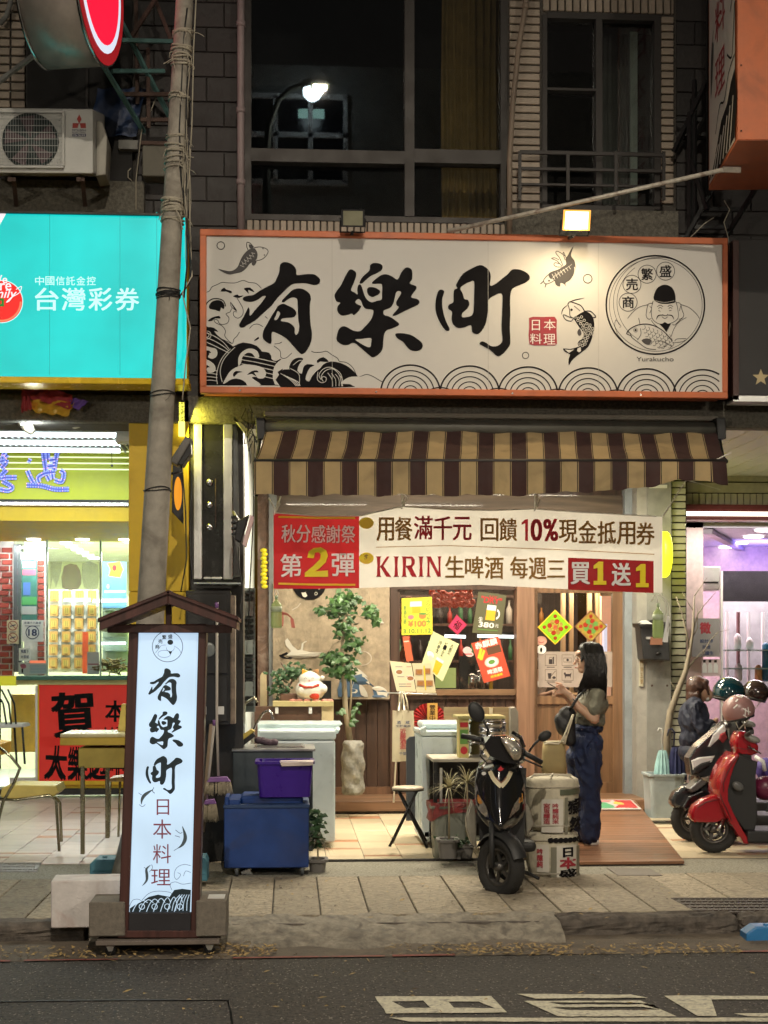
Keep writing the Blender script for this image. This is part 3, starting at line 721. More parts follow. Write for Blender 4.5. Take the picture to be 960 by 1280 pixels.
ik.poly(lt,zm([(270,1120),(310,1040),(350,985),(420,945),(500,925),(600,935),(670,960),(700,1010),(680,1060),(630,1065),(600,1050),(560,1060),(650,1130),(520,1135),(480,1100),(400,1070),(330,1090)]),smooth=3)
ik.poly(K,zm([(290,1132),(330,1085),(400,1065),(470,1085),(510,1130),(440,1132),(400,1105),(360,1132)]),smooth=2)
ik.poly(K,zm([(510,1030),(560,990),(610,985),(625,1005),(580,1005),(610,1050),(560,1020)]),smooth=2);ik.poly(K,zm([(370,1020),(400,990),(470,1000),(420,1010),(380,1050)]),smooth=2)
ik.poly(lt,zm([(770,1000),(800,920),(860,870),(958,820),(958,960),(880,975),(830,1010),(850,1060),(958,1110),(958,1135),(790,1125)]),smooth=2)
ik.poly(K,zm([(815,1000),(870,965),(850,1020),(958,1060),(958,1120),(850,1060)]),smooth=1)
ik.poly(lt,zm([(650,790),(700,740),(760,740),(830,800),(845,860),(800,890),(755,870),(750,820),(700,800)]),smooth=2)
# foam outline
for L in ([(95,205),(135,190),(160,150),(215,125),(260,105),(340,110),(400,108),(470,85),(530,105),(600,115),(655,165)],
          [(355,365),(340,400),(300,420),(330,460),(315,510),(260,525),(230,510),(215,480),(180,480),(200,510),(260,540),(295,590),(290,645),(360,715),(380,670),(410,640),(435,600)],
          [(410,260),(440,310),(470,370),(465,430),(420,462),(380,440),(375,400),(410,400)],[(245,665),(300,690),(355,715)],
          [(535,565),(570,530),(620,522),(670,548)],[(690,445),(715,465)],[(785,720),(830,715),(860,700)],[(780,740),(840,790),(850,855),(900,860),(958,810)],[(345,300),(355,350),(400,385)]):
    ik.line(K,zm(L),.75,4)
for P in ([(245,195),(280,155),(300,175),(355,190),(350,215),(300,195)],[(370,245),(415,225),(430,240),(475,235),(430,260)],[(480,165),(540,155),(585,200),(560,195),(520,180),(530,220),(495,185)],[(130,345),(150,305),(200,282),(255,290),(285,335),(275,370),(250,355),(240,395),(190,380),(140,370)],[(120,490),(160,455),(230,440),(245,465),(190,465),(160,490)],[(580,685),(620,650),(632,665),(600,685)],[(120,550),(180,560),(225,600),(180,590),(210,630),(160,590)],[(345,300),(370,330),(410,385),(385,375)],[(85,790),(130,785),(150,810),(115,805)],[(85,950),(110,930),(130,950),(100,960)]):
    ik.poly(K,zm(P),smooth=2)
ik.line(K,zm([(92,365),(110,310),(160,272),(220,268),(275,290),(298,345)]),1.3,4)
# second wave
zz = lambda pts: Zm(350,420,960/130,pts)
ik.poly(K,zz([(5,340),(60,365),(110,400),(95,340),(85,280),(120,220),(170,200),(215,210),(180,260),(160,320),(200,350),(215,290),(250,260),(320,270),(280,290),(250,340),(235,400),(270,420),(290,380),(330,330),(370,300),(400,262),(470,235),(560,250),(640,290),(700,350),(712,375),(640,380),(600,410),(560,440),(640,445),(700,470),(5,472)]),smooth=2)
ik.line(K,zz([(290,140),(320,152),(380,150),(430,142),(480,175),(530,205),(550,235),(610,245),(670,290),(712,372),(740,375),(800,355),(860,375),(910,405),(955,430)]),.8,4)
for r_ in ((400,380,160,95),(420,395,130,70)):
    ik.line(lt,zz([(r_[0]-20,r_[1]+25),(r_[0]-40,r_[1]-20),(r_[0],r_[1]-75),(r_[0]+70,r_[1]-90),(r_[0]+r_[2],r_[1]-30),(r_[0]+r_[2]+20,465)]),.8,4)
ik.line(lt,zz([(350,330),(345,400),(380,430),(420,420),(425,385),(395,375),(385,395)]),.8,4)
for k_ in range(4): ik.line(lt,zz([(5+k_*30,345+k_*14),(90+k_*25,400+k_*8),(150+k_*12,462)]),.8,3)
for k_ in range(4): ik.line(lt,zz([(440+k_*35,340+k_*6),(480+k_*32,400),(485+k_*30,465)]),.7,3)
ik.line(lt,zz([(95,300),(150,330),(180,370),(175,460)]),.9,3);ik.line(lt,zz([(120,270),(170,230),(200,225)]),.8,3)
ik.poly(lt,zz([(560,440),(600,400),(660,375),(740,375),(800,365),(860,385),(950,440),(950,472),(860,472),(820,430),(800,440),(840,472),(700,472),(640,440)]),smooth=2)
ik.poly(K,zz([(340,225),(400,195),(450,235),(420,240),(370,235),(350,250)]),smooth=2)
# seigaiha arcs
base = 489.5
for i in range(9):
    cx_ = 516+i*48.5 if i else 516
    cx_ = 515+i*85.3/1.0*1.0
for i,cx_ in enumerate((513,587,660,735,808,878)):
    yb = 488.5+(cx_-513)*.0155;Rr = 37
    for j,(r_,w_) in enumerate(((37,2.0),(29.5,1.4),(22.5,1.4),(15.5,1.3),(9,1.2))):
        a0 = 180+ (8 if j == 0 else 0)
        if cx_+r_ > 900:
            am = math.degrees(math.acos(min(1,(899-cx_)/r_)));ik.ring(K,cx_,yb+2-.2*r_*0,r_,w_,r_*.92,30,182,360-am)
        else: ik.ring(K,cx_,yb+2,r_,w_,r_*.92,30,182 if j else 187,358 if j else 353)
for c_ in ((550,486),(623,487),(697,488),(771,489)):
    ik.ring(K,c_[0],c_[1]+6.5,16,1.5,8,20,200,340)
# fish
def fish(ink,k,body,head,fins,pts,spine=.6):
    ink.poly(k,body,smooth=3)
    for f_ in fins: ink.line(k,f_,.6,3)
GREY = mat('grey_ink',(.07,.065,.065),.7,bump=0)
zf = lambda pts: Zm(250,290,9.6,pts)
ik.poly(GREY,zf([(560,230),(600,205),(650,195),(685,240),(690,290),(670,340),(600,380),(560,430),(500,480),(420,500),(350,510),(280,485),(220,445),(270,455),(350,470),(400,460),(450,420),(480,350),(510,290)]),smooth=3)
for k_ in range(6): ik.line(lt,zf([(480+k_*28,400-k_*30),(530+k_*26,420-k_*32)]),.5)
for k_ in range(5): ik.line(lt,zf([(500+k_*30,350-k_*26),(520+k_*32,400-k_*24)]),.4)
ik.line(K,zf([(650,190),(720,180),(790,200),(818,235),(790,290),(740,330),(680,345)]),.8,4)
ik.poly(GREY,zf([(740,195),(765,195),(760,212)]));ik.poly(GREY,zf([(760,275),(780,268),(778,290)]))
ik.line(K,zf([(575,215),(560,170),(565,125),(600,135),(645,185)]),.9,4);ik.poly(GREY,zf([(585,150),(620,160),(640,190),(600,200)]),smooth=2)
ik.poly(GREY,zf([(620,370),(680,340),(665,390),(635,405)]),smooth=2)
ik.ring(K,276,307,4.7,.9)
zh = lambda pts: Zm(650,300,8.0,pts)
ik.poly(GREY,zh([(285,345),(310,320),(380,295),(430,265),(460,240),(455,190),(480,150),(500,110),(535,62),(520,110),(510,160),(545,210),(555,280),(540,340),(500,400),(455,430),(460,465),(440,440),(405,430),(400,465),(360,450),(340,400),(300,385)]),smooth=3)
for k_ in range(7): ik.line(lt,zh([(320+k_*28,340-k_*12),(350+k_*26,400-k_*18)]),.55);ik.line(lt,zh([(310+k_*30,400-k_*22),(350+k_*28,350-k_*18)]),.35)
ik.line(lt,zh([(490,420),(530,370),(548,310),(545,270)]),.9,3)
ik.line(K,zh([(285,345),(250,380),(235,410),(255,440),(300,430),(350,400)]),.8,3);ik.line(K,zh([(235,410),(205,440)]),.9);ik.line(K,zh([(262,435),(250,475)]),.9);ik.disc(K,*zh([(290,408)])[0],1)
for L in ([(430,260),(395,180),(360,135),(365,112),(400,125),(450,160)],[(420,265),(370,210),(315,185),(350,180),(390,200)],[(415,270),(370,270),(340,250),(350,228),(400,240)],[(450,200),(430,130),(440,130),(460,180)]): ik.line(GREY,zh(L),.9,4)
ik.ring(K,*zh([(676,388)])[0],5.4,.9);ik.ring(K,*zh([(55,1155)])[0],4.0,.8)
B = [(640,715),(700,735),(735,790),(742,880),(720,980),(680,1070),(620,1120),(560,1165),(515,1210),(488,1255),(485,1190),(500,1145),(450,1120),(430,1085),(500,1090),(560,1075),(600,1060),(585,1020),(625,980),(635,930),(590,870),(545,800),(530,780),(570,755)]
ik.poly(K,zh(B),smooth=2)
for k_ in range(9):
    for j in range(4):
        u = .5+k_;cxx = 600+20*k_-(k_-4)*0+math.sin(k_*.4)*20 if k_ < 4 else 690-abs(k_-5)*14;cyy = 770+k_*34;ik.ring(lt,*zh([(cxx-50+j*32-(6*j if k_ > 5 else 0),cyy+(j % 2)*14)])[0],1.55,.6,n=10) if (j < 3 or k_ > 1) and not (k_ > 5 and j == 3) else None
ik.poly(lt,zh([(575,1085),(605,1070),(610,1110),(590,1125),(570,1110)]));ik.poly(lt,zh([(445,1095),(500,1100),(540,1095),(490,1130)]))
ik.line(K,zh([(478,640),(495,700),(500,760),(530,780)]),.9,3);ik.line(K,zh([(478,640),(500,618),(560,635),(610,660),(645,712)]),1.1,3);ik.disc(K,*zh([(515,698)])[0],1.5)
ik.line(K,zh([(490,620),(550,600),(645,580)]),1.1,3,taper=True);ik.line(K,zh([(478,650),(430,690),(412,748)]),1.1,3,taper=True)
ik.line(K,zh([(530,780),(490,770),(440,748),(432,760),(460,800),(510,812),(530,790)]),.9,3);ik.line(K,zh([(640,715),(700,712),(740,745),(758,772),(720,775)]),1.1,3);ik.line(K,zh([(540,660),(600,710)]),.7)
ik.poly(GREY,zh([(580,900),(600,890),(615,940),(590,960),(572,930)]),smooth=2);ik.line(K,zh([(635,1000),(600,1005),(580,1035),(590,1060)]),.9,3)
# red seal
ik.poly(M_darkred,zh([(90,780),(130,768),(230,770),(345,768),(368,800),(365,900),(370,1040),(345,1055),(150,1055),(95,1045),(85,950),(92,870)]))
for ch,(u,v) in zip('日本料理',((118,800),(238,795),(100,935),(235,940))): ik.text(M_whiteink,ch,*zh([(u,v)])[0],*zh([(u+(80 if ch == '日' else 118),v+105)])[0],.0)
# round emblem
ze = lambda pts: Zm(750,310,960/140,pts);ex,ey = ze([(474,488)])[0]
ik.ring(K,ex,ey,61.5,1.9,n=64);ik.ring(K,ex+.5,ey,58,.5,n=64);ik.ring(K,ex+4,ey-3,56.5,.5,n=50,a0=150,a1=300);ik.ring(K,ex+5,ey-3,53,.5,n=50,a0=120,a1=235)
for ch,(u,v) in zip('商売繁盛',((240,465),(273,312),(403,225),(561,199))):
    c_ = ze([(u,v)])[0];ik.ring(K,*c_,11.3,.7,n=32);ik.text(K,ch,c_[0]-7.3,c_[1]-7.3,c_[0]+7.3,c_[1]+7.3,.02)
ik.poly(K,ze([(460,440),(470,380),(500,335),(555,315),(610,335),(640,385),(645,460),(610,475),(550,480),(500,470)]),smooth=3)
ik.line(lt,ze([(475,452),(550,468),(635,452)]),.5,3)
for L in ([(455,455),(440,520),(445,600),(490,645),(555,655),(620,640),(668,600),(665,520),(648,455)],[(448,475),(415,480),(400,530),(395,585),(415,610),(440,605)],[(652,470),(685,475),(705,540),(718,575),(700,605),(672,610)],[(425,500),(440,520),(425,560)],[(690,500),(680,540)],
          [(235,605),(280,550),(340,505),(415,485)],[(690,485),(760,510),(820,560),(852,605)],[(610,760),(635,690),(680,630),(740,597)],[(620,650),(640,660),(700,600)],[(330,600),(342,655)],[(440,620),(460,650),(520,700)],[(490,505),(515,490),(540,505)],[(580,505),(600,490),(625,505)],[(500,520),(515,510),(532,520)],[(588,520),(603,510),(618,520)],[(500,535),(518,545)],[(590,540),(612,535)],[(535,570),(550,580),(570,580),(580,565)],[(530,590),(555,605),(580,590)],[(640,800),(660,780),(740,778)],[(620,815),(700,805),(730,790)]):
    ik.line(K,ze(L),.65,4)
ik.line(K,ze([(482,615),(500,580),(550,575)]),1.3,4,taper=True);ik.line(K,ze([(632,612),(615,580),(570,575)]),1.3,4,taper=True)
ik.poly(K,ze([(505,650),(530,650),(555,635),(580,650),(608,650),(585,690),(568,722),(545,690)]))
ik.line(K,ze([(225,735),(250,700),(310,665),(390,652),(470,670),(550,720),(620,800)]),1.1,4);ik.line(K,ze([(225,735),(265,755),(275,770),(340,820),(400,860),(480,872)]),.8,4)
ik.disc(K,*ze([(304,704)])[0],1.4);ik.ring(K,*ze([(304,704)])[0],2.6,.4);ik.line(K,ze([(230,715),(255,730),(272,765)]),.8,3)
for j in range(5):
    for i in range(7):
        u = 370+i*36+j*14;v = 680+j*32+i*13
        if v < 860 and u < 615 and v < 660+ (u-350)*.9+120: ik.ring(K,*ze([(u,v)])[0],2.6,.5,n=10,a0=-60,a1=120)
ik.line(K,ze([(345,690),(350,740),(320,790)]),.7,3);ik.poly(GREY,ze([(355,790),(400,775),(440,790),(420,830),(380,820)]),smooth=2)
ik.line(K,ze([(470,800),(540,800),(620,850)]),.6,3);ik.line(K,ze([(500,860),(560,840),(560,800)]),.6,3)
ik.line(K,ze([(135,615),(125,660),(150,740),(200,800)]),.5,3);ik.line(K,ze([(135,615),(180,670),(165,680)]),.5,2)
ik.text(K,'Yurakucho',*ze([(312,935)])[0],*ze([(630,972)])[0],.0)
# brush characters
for k_ in range(3): brush(ik,k_,K)
M_seam = mat('canvas_seam',(.52,.50,.46),.7,bump=0)
for x_ in (415,610,748): ik.line(M_seam,[(x_,300),(x_+.3,484)],.5)
ik.build({M_seam: 'canvas_seam',K: 'black_wave_drawing',GREY: 'fish_drawing',CV: 'white_wave_lines',M_darkred: 'red_seal',M_whiteink: 'seal_characters'},sg)
# hinges / bolts
for x_ in (300,470,640,800): MB().lathe([(.0,0),(.007,.001),(.007,.004)],(X(x_,YS),YS-.022,zb+.02),8,Matrix.Rotation(rad(90),3,'X')).build('bolt',M_steel,sg)
for x_ in (330,560,800): bar('hanging_bracket',(X(x_,YS),YS+.24,zt-.1),(X(x_,YS),11.8,zt-.02),.04,.04,M_rust,sg);bar('hanging_bracket',(X(x_,YS),YS+.24,zb+.1),(X(x_,YS),11.8,zb+.05),.04,.04,M_rust,sg)

# ---------------------------------------------------------------- floodlights over the sign
def flood(px,py,Y,label,lit,w_=.2,tilt=25,mount=None,yaw=0,face_m=None):
    p = W(px,py,Y);t = thing('floodlight',label,'floodlight',tuple(p));R_ = Matrix.Rotation(rad(yaw),4,'Z') @ Matrix.Rotation(rad(tilt),4,'X')
    h = w_*.72
    q = MB();q.loft([[R_ @ Vector((sx_*w_/2*k,y_,sz_*h/2*k)) for sx_,sz_ in ((-1,-1),(1,-1),(1,1),(-1,1))] for y_,k in ((-.02,1),(.0,1),(.05,.7),(.075,.45))],smooth=False);q.build('housing',M_black,t,True)
    for i in range(4):
        x_ = (-.3+.2*i)*w_;q = MB();q.box(x_-.004,x_+.004,.03,.095,-h*.28,h*.28,M=R_);q.build('cooling_fin',M_black,t,True)
    q = MB()
    for b_ in ((-.5,.5,.42,.5),(-.5,.5,-.5,-.42),(-.5,-.42,-.42,.42),(.42,.5,-.42,.42)): q.box(b_[0]*w_,b_[1]*w_,-.034,-.018,b_[2]*h,b_[3]*h,.002,M=R_)
    q.build('bezel',glow('bezel_halo_glow',(1,.42,.08),1.6) if lit else M_black,t,True)  # the lit bezel's amber glow imitates the halo round the lens
    q = MB();q.box(-.42*w_,.42*w_,-.028,-.022,-.42*h,.42*h,M=R_);q.build('lens',face_m or (glow('flood_lit',(1,.74,.36),7) if lit else mat('dull_reflector',(.20,.19,.13),.3,.6,emit=(.5,.45,.25),es=.08)),t,True)
    q = MB();q.tube([(-w_*.54,0,0),(-w_*.54,.0,.0),(-w_*.54,.09,-h*.62),(w_*.54,.09,-h*.62),(w_*.54,0,0)],.006,6);q.build('yoke',M_black,t,True)
    if mount: MB().tube([(0,.09,-h*.62),Vector(mount)-p],.012,6).build('mount_arm',M_black,t,True)
    return t
flood(720,275,11.0,'lit floodlight glaring over the right half of the signboard',True,.2,20,(X(720,11.0),11.35,zt-.01))
lamp('flood_light','SPOT',W(720,275,10.95)+Vector((0,-.02,-.02)),42,(1,.77,.45),.07,spot=150,blend=.9,target=W(700,420,YS+.2)+Vector((0,-.15,0)))
lamp('flood_halo','AREA',W(720,275,10.9),14,(1,.77,.45),.15,.1,target=W(720,320,8))
flood(441,273,11.1,'unlit black floodlight above the left half of the signboard',False,.17,12,(X(441,11.1),11.4,zt-.01))
# white tube stay from the sign top to the orange sign
pp = [W(560,289,11.28),W(700,258,11.0),W(905,212,10.55)]
t = thing('sign_stay','rust spotted white tube running from signboard up to orange sign','tube',tuple(pp[0]))
MB().tube(pp,.016,10).build('tube',mat('rust_spotted_white',(.58,.54,.46),.5,.2,var=.3,vs=20,dirt=.8,two=(.18,.08,.05)),t)
MB().box(pp[2].x-.01,pp[2].x+.12,pp[2].y-.005,pp[2].y+.003,pp[2].z-.02,pp[2].z+.02).build('flattened_end',MATS['rust_spotted_white'],t)

# ---------------------------------------------------------------- orange upright projecting sign, upper right
# nearest bottom corner at px 904,175 ; far bottom corner at 887,237 ; it projects towards the street
Yn,Yf_ = 8.9,11.55
cn = W(922,175,Yn); 
os_ = thing('projecting_sign','tall orange sided sign projecting from the wall at upper right','sign')
Yb,Ya = 11.1,10.35
A = W(886,237,Yb);Bn = W(922,175,Ya)
zb_ = A.z
# box: face turned left, long side facing the street
ang = math.atan2(0,1)
x0,x1 = A.x,A.x+.62
y0,y1 = Yb-.72,Yb
# solve front-left bottom edge so that it shows at px 922,y175
os_.location = (x0,y1,zb_)
fl_ = (G(922,175,zb_)); 
P0 = Vector((x0,y1,zb_));P1 = Vector((fl_.x,fl_.y,zb_));side = (P1-P0);nrm = Vector((-side.y,side.x,0)).normalized()
if nrm.x < 0: nrm = -nrm
P2 = P1+nrm*.46;P3 = P0+nrm*.46
q = MB();q.prism([P0,P1,P2,P3],(0,0,2.3),.004,1);q.build('sign_case',M_orange,os_)
sn = -nrm*.004;sd = side.normalized();L_ = side.length
F2 = lambda u,v,l: P0+sd*(u*L_)+Vector((0,0,v*1.0))-nrm*(l*4+.006)
q = MB();q.quad(*[F2(u,v,0) for u,v in ((.05,.02),(.94,.02),(.94,2.28),(.05,2.28))]);q.build('sign_face',mat('sign_canvas_white',(.7,.66,.62),.6,var=.06),os_)
ik = Ink(lambda u,v,l: F2(u,-v,l+.0006))
for i,ch in enumerate('理料本日'): ik.text(M_darkred,ch,.28,-.82-i*.40,.62,-.54-i*.40,.01)
for wv in ([(.06,-.04),(.2,-.1),(.35,-.2),(.5,-.32),(.7,-.36),(.94,-.5),(.94,-.04)],): ik.poly(M_ink,wv,smooth=2)
for k_ in range(7): ik.line(MATS['sign_canvas_white'],[(.12+k_*.11,-.03),(.2+k_*.11,-.1-k_*.02),(.3+k_*.1,-.16-k_*.03)],.025,3)
ik.line(M_ink,[(.3,-.3),(.45,-.45),(.6,-.42),(.75,-.55),(.94,-.6)],.015,4);ik.line(M_ink,[(.7,-.7),(.85,-.62),(.9,-.75),(.94,-.95)],.015,4)
ik.poly(GREY,[(.13,-.62),(.2,-.8),(.22,-.98),(.16,-1.0),(.12,-.85)],smooth=3);ik.line(GREY,[(.16,-1.0),(.22,-1.08)],.012)
ik.line(M_ink,[(.8,-.95),(.88,-1.05),(.8,-1.2),(.9,-1.3)],.014,4)
ik.build({M_ink: 'wave_drawing',GREY: 'fish_drawing',M_darkred: 'lettering',MATS['sign_canvas_white']: 'white_wave_lines'},os_)
for k_ in (0.02,.97):
    for z_ in (.06,.5,1.0): MB().ball(tuple(P1.lerp(P2,.05 if k_ < .5 else .95)+Vector((0,0,zb_*0+z_))-side.normalized()*-.003),.006,n=8,k=5).build('rivet',M_black,os_)
MB().prism([P0+Vector((0,0,-.004)),P1+Vector((0,0,-.004)),P2+Vector((0,0,-.004)),P3+Vector((0,0,-.004))],(0,0,.003)).build('base_plate',mat('dark_orange_metal',(.34,.10,.05),.6,var=.2),os_)
# steel bracket under it and ladder-like frame behind
sf = thing('steel_sign_bracket','black steel angle bracket holding up the orange sign','bracket',tuple(W(880,300,11.6)))
for a_,b_ in (((856,300,11.6),(890,238,11.5)),((905,300,11.6),(945,235,11.4)),((876,262,11.55),(925,262,11.5)),((866,284,11.6),(912,284,11.5)),((885,245,11.5),(886,-60,11.5)),((862,140,11.6),(862,300,11.6)),((842,190,11.7),(884,100,11.5)),((862,190,11.7),(885,140,11.5)),((846,150,11.7),(884,150,11.6)),((868,100,11.6),(868,280,11.6)),((848,168,11.7),(888,168,11.6)),((864,200,11.6),(884,262,11.5))):
    bar('steel_angle',W(*a_),W(*b_),.03,.03,M_black,sf)
t = thing('loose_cable','pale loose cable curling beside the orange sign bracket','cable',tuple(W(902,300,11.4)))
MB().tube([W(x,y,11.4) for x,y in ((905,250),(912,262),(905,278),(910,296),(916,340),(914,390),(911,420))],.004,5).build('cable_run',M_rope,t)
MB().tube([W(x,y,11.38) for x,y in ((862,298),(880,280),(892,272))],.004,5).build('cable_end',M_rope,t)
# dark signboard with a star at the right edge
ds = thing('dark_signboard','black signboard with a gold star at the right edge','signboard',tuple(W(940,498,11.35)))
MB().pbox(922,300,1100,495,11.35,11.5,.004).build('board',mat('dark_board',(.02,.018,.018),.5,var=.2),ds)
for b_ in ((916,300,924,500),(916,495,1100,503)): MB().pbox(*b_,11.33,11.5,.003).build('frame_rail',mat('maroon_metal',(.06,.025,.02),.4,.3) if b_[0] == 916 and b_[3] == 500 else M_alum,ds)
ik = Ink(onY(11.35,.002));st_ = []
for i in range(10):
    r_ = 11 if i % 2 == 0 else 4.6;st_.append((951+r_*math.sin(i*math.pi/5),472-r_*math.cos(i*math.pi/5)))
ik.poly(mat('pale_gold',(.45,.36,.2),.4,.3),st_);ik.build('star',ds)

# ================================================================== upright lit sign on a dolly
YU = 8.75
us = thing('standing_lightbox_sign','upright white lit sign with a little brown gable roof at the kerb','standing sign',tuple(G(203,1176,-.06)))
us.location = (X(203,YU),YU+.1,-.12)
M_maroon = wood('maroon_wood',(.085,.028,.022),.5,coat=.15)
q = MB();q.pbox(158,795,172,1172,YU,YU+.2,.004);q.build('side_post',M_maroon,us)
q = MB()
# the box leans a little: left side x 172 at top, 160 at bottom; right side 247 / 238
def LB(u,v,Y=YU):
    """u 0..1 across, v photo row"""
    k = (v-787)/(1140-787);return W((173-12*k)+(248-(173-12*k)-9*k)*u,v,Y)
for x_ in list(us.children): bpy.data.objects.remove(x_)
def slab(pts,t,bev=.004): q = MB();q.prism([p for p in pts],(0,t,0),bev,1);return q
slab([LB(-.16,780),LB(-.0,780),LB(.0,1172),LB(-.16,1172)],.2).build('side_post',M_maroon,us)
slab([LB(1.0,780),LB(1.13,780),LB(1.13,1172),LB(1.0,1172)],.2).build('side_post',M_maroon,us)
slab([LB(0,780),LB(1,780),LB(1,789),LB(0,789)],.2).build('top_rail',M_maroon,us)
slab([LB(0,1141),LB(1,1141),LB(1,1172),LB(0,1172)],.18).build('bottom_panel',mat('dark_panel',(.02,.018,.022),.6),us)
slab([LB(-.16,1163),LB(1.13,1163),LB(1.13,1172),LB(-.16,1172)],-.012).build('bottom_rail',M_maroon,us)
fc = lambda v: None
slab([LB(0,789)+Vector((0,.03,0)),LB(1,789)+Vector((0,.03,0)),LB(1,1141)+Vector((0,.03,0)),LB(0,1141)+Vector((0,.03,0))],.12,0).build('lit_face',lightbox('white_lightbox',(.60,.79,1),.84,.4,.05),us)
M_lbk = mat('blue_black_ink',(.012,.03,.045),.6,bump=0);M_lbr = mat('wine_ink',(.30,.06,.10),.6,bump=0)
ik = Ink(lambda u,v,l: W(u,v,YU+.03)+Vector((0,-.001-l,0)))
# zoom 3.46 per px from (160,780)
zu = lambda pts: Zm(160,780,3.46,pts)
def place(K_,bx,box,m):
    """map character K_ from its box on the big sign to a box on this one"""
    (ax,ay,bx_,by),(cx0,cy0,cx1,cy1) = bx,box
    brush(ik,K_,m,lambda p: (cx0+(p[0]-ax)/(bx_-ax)*(cx1-cx0),cy0+(p[1]-ay)/(by-ay)*(cy1-cy0)))
place(0,(299,328,400,442),(*zu([(88,192)])[0],*zu([(226,350)])[0]),M_lbk)
place(1,(418,329,528,447),(*zu([(90,378)])[0],*zu([(238,542)])[0]),M_lbk)
place(2,(544,331,662,445),(*zu([(76,570)])[0],*zu([(236,735)])[0]),M_lbk)
for ch,b_ in zip('日本料理',((124,758,178,826),(108,845,188,928),(108,952,186,1035),(100,1060,184,1130))): ik.text(M_lbr,ch,*zu([b_[:2]])[0],*zu([b_[2:]])[0],0)
c_ = zu([(171,98)])[0];ik.ring(M_lbk,*c_,19,.7,n=40);ik.disc(M_lbk,c_[0]+3.5,c_[1]-5.5,3.6,3.2);ik.ring(M_lbk,c_[0]+3.5,c_[1]+1,5,.4,a0=0,a1=180);ik.poly(M_lbk,[(c_[0]+1,c_[1]+6),(c_[0]+6,c_[1]+6),(c_[0]+3.5,c_[1]+10)]);ik.ring(M_lbk,c_[0]-4,c_[1]+9,8,.4,4.5)
for ch,(u,v) in zip('商売繁盛',((127,98),(140,75),(157,57),(183,54))): d_ = zu([(u,v)])[0];ik.text(M_lbk,ch,d_[0]-2.6,d_[1]-2.6,d_[0]+2.6,d_[1]+2.6,.03)
ik.line(M_lbk,[(c_[0]-15,c_[1]+8),(c_[0]-8,c_[1]-1),(c_[0]-2,c_[1]-2)],.4,3);ik.line(M_lbk,[(c_[0]+8,c_[1]-1),(c_[0]+14,c_[1]+3),(c_[0]+17,c_[1]+8)],.4,3)
M_lgrey = mat('slate_ink',(.09,.13,.16),.6,bump=0)
for L,w_ in (([(108,716),(88,728),(70,742),(60,760),(58,780)],4.2),([(75,780),(62,790),(48,780)],.6),([(60,740),(45,730)],.6),([(112,706),(106,722),(116,732)],.8),([(235,875),(245,905),(247,930),(235,955),(215,970)],4.6),([(205,890),(225,905),(235,900)],.7),([(203,915),(225,922)],.7),([(215,970),(198,980)],.7),([(98,1042),(80,1060),(82,1085),(80,1110),(62,1132)],3.6),([(102,1040),(106,1055),(92,1072)],.6),([(70,1052),(84,1062)],.7)): ik.line(M_lgrey,zu(L),w_,4,taper=w_ > 1)
WH = MATS['white_lightbox']
ik.poly(M_lbk,zu([(8,1230),(30,1215),(60,1200),(90,1180),(130,1170),(180,1180),(200,1150),(235,1145),(272,1150),(268,1245),(8,1245)]),smooth=1)
for k_ in range(7): ik.line(WH,zu([(20+k_*30,1244),(35+k_*30,1215-k_*3),(60+k_*28,1195-k_*3),(85+k_*25,1205)]),.9,3)
for k_ in range(5): ik.line(WH,zu([(190+k_*16,1240),(200+k_*14,1200),(225+k_*10,1170)]),.8,3)
for k_ in range(4): ik.ring(WH,*zu([(60+k_*55,1222)])[0],3.4,.9,n=16)
for L in ([(272,1045),(240,1040),(210,1055),(200,1085),(210,1105),(228,1085),(215,1075)],[(272,1075),(250,1068),(240,1090)],[(190,1150),(182,1125),(205,1115),(235,1125),(272,1120)],[(60,1195),(90,1165),(130,1155),(180,1160),(190,1170)],[(5,1225),(20,1195),(45,1190),(60,1200)]): ik.line(M_lbk,zu(L),.5,4)
ik.build({M_lbk: 'brush_lettering',M_lbr: 'lettering',M_lgrey: 'fish_drawing',WH: 'white_wave_lines'},us)
# gable roof
ap = (210,738);le = (124,772);re = (296,770);y0r,y1r = YU-.14,YU+.34
def board(a_,b_,th,name,m,Y0=y0r,Y1=y1r):
    A_,B_ = W(*a_,Y0),W(*b_,Y0);n_ = Vector((0,0,-th));MB().prism([A_,B_,B_+n_,A_+n_],(0,Y1-Y0,0),.003,1).build(name,m,us)
board(ap,re,.075,'roof_slope',M_maroon);board(le,ap,.075,'roof_slope',M_maroon)
board((208,737.5),(298,771.5),.02,'roof_edge',M_maroon,y0r-.015,y1r+.01);board((122,773),(212,737.5),.02,'roof_edge',M_maroon,y0r-.015,y1r+.01)
MB().pbox(134,781,290,791,YU-.02,YU+.02,.003).build('cross_beam',M_maroon,us)
MB().pbox(134,781,290,791,YU+.2,YU+.24,.003).build('cross_beam',M_maroon,us)
MB().pbox(207,752,214,783,YU+.0,YU+.05,.003).build('king_post',M_maroon,us)
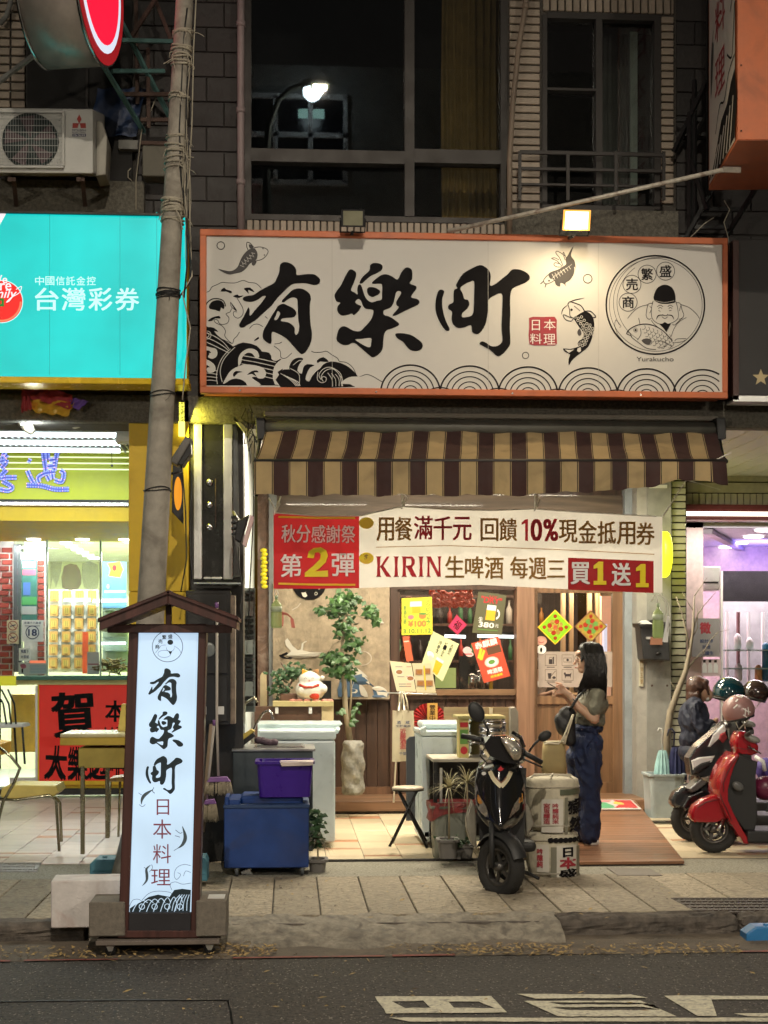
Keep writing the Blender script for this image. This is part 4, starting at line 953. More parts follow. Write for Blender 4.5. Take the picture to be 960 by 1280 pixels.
# dolly with castors
dy = thing('sign_dolly','flat dark trolley with castors under the upright lit sign','trolley',(X(203,YU),YU+.15,-.12))
zt_ = Z(1172,YU,203)-.002
MB().box(X(121,YU),X(275,YU),YU-.06,YU+.4,zt_-.03,zt_-.004,.004).build('platform',mat('worn_ply',(.16,.13,.11),.8,dirt=.5),dy)
for x_,y_ in ((138,YU),(262,YU),(138,YU+.33),(262,YU+.33)):
    X_ = X(x_,YU);c = (X_,y_,-.12+.03)
    q = MB();q.lathe([(.004,-.012),(.03,-.012),(.032,0),(.03,.012),(.004,.012)],(0,0,0),16,Matrix.Rotation(rad(90),3,'X')); 
    w1 = MB();w1.lathe([(.001,-.012),(.028,-.012),(.031,-.004),(.031,.004),(.028,.012),(.001,.012)],c,16,Matrix.Rotation(rad(90),3,'X'));wo = w1.build('castor_wheel',M_black,dy)
    q = MB();q.loft([[Vector((X_-.028,y_-.02,zt_-.03)),Vector((X_+.028,y_-.02,zt_-.03)),Vector((X_+.028,y_+.02,zt_-.03)),Vector((X_-.028,y_+.02,zt_-.03))],[Vector((X_-.008,y_-.018,-.09)),Vector((X_+.012,y_-.018,-.09)),Vector((X_+.012,y_+.018,-.09)),Vector((X_-.008,y_+.018,-.09))]],smooth=False);q.build('castor_fork',M_alum,dy)
# ballast blocks
def block(name,label,px0,py0,px1,py1,Y0,dep,m,rz=0,cat='block',bev=.006,skew=None):
    A_ = W(px0,py1,Y0);B_ = W(px1,py0,Y0);w_ = B_.x-A_.x;h = W((px0+px1)/2,py0,Y0).z-W((px0+px1)/2,py1,Y0).z
    t = MB();t.box(-w_/2,w_/2,0,dep,0,h,bev,1);me = t.mesh(name);o = link(name,me,m);o.location = ((A_.x+B_.x)/2,Y0,A_.z);o.rotation_euler = (0,0,rad(rz));return tag(o,label,cat)
M_gran = mat('grey_granite',(.19,.165,.135),.85,var=.35,vs=30,bump=.6,bs=120)
block('ballast_block','grey stone block on the trolley left of the lit sign',111,1128,156,1171,YU-.02,.3,M_gran)
b2 = block('ballast_block','grey stone block on the trolley right of the lit sign',245,1126,283,1171,YU-.02,.36,M_gran)
MB().box(X(260,YU+.1),X(281,YU+.1),YU+.05,YU+.2,Z(1126,YU,265)+.0005,Z(1126,YU,265)+.006).build('label_sheet',M_white,b2)
block('long_concrete_block','whitewashed concrete block with pinkish end behind the lit sign',64,1101,178,1160,YU+.3,.26,mat('whitewashed_concrete',(.66,.62,.60),.85,var=.2,vs=8,bump=.5,dirt=.5,two=(.42,.24,.2)),3)
# blue plastic feet of the barrier near the pole, and blue block on the road
M_blue = mat('blue_plastic',(.035,.16,.30),.45,var=.2,vs=10,dirt=.3);M_tealp = mat('teal_plastic',(.06,.20,.27),.5,var=.25,dirt=.4)
def foot(label,px0,py0,px1,py1,Y0,m,dep=.25):
    A_ = W(px0,py1,Y0);B_ = W(px1,py0,Y0);x0,x1,z0,z1 = A_.x,B_.x,A_.z,B_.z;t = thing('barrier_foot',label,'barrier foot',((x0+x1)/2,Y0,z0))
    q = MB();c = [(x0,z0),(x1,z0),(x1+.0,z0+(z1-z0)*.8),(x1-(x1-x0)*.1,z1),(x0+(x1-x0)*.22,z1),(x0,z0+(z1-z0)*.72)]
    q.prism([(a_,Y0,b_) for a_,b_ in c],(0,dep,0),.012,2);q.build('foot_body',m,t)
    q = MB();q.lathe([(.001,0),(.02,0),(.018,.012),(.001,.012)],((x0+x1)/2,Y0+dep*.4,z1-.004),12);q.build('filler_cap',m,t)
    q = MB();q.box(x0+.02,x1-.01,Y0-.006,Y0+.01,z0+(z1-z0)*.3,z0+(z1-z0)*.36,.003);q.build('moulded_rib',m,t)
    return t
foot('pale blue plastic barrier foot left of the pole base',112,1074,146,1096,10.75,M_tealp)
foot('teal plastic barrier foot between lit sign and blue cabinet',232,1072,259,1102,10.5,M_tealp)
foot('bright blue plastic barrier foot at the kerb, right edge',933,1158,990,1189,8.95,mat('bright_blue_plastic',(.03,.19,.45),.4,var=.15,dirt=.25),.14)
# ================================================================== utility pole with ropes
YP = 10.55
M_pole = mat('weathered_pole',(.34,.31,.26),.85,var=.35,vs=7,bump=.6,bs=40,dirt=.7,two=(.13,.11,.09))
def pole_c(py): return 203.5-(py-490)*.0555
def pole_r(py): return .058+.037*min(1,max(0,py/740))
po = thing('utility_pole','leaning weathered utility pole bound with frayed ropes and cables','utility pole',tuple(W(pole_c(1090),1090,YP)))
ys = [-60,60,120,180,240,330,420,520,640,760,880,1000,1092]
MB().tube([W(pole_c(y),y,YP) for y in ys],[pole_r(y) for y in ys],20).build('pole_shaft',M_pole,po)
q = MB();q.tube([W(pole_c(1045)-2,1045,YP),W(pole_c(1095)-4,1097,YP)],[.105,.15],20);q.build('concrete_foot',M_concrete,po)
R = random.Random(2)
def wrap(py,n,spread,r,m,name='rope_wrap',loose=3):
    q = MB();c = W(pole_c(py),py,YP);rr = pole_r(py)+r
    for i in range(n):
        z = R.uniform(-spread,spread);tl = R.uniform(-.25,.25);a0 = R.uniform(0,6.28)
        q.tube([c+Vector((math.cos(a0+a)*(rr+.003*math.sin(a*3+i)),math.sin(a0+a)*(rr+.003*math.cos(a*2)),z+tl*rr*math.cos(a)+.006*math.sin(2*a+i))) for a in [6.4*k/18 for k in range(19)]],r,5)
    for i in range(loose):
        a = R.uniform(-2.6,-.2);p = c+Vector((math.cos(a)*rr,math.sin(a)*rr,R.uniform(-spread,spread)));pts = [p]
        d = Vector((math.cos(a),math.sin(a),-.3))*.018
        for k in range(4):
            d = d*.75+Vector((R.uniform(-.012,.012),R.uniform(-.01,.01),R.uniform(-.018,.004)));pts.append(pts[-1]+d)
        q.tube(pts,r*.45,4)
    return tag(q.build(name,m,po),kind='stuff')
for py,n,sp,r,m in ((42,3,.015,.006,M_rope),(66,5,.045,.007,M_rope),(78,3,.03,.006,M_rope),(120,4,.02,.006,M_rope),(172,3,.01,.005,M_rope),(192,5,.05,.007,M_rope),(208,4,.03,.006,M_rope),(258,7,.055,.008,M_rope),(272,4,.04,.006,M_rope),(368,8,.04,.0045,M_wire),(492,2,.006,.004,M_wire),(614,2,.004,.004,M_wire)): wrap(py,n,sp,r,m,loose=4 if m is M_rope else 1)
for k,pts in enumerate((((240,-20),(236,60),(233,130),(232,200),(233,270),(234,330),(230,372)),((246,-20),(242,60),(240,150),(236,230),(238,300),(240,345),(228,366),(232,385),(238,410),(232,455),(228,500)),((234,10),(229,50),(227,100),(224,160),(226,220),(232,262),(237,310),(240,335),(236,355),(225,370)))):
    q = MB();q.tube([W(x,y,YP-pole_r(y)*.9 if x < 236 else YP-.02) for x,y in pts],.0065 if k != 1 else .005,6);q.build('cable',(M_wire,M_rope,M_wire)[k],po)
q = MB(); 
for k in range(12):
    x0 = 231+R.uniform(-3,7);y0 = R.uniform(60,250);pts = [(x0,y0)]
    for j in range(6): pts.append((pts[-1][0]+R.uniform(-1.6,1.4),pts[-1][1]+R.uniform(8,20)))
    q.tube([W(x,y,YP-.07+R.uniform(-.02,.03)) for x,y in pts],.003,4)
tag(q.build('frayed_strands',M_rope,po),kind='stuff')
cf = thing('pole_floodlight','black floodlight clamped on the utility pole facing down the street','floodlight',tuple(W(228,560,10.7)))
q = MB();q.pprism([(212,576),(232,545),(240,549),(221,581)],10.62,10.82,.006,1);q.build('lens_panel',mat('smoked_lens',(.16,.15,.14),.2),cf)
q = MB();q.pprism([(216,578),(238,550),(239,566),(228,582)],10.64,10.80,.004,1);q.build('housing',M_black,cf)
q = MB();q.tube([W(228,566,10.7),W(226,590,10.7),W(215,592,10.6)],.009,6);q.build('arm',M_black,cf)

# ================================================================== air conditioner, oval sign, upper left clutter
YA = 11.25
ac = thing('air_conditioner','white outdoor air conditioner unit with round fan grille, upper left','air conditioner',tuple(W(60,218,YA)))
fa,fb,fc_,fd = W(-22,216,YA),W(116,217,YA),W(131,221,YA+.42),W(-6,220,YA+.42)
zt2 = W(116,136,YA).z-fb.z
M_ac = mat('aged_white_enamel',(.58,.58,.55),.5,var=.1,dirt=.35,two=(.3,.28,.24))
MB().prism([fa,fb,fc_,fd],(0,0,zt2),.012,2).build('casing',M_ac,ac)
FA = frame2(W(-22,216,YA),(fb-fa)/138,(fb-fa).cross(Vector((0,0,1)))*0+Vector((0,0,-1))*(zt2/80),.002)  # u,v in px from top-left when v=-80..0
fr_ = lambda u,v,l=0: fa+(fb-fa)*((u+22)/138)+Vector((0,0,zt2*((216-v)/80)))+Vector((0,-1,0))*l
q = MB();q.lathe([(.001,0),(.205,0),(.205,.004),(.001,.004)],(0,0,0),32,Matrix.Rotation(rad(90),3,'X')); 
bmesh.ops.translate(q.bm,verts=q.bm.verts,vec=fr_(38,177,.005));q.build('fan_opening',mat('dark_grey_opening',(.035,.05,.05),.6),ac)
q = MB()
for k in range(5):
    a = k*2*math.pi/5
    c = fr_(38,177,.012);q.prism([c+Vector((math.cos(a+t)*r_,0,math.sin(a+t)*r_)) for t,r_ in ((0,.03),(.15,.19),(.75,.19),(.5,.03))],(0,.003,0))
q.build('fan_blade',mat('plum_fan_blade',(.10,.06,.07),.5),ac)
q = MB()
for i in range(24): a_ = fr_(1+i*3.25,208,.03);b_ = fr_(1+i*3.25,143,.03);q.tube([a_,b_],.0016,4)
for i in range(9): a_ = fr_(0,143+i*8.1,.03);b_ = fr_(79,143+i*8.1,.03);q.tube([a_,b_],.0022,4)
q.build('fan_grille',mat('pale_wire',(.55,.57,.55),.4),ac)
q = MB()
for u0,v0,u1,v1 in ((-2,140,80,143),(-2,208,80,211),(78,143,81,208)):
    A_,B_,C_,D_ = (fr_(*p) for p in ((u0,v0),(u1,v0),(u1,v1),(u0,v1)));q.prism([A_,B_,C_,D_],(0,-.03,0),.003,1)
q.build('grille_frame',M_ac,ac)
ik = Ink(lambda u,v,l: fr_(u,v,.002+l));M_logr = mat('logo_red',(.40,.06,.05),.6);M_logb = mat('logo_navy',(.07,.08,.16),.6)
for tri in ([(99,143),(102,149),(99,155),(96,149)],[(98.5,154),(91,154),(90.5,160),(97,160)],[(99.5,154),(107,154),(107.5,160),(101,160)]): ik.poly(M_logr,tri)
ik.text(M_logb,'MITSUBISHI',90.5,161.5,107.5,164,.01);ik.text(M_logb,'ELECTRIC',90.5,164.6,107.5,166.5,.0)
ik.rect(M_logb,90.5,167.2,107.5,170.5);ik.text(M_whiteink,'Mr.SLIM',92,167.8,106,170,.01);ik.build({M_logr: 'red_logo',M_logb: 'logo_text',M_whiteink: 'logo_text'},ac)
MB().pprism([(120,150),(128,152),(134,172),(132,218),(120,220)],YA+.1,YA+.36,.01,2).build('side_cover',mat('beige_cover',(.40,.38,.33),.5),ac)
for x_ in (12,98): bar('bracket_arm',W(x_,224,YA),W(x_+4,224,11.8),.03,.03,M_rust,ac);bar('bracket_strut',W(x_+5,224,YA+.05),W(x_+9,262,11.78),.03,.03,M_rust,ac)
ov = thing('oval_sign','red faced oval lit sign with stainless steel drum at top left','sign',tuple(W(95,72,10.8)))
nx = Vector((.978,-.208,0));tx = Vector((.208,.978,0));C1 = W(124,-24,10.6);C0 = C1-nx*.43
def oval(c,a=.115/.208,b=.56,k=36,s=1): return [c+tx*(a*s*math.cos(t))+Vector((0,0,b*s*math.sin(t))) for t in [2*math.pi*i/k for i in range(k)]]
a_ = .5
q = MB();q.loft([oval(C0,a_),oval(C1,a_)]);q.build('steel_drum',mat('brushed_steel_drum',(.40,.35,.31),.35,.35,var=.25,vs=3,bump=.1),ov)
for c_,d_ in ((C0,.02),(C1-nx*.012,.02)): q = MB();q.loft([oval(c_,a_+.008,.568),oval(c_+nx*d_,a_+.008,.568)]);q.build('rim',M_steel,ov)
q = MB();q.loft([oval(C1+nx*.009,a_,.555,s=1),oval(C1+nx*.011,a_,.555)]);q.build('red_border',mat('red_enamel',(.45,.02,.03),.35,emit=(.7,.02,.03),es=.35),ov)
q = MB();q.loft([oval(C1+nx*.0115,a_,.555,s=.86),oval(C1+nx*.013,a_,.555,s=.86)]);q.build('white_ring',glow('white_ring_glow',(.8,.85,1),.9),ov)
q = MB();q.loft([oval(C1+nx*.0135,a_,.555,s=.76),oval(C1+nx*.015,a_,.555,s=.76)]);q.build('red_face',glow('red_face_glow',(1,.012,.05),1.0),ov)
tr = thing('steel_truss','rusty and teal steel bracket frame behind the oval sign','bracket',tuple(W(170,160,11.5)))
for a_,b_,m in (((143,10,11.2),(213,148,11.75),M_teal),((125,75,11.0),(180,165,11.75),M_teal),((135,50,11.2),(215,52,11.5),M_teal),((140,89,11.3),(205,89,11.6),M_teal),((150,118,11.4),(215,118,11.6),M_rust),((163,48,11.4),(200,-10,11.4),M_rust),((190,-10,11.5),(214,50,11.5),M_rust),((185,60,11.5),(186,160,11.6),M_rust),((170,0,11.6),(172,130,11.7),M_rust),((176,150,11.6),(214,150,11.6),M_rust),((-5,105,11.1),(52,62,10.9),mat('galvanised',(.34,.34,.32),.5,.5,var=.3))): bar('steel_bar',W(*a_),W(*b_),.028,.028,m,tr)
tp = MB();g = [[W(110+60*i/8+(8-j)*1.5,110+60*j/8,11.72)+Vector((0,.03*math.sin(i*1.7+j),0)) for i in range(9)] for j in range(9)]
tag(tp.sheet(g).build('blue_tarpaulin',mat('dark_blue_tarp',(.02,.04,.10),.5,var=.3)),'dark blue tarpaulin stretched behind the steel frame','tarpaulin')
jb = thing('junction_box','dusty grey junction box on the wall beside the pole','junction box',tuple(W(195,220,11.6)))
MB().pbox(178,180,214,220,11.6,11.78,.006).build('box_body',mat('dusty_box',(.17,.16,.13),.8,dirt=.5),jb);MB().pbox(176,176,216,181,11.58,11.79,.004).build('lid',M_rust,jb)
MB().pbox(34,-40,165,225,11.76,11.815).build('dark_recess_panel',mat('recess_shade_panel',(.022,.021,.02),.8,var=.4),bd)  # flat panel, darkness of the window recess put into its colour
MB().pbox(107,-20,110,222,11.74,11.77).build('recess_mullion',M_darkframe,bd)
MB().pbox(148,175,172,186,11.7,11.76).build('pale_ledge',M_concrete,bd)
t = thing('wall_cable','thin pale cable hanging down the wall beside the pole','cable',tuple(W(170,262,11.6)))
MB().tube([W(x,y,11.7) for x,y in ((195,122),(188,140),(178,155),(175,180),(173,200),(170,225),(170,262))],.005,5).build('cable_run',M_rope,t)
MB().tube([W(x,y,11.7) for x,y in ((0,30),(8,20),(14,0),(15,-20))],.02,6).build('conduit',M_concrete,t)
MB().tube([W(x,y,11.68) for x,y in ((164,210),(160,214),(160,222),(165,226))],.004,5).build('cable_end',M_rope,t)

# ================================================================== lottery shop
YL = 11.15
lot = thing('lottery_signboard','turquoise lit signboard with white characters and round red badge','signboard',tuple(W(50,478,YL)))
MB().pbox(-300,264,234,471,YL+.01,YL+.24,.004).build('sign_case',M_yellow,lot)
MB().pbox(-300,264,233,470,YL-.003,YL+.012).build('lit_face',lightbox('turquoise_lightbox',(.0,.63,.60),.92,.9,.05,'X'),lot)
MB().pbox(-300,470,236,478,YL-.03,YL+.24,.004).build('bottom_trim',mat('glossy_yellow_trim',(.72,.48,.01),.25,.2,var=.1),lot)
MB().pbox(-300,262,233,265,YL-.03,YL+.24,.002).build('top_trim',M_darkframe,lot)
M_mint = glow('mint_lettering',(.55,.95,.9),1.0)
ik = Ink(onY(YL-.003,.001));M_tse = glow('turquoise_seam',(0,.55,.52),.62)
for x_ in (-40,62,150,196): ik.line(M_tse,[(x_,265),(x_,469)],.8)
for i,ch in enumerate('中國信託金控'): ik.text(M_mint,ch,44+i*12.9,345.5,55+i*12.9,356.5,.012)
for i,ch in enumerate('台灣彩券'): ik.text(M_mint,ch,44+i*33.5,360,73+i*33.5,388,.018)
M_badge = glow('badge_red',(.9,.012,.01),.9)
ik.disc(M_mint,2,377,27,n=40);ik.disc(M_badge,2,377,26,n=40);M_sal = glow('badge_salmon',(1,.25,.12),.8);ik.ring(M_sal,2,377,24,2.4,a0=0,a1=120)
M_wl = glow('white_lettering_lit',(1,.9,.95),.9)
ik.text(M_wl,'We',-12,344,9,354,.015);ik.text(M_wl,'are',-8,354,14,363,.015);ik.text(M_wl,'family',-20,361,20,376,.01,skew=.3);ik.line(M_wl,[(20,362),(27,358),(24,366),(14,372),(8,378),(12,376)],1,4)
M_gl = glow('badge_green',(.02,.25,.02),.7);ik.rect(M_gl,-8,373,5,383);ik.rect(M_badge,-4,376,2,380)
ik.poly(M_wl,[(-40,264.5),(9,264.5),(0,281),(-40,340)])
ik.build({M_tse: 'sheet_seam',M_mint: 'white_characters',M_badge: 'red_badge',M_wl: 'badge_script',M_gl: 'green_square',M_sal: 'badge_crescent'},lot)
# yellow pillar
yp = thing('yellow_pillar','mustard yellow arcade pillar of the lottery shop behind the pole','pillar',(X(200,YF),YF,0))
a = X(161,YF);b = X(236,YF)
for i,(z0,z1) in enumerate(((0,1.05),(1.054,2.08),(2.084,3.38))): MB().box(a,b,YF,YF+.45,z0,z1,.003).build('yellow_panel',M_yellow,yp)
lst = thing('lemon_light_strip','lemon yellow vertical light strip on the pillar edge','light',tuple(W(226,540,YF-.03)))
MB().pbox(223,502,231,545,YF-.05,YF-.01,.004).build('tube',glow('lemon_glow',(1,.95,.12),3.2),lst);MB().pbox(231,500,236,548,YF-.05,YF-.002,.002).build('holder',M_yellow,lst)
lamp('lemon_light','AREA',W(236,540,YF-.12),4,(1,.9,.1),.1,.4,target=W(290,560,YF))
# neighbour black pillar sign with orange oval
ob_ = thing('hanging_oval_sign','black narrow board with orange oval beside the pole','sign',tuple(W(222,640,11.5)))
MB().pprism([(216,572),(228,585),(229,655),(215,640)],11.5,11.56,.003,1).build('board',M_black,ob_)
ik = Ink(onY(11.5,.003));ik.disc(glow('orange_oval',(1,.36,.01),.75),222.5,617,5,21);ik.build('orange_oval',ob_)
# lit soffit: tubes over the lottery arcade
for k,(Yt,xa_,xb_) in enumerate(((12.6,-60,45),(13.1,-40,146),(13.6,-60,150),(14.1,-60,150))):
    t = thing('tube_light',('first','second','third','fourth')[k]+' white tube light under the lottery arcade ceiling, counted from the street','tube light',(X(40,Yt),Yt,3.45))
    MB().tube([(X(xa_,Yt),Yt,3.47),(X(xb_,Yt),Yt,3.47)],.018,8).build('tube',glow('tube_white',(.8,.96,1),7),t);MB().box(X(xa_,Yt),X(xb_,Yt),Yt-.03,Yt+.03,3.49,3.54).build('batten',M_white,t)
q = MB()
for i in range(60): x_ = -4.4+i*.055;q.box(x_,x_+.012,12.3,14.5,3.5,3.54)
o = q.build('louvre_blade',M_alum,ce);tag(o,kind='stuff')
lamp('lottery_arcade_light','AREA',(X(50,13.2),13.2,3.4),70,(.88,1,.95),2.2,1.2)
# lime beam with LED characters
YB = 14.5
lb = thing('lime_fascia','lime yellow fascia with white stripes and sparkling LED characters','shop fascia',tuple(W(60,672,YB)))
MB().pbox(-120,556,161,624,YB,YB+.1).build('lime_panel',M_lime,lb)
MB().pbox(-120,624,161,627,YB-.03,YB+.1).build('dark_trim',M_black,lb);MB().pbox(-120,627,161,632,YB-.05,YB+.1,.004).build('steel_trim',M_steel,lb)
MB().pbox(-120,632,161,651,YB-.02,YB+.1).build('yellow_band',M_yellow,lb)
MB().box(X(-120,YB),X(163,YB),YB+.1,17.4,Z(651,YB),Z(651,YB)+.06).build('yellow_soffit',mat('yellow_soffit_paint',(.74,.56,.05),.5),lb)
for y_ in (563.5,571,578.5,586): MB().pbox(-100,y_-.8,161,y_+.8,YB-.006,YB+.002).build('white_stripe',glow('white_stripe_glow',(.9,1,.6),1.1),lb)
ik = Ink(onY(YB-.006,.008));M_led = glow('led_blue_white',(.35,.45,1),1.4);M_ledb = mat('led_blue_back',(.06,.09,.42),.5,emit=(.1,.12,.6),es=.6);M_ledp = glow('led_pink',(1,.5,.75),1.3)
def led(pts,w_=3.6):
    ik.line(M_ledb,pts,w_+1.6,3);P = smooth_poly(pts,6,False)
    for i,p in enumerate(P):
        q_ = P[min(i+1,len(P)-1)];o_ = P[max(i-1,0)];d = (q_[0]-o_[0],q_[1]-o_[1]);L = math.hypot(*d) or 1;n_ = (-d[1]/L,d[0]/L)
        for s_ in (-1,1): ik.disc(M_led if (i % 5) else M_ledp,p[0]+n_[0]*w_*.42*s_,p[1]+n_[1]*w_*.42*s_,.8,n=6)
sc_ = 165/960;zl = lambda L: [(x*sc_,560+y*sc_) for x,y in L]
for L in ([(205,88),(225,98)],[(200,165),(220,210),(245,255)],[(195,270),(300,275),(400,300),(500,300)],[(285,250),(280,215),(330,185),(400,175)],[(315,30),(325,100),(335,165)],[(345,30),(350,90)],[(420,20),(405,90),(395,165)],[(360,90),(400,85)],[(350,135),(400,130)],[(345,205),(360,235)],[(380,190),(385,225)],[(440,165),(465,185),(450,245),(400,235)],[(10,10),(40,20),(20,70),(55,50)],[(0,100),(50,95),(10,150)],[(50,160),(0,215),(60,215),(120,215)],[(20,240),(90,285),(60,310),(0,300)],[(-60,20),(-70,120),(-50,220),(-20,300)],[(-120,60),(-40,90)]): led(zl(L),4.6)
ik.build({M_ledb: 'character_back',M_led: 'led_dots',M_ledp: 'led_dots'},lb)
for k,x_ in enumerate((42,103,157)): 
    t = thing('downlight','round white downlight over the lottery shop window, '+('left','middle','right')[k]+' one','downlight',(X(x_,17),17,Z(651,YB)-.03));MB().lathe([(.001,0),(.07,0),(.08,.012),(.001,.012)],(X(x_,17),17,Z(651,YB)-.014),16).build('lens',glow('downlight_white',(.95,1,.9),9),t)
# spots, camera and crumpled pennant under the sign
pn = thing('crumpled_pennant','crumpled red, yellow and purple pennant under the turquoise sign','banner',tuple(W(65,520,11.6)))
def cloth(pix,Y,m,name,par,amp=.05):
    """four-corner cloth"""
    g = []
    for j in range(9):
        row = []
        for i in range(13):
            u,v = i/12,j/8;a_ = [pix[0][k]*(1-u)+pix[1][k]*u for k in (0,1)];b_ = [pix[3][k]*(1-u)+pix[2][k]*u for k in (0,1)]
            p = W(a_[0]*(1-v)+b_[0]*v,a_[1]*(1-v)+b_[1]*v,Y);p.y += amp*math.sin(i*1.3+j*.8)*math.sin(j*.9+1)-amp*.5;row.append(p)
        g.append(row)
    return MB().sheet(g).build(name,m,par)
cloth([(33,479),(92,494),(88,512),(40,500)],11.6,mat('pennant_red',(.42,.05,.06),.8),'red_cloth',pn);cloth([(28,478),(38,480),(40,512),(27,516)],11.58,MATS['pennant_red'],'red_fold',pn,.03)
cloth([(30,500),(95,503),(85,521),(45,516)],11.62,mat('pennant_yellow',(.70,.42,.04),.8),'yellow_cloth',pn);cloth([(88,497),(112,502),(98,513),(88,508)],11.61,mat('pennant_purple',(.20,.10,.42),.8),'purple_cloth',pn,.03)
def spot(label,px,py,Y,lit,dx=.1):
    c = W(px,py,Y);t = thing('spotlight',label,'spotlight',tuple(c));M_ = Matrix.Rotation(rad(60),3,'X') @ Matrix.Rotation(rad(dx*200),3,'Y')
    q = MB();q.lathe([(.03,.0),(.045,.05),(.05,.14),(.04,.145),(.03,.1)],(0,0,0),14,M_);q.build('lamp_barrel',mat('beige_lamp',(.42,.38,.30),.5,.2),t,True)
    q = MB();q.lathe([(.001,.11),(.04,.11),(.04,.115)],(0,0,0),14,M_);q.build('lens',glow('spot_lit',(.9,1,1),30) if lit else mat('grey_lens',(.3,.3,.3),.2),t,True)
    MB().tube([(0,0,0),(.0,.03,.16)],.01,6).build('stem',M_black,t,True);return t
spot('beige spotlight hanging below the crumpled pennant',56,520,11.8,False,.15);spot('brightly lit spotlight left of the beige one',40,540,11.9,True,-.1)
spot('small pale spotlight in the middle of the lottery soffit',92,532,12,False,.2);spot('pale spotlight right of the middle under lottery soffit',126,530,12,False,-.2)
lamp('lottery_spot','POINT',W(42,538,11.75),5,(.9,1,1),.05)
bx = thing('hanging_speaker','pale box hanging at the yellow pillar under the sign','speaker',tuple(W(152,552,12.2)));MB().pprism([(146,528),(162,526),(162,552),(144,552)],12.2,12.4,.01).build('box_body',M_ac,bx)
t = thing('pull_cord','thin pull cord hanging before the lime fascia','cord',tuple(W(140,582,13.9)));MB().tube([W(139,500,13.9),W(139,540,13.9),W(140,580,13.9)],.003,4).build('cord',M_wire,t);MB().ball(tuple(W(140,582,13.9)),.012,n=8,k=5).build('cord_knob',M_wire,t)
# shop glass front
YG = 17.2
sf_ = thing('lottery_shop_front','glazed lottery shop front with green counter top','shop front',(X(60,YG),YG,0))
def GBX(px0,py0,px1,py1,Y0,Y1,name,m,par,bev=0): return MB().pbox(px0,py0,px1,py1,Y0,Y1,bev).build(name,m,par)
M_green = mat('green_edge',(.05,.20,.15),.35);M_gf = mat('greenish_frame',(.30,.42,.36),.3,.3)
for x_ in (58.5,125.5): GBX(x_-1,672,x_+1,846,YG-.02,YG+.02,'mullion',M_gf,sf_)
GBX(22,670,60,845,YG,YG+.008,'pane',G_clear,sf_);GBX(60,670,125,845,YG,YG+.008,'pane',G_clear,sf_);GBX(127,670,163,845,YG,YG+.008,'pane',G_clear,sf_)
GBX(20,845,163,850,YG-.12,YG+.3,'counter_top',M_green,sf_,.004);GBX(20,850,163,856,YG-.06,YG+.25,'counter_edge',mat('pale_yellow',(.66,.60,.25),.5),sf_)
GBX(48,856,163,986,YG-.02,YG+.25,'counter_front',M_yellow,sf_);GBX(-60,986,163,994,YG-.08,YG+.25,'plinth',M_black,sf_)
GBX(-60,845,21,857,YG-.02,YG+.02,'yellow_notice_strip',glow('lemon_strip',(.75,.72,.03),.55),sf_)
GBX(11,857,48,972,YG,YG+.008,'pane',G_clear,sf_);GBX(12,972,48,986,YG-.03,YG+.03,'bottom_rail',M_alum,sf_);GBX(44,857,48,972,YG-.03,YG+.03,'mullion',M_alum,sf_)
# interior
rm_ = thing('lottery_interior','bright lottery shop interior with brick wall and lime wall','shop interior',(X(60,19),19,0))
MB().box(X(-90,YG),X(200,YG),21.5,21.6,0,3.2).build('back_wall',mat('lime_wall',(.68,.70,.48),.6),rm_)
MB().box(X(150,YG)+.25,X(150,YG)+.33,YG+.02,21.5,0,3.2).build('side_wall',mat('lime_side',(.64,.70,.22),.5),rm_)
MB().box(-5.5,X(175,YG),YG+.05,21.6,Z(651,YB)+.02,Z(651,YB)+.1).build('ceiling',mat('white_ceiling',(.75,.78,.75),.7),rm_)
MB().box(-5.5,X(175,YG),YG+.05,21.6,-.02,.001).build('floor',mat('shop_floor',(.5,.5,.46),.4),rm_)
for k in range(6):
    Yc = 17.7+k*.55;MB().box(X(75+k*7,Yc),X(88+k*7,Yc),Yc,Yc+.12,Z(651,YB)-.0,Z(651,YB)+.02).build('ceiling_lamp',glow('interior_lamp',(.95,1,.95),5),rm_)
# bricks: individual pieces
M_brick = mat('red_brick',(.36,.07,.055),.8,var=.3,vs=20,bump=.5,rnd=.35);M_wm = mat('white_mortar',(.66,.62,.60),.9)
YBk = YG+.35
GBX(-60,672,17,846,YBk+.02,YBk+.1,'brick_backing',M_wm,rm_);GBX(30,672,57,846,YBk+.02,YBk+.1,'brick_backing',M_wm,rm_)
def bricks(px0,px1,py0,py1,Y,bw,bh,par):
    a_ = W(px0,py1,Y);b_ = W(px1,py0,Y);zc = a_.z;r = 0;cache = {}
    while zc < b_.z-.02:
        x_ = a_.x-(bw/2 if r % 2 else 0)
        while x_ < b_.x-.02:
            u0,u1 = max(x_,a_.x),min(x_+bw,b_.x);k = round(u1-u0,3)
            if k > .02:
                if k not in cache: cache[k] = MB().box(-k/2+.009,k/2-.009,0,.04,-bh/2+.008,bh/2-.008,.003).mesh('brick');cache[k].materials.append(M_brick)
                o = bpy.data.objects.new('brick',cache[k]);COL.objects.link(o);o.parent = par;o.location = Vector(((u0+u1)/2,Y,zc+bh/2))-wloc(par)
            x_ += bw
        zc += bh;r += 1
bricks(-20,16,684,845,YBk,.19,.07,rm_);bricks(46,56,700,845,YBk,.19,.07,rm_)
GBX(17,680,26,840,YBk-.06,YBk+.1,'dark_door_edge',mat('dark_grey_door',(.06,.07,.08),.3),rm_)
P_ = GBX(27,700,46,775,YBk-.02,YBk-.01,'tall_poster',mat('teal_poster',(.05,.18,.16),.5),rm_)
ik = Ink(onY(YBk-.02,.002));C = lambda n_,c,**k_: mat(n_,c,.5,bump=0,var=.05,**k_)
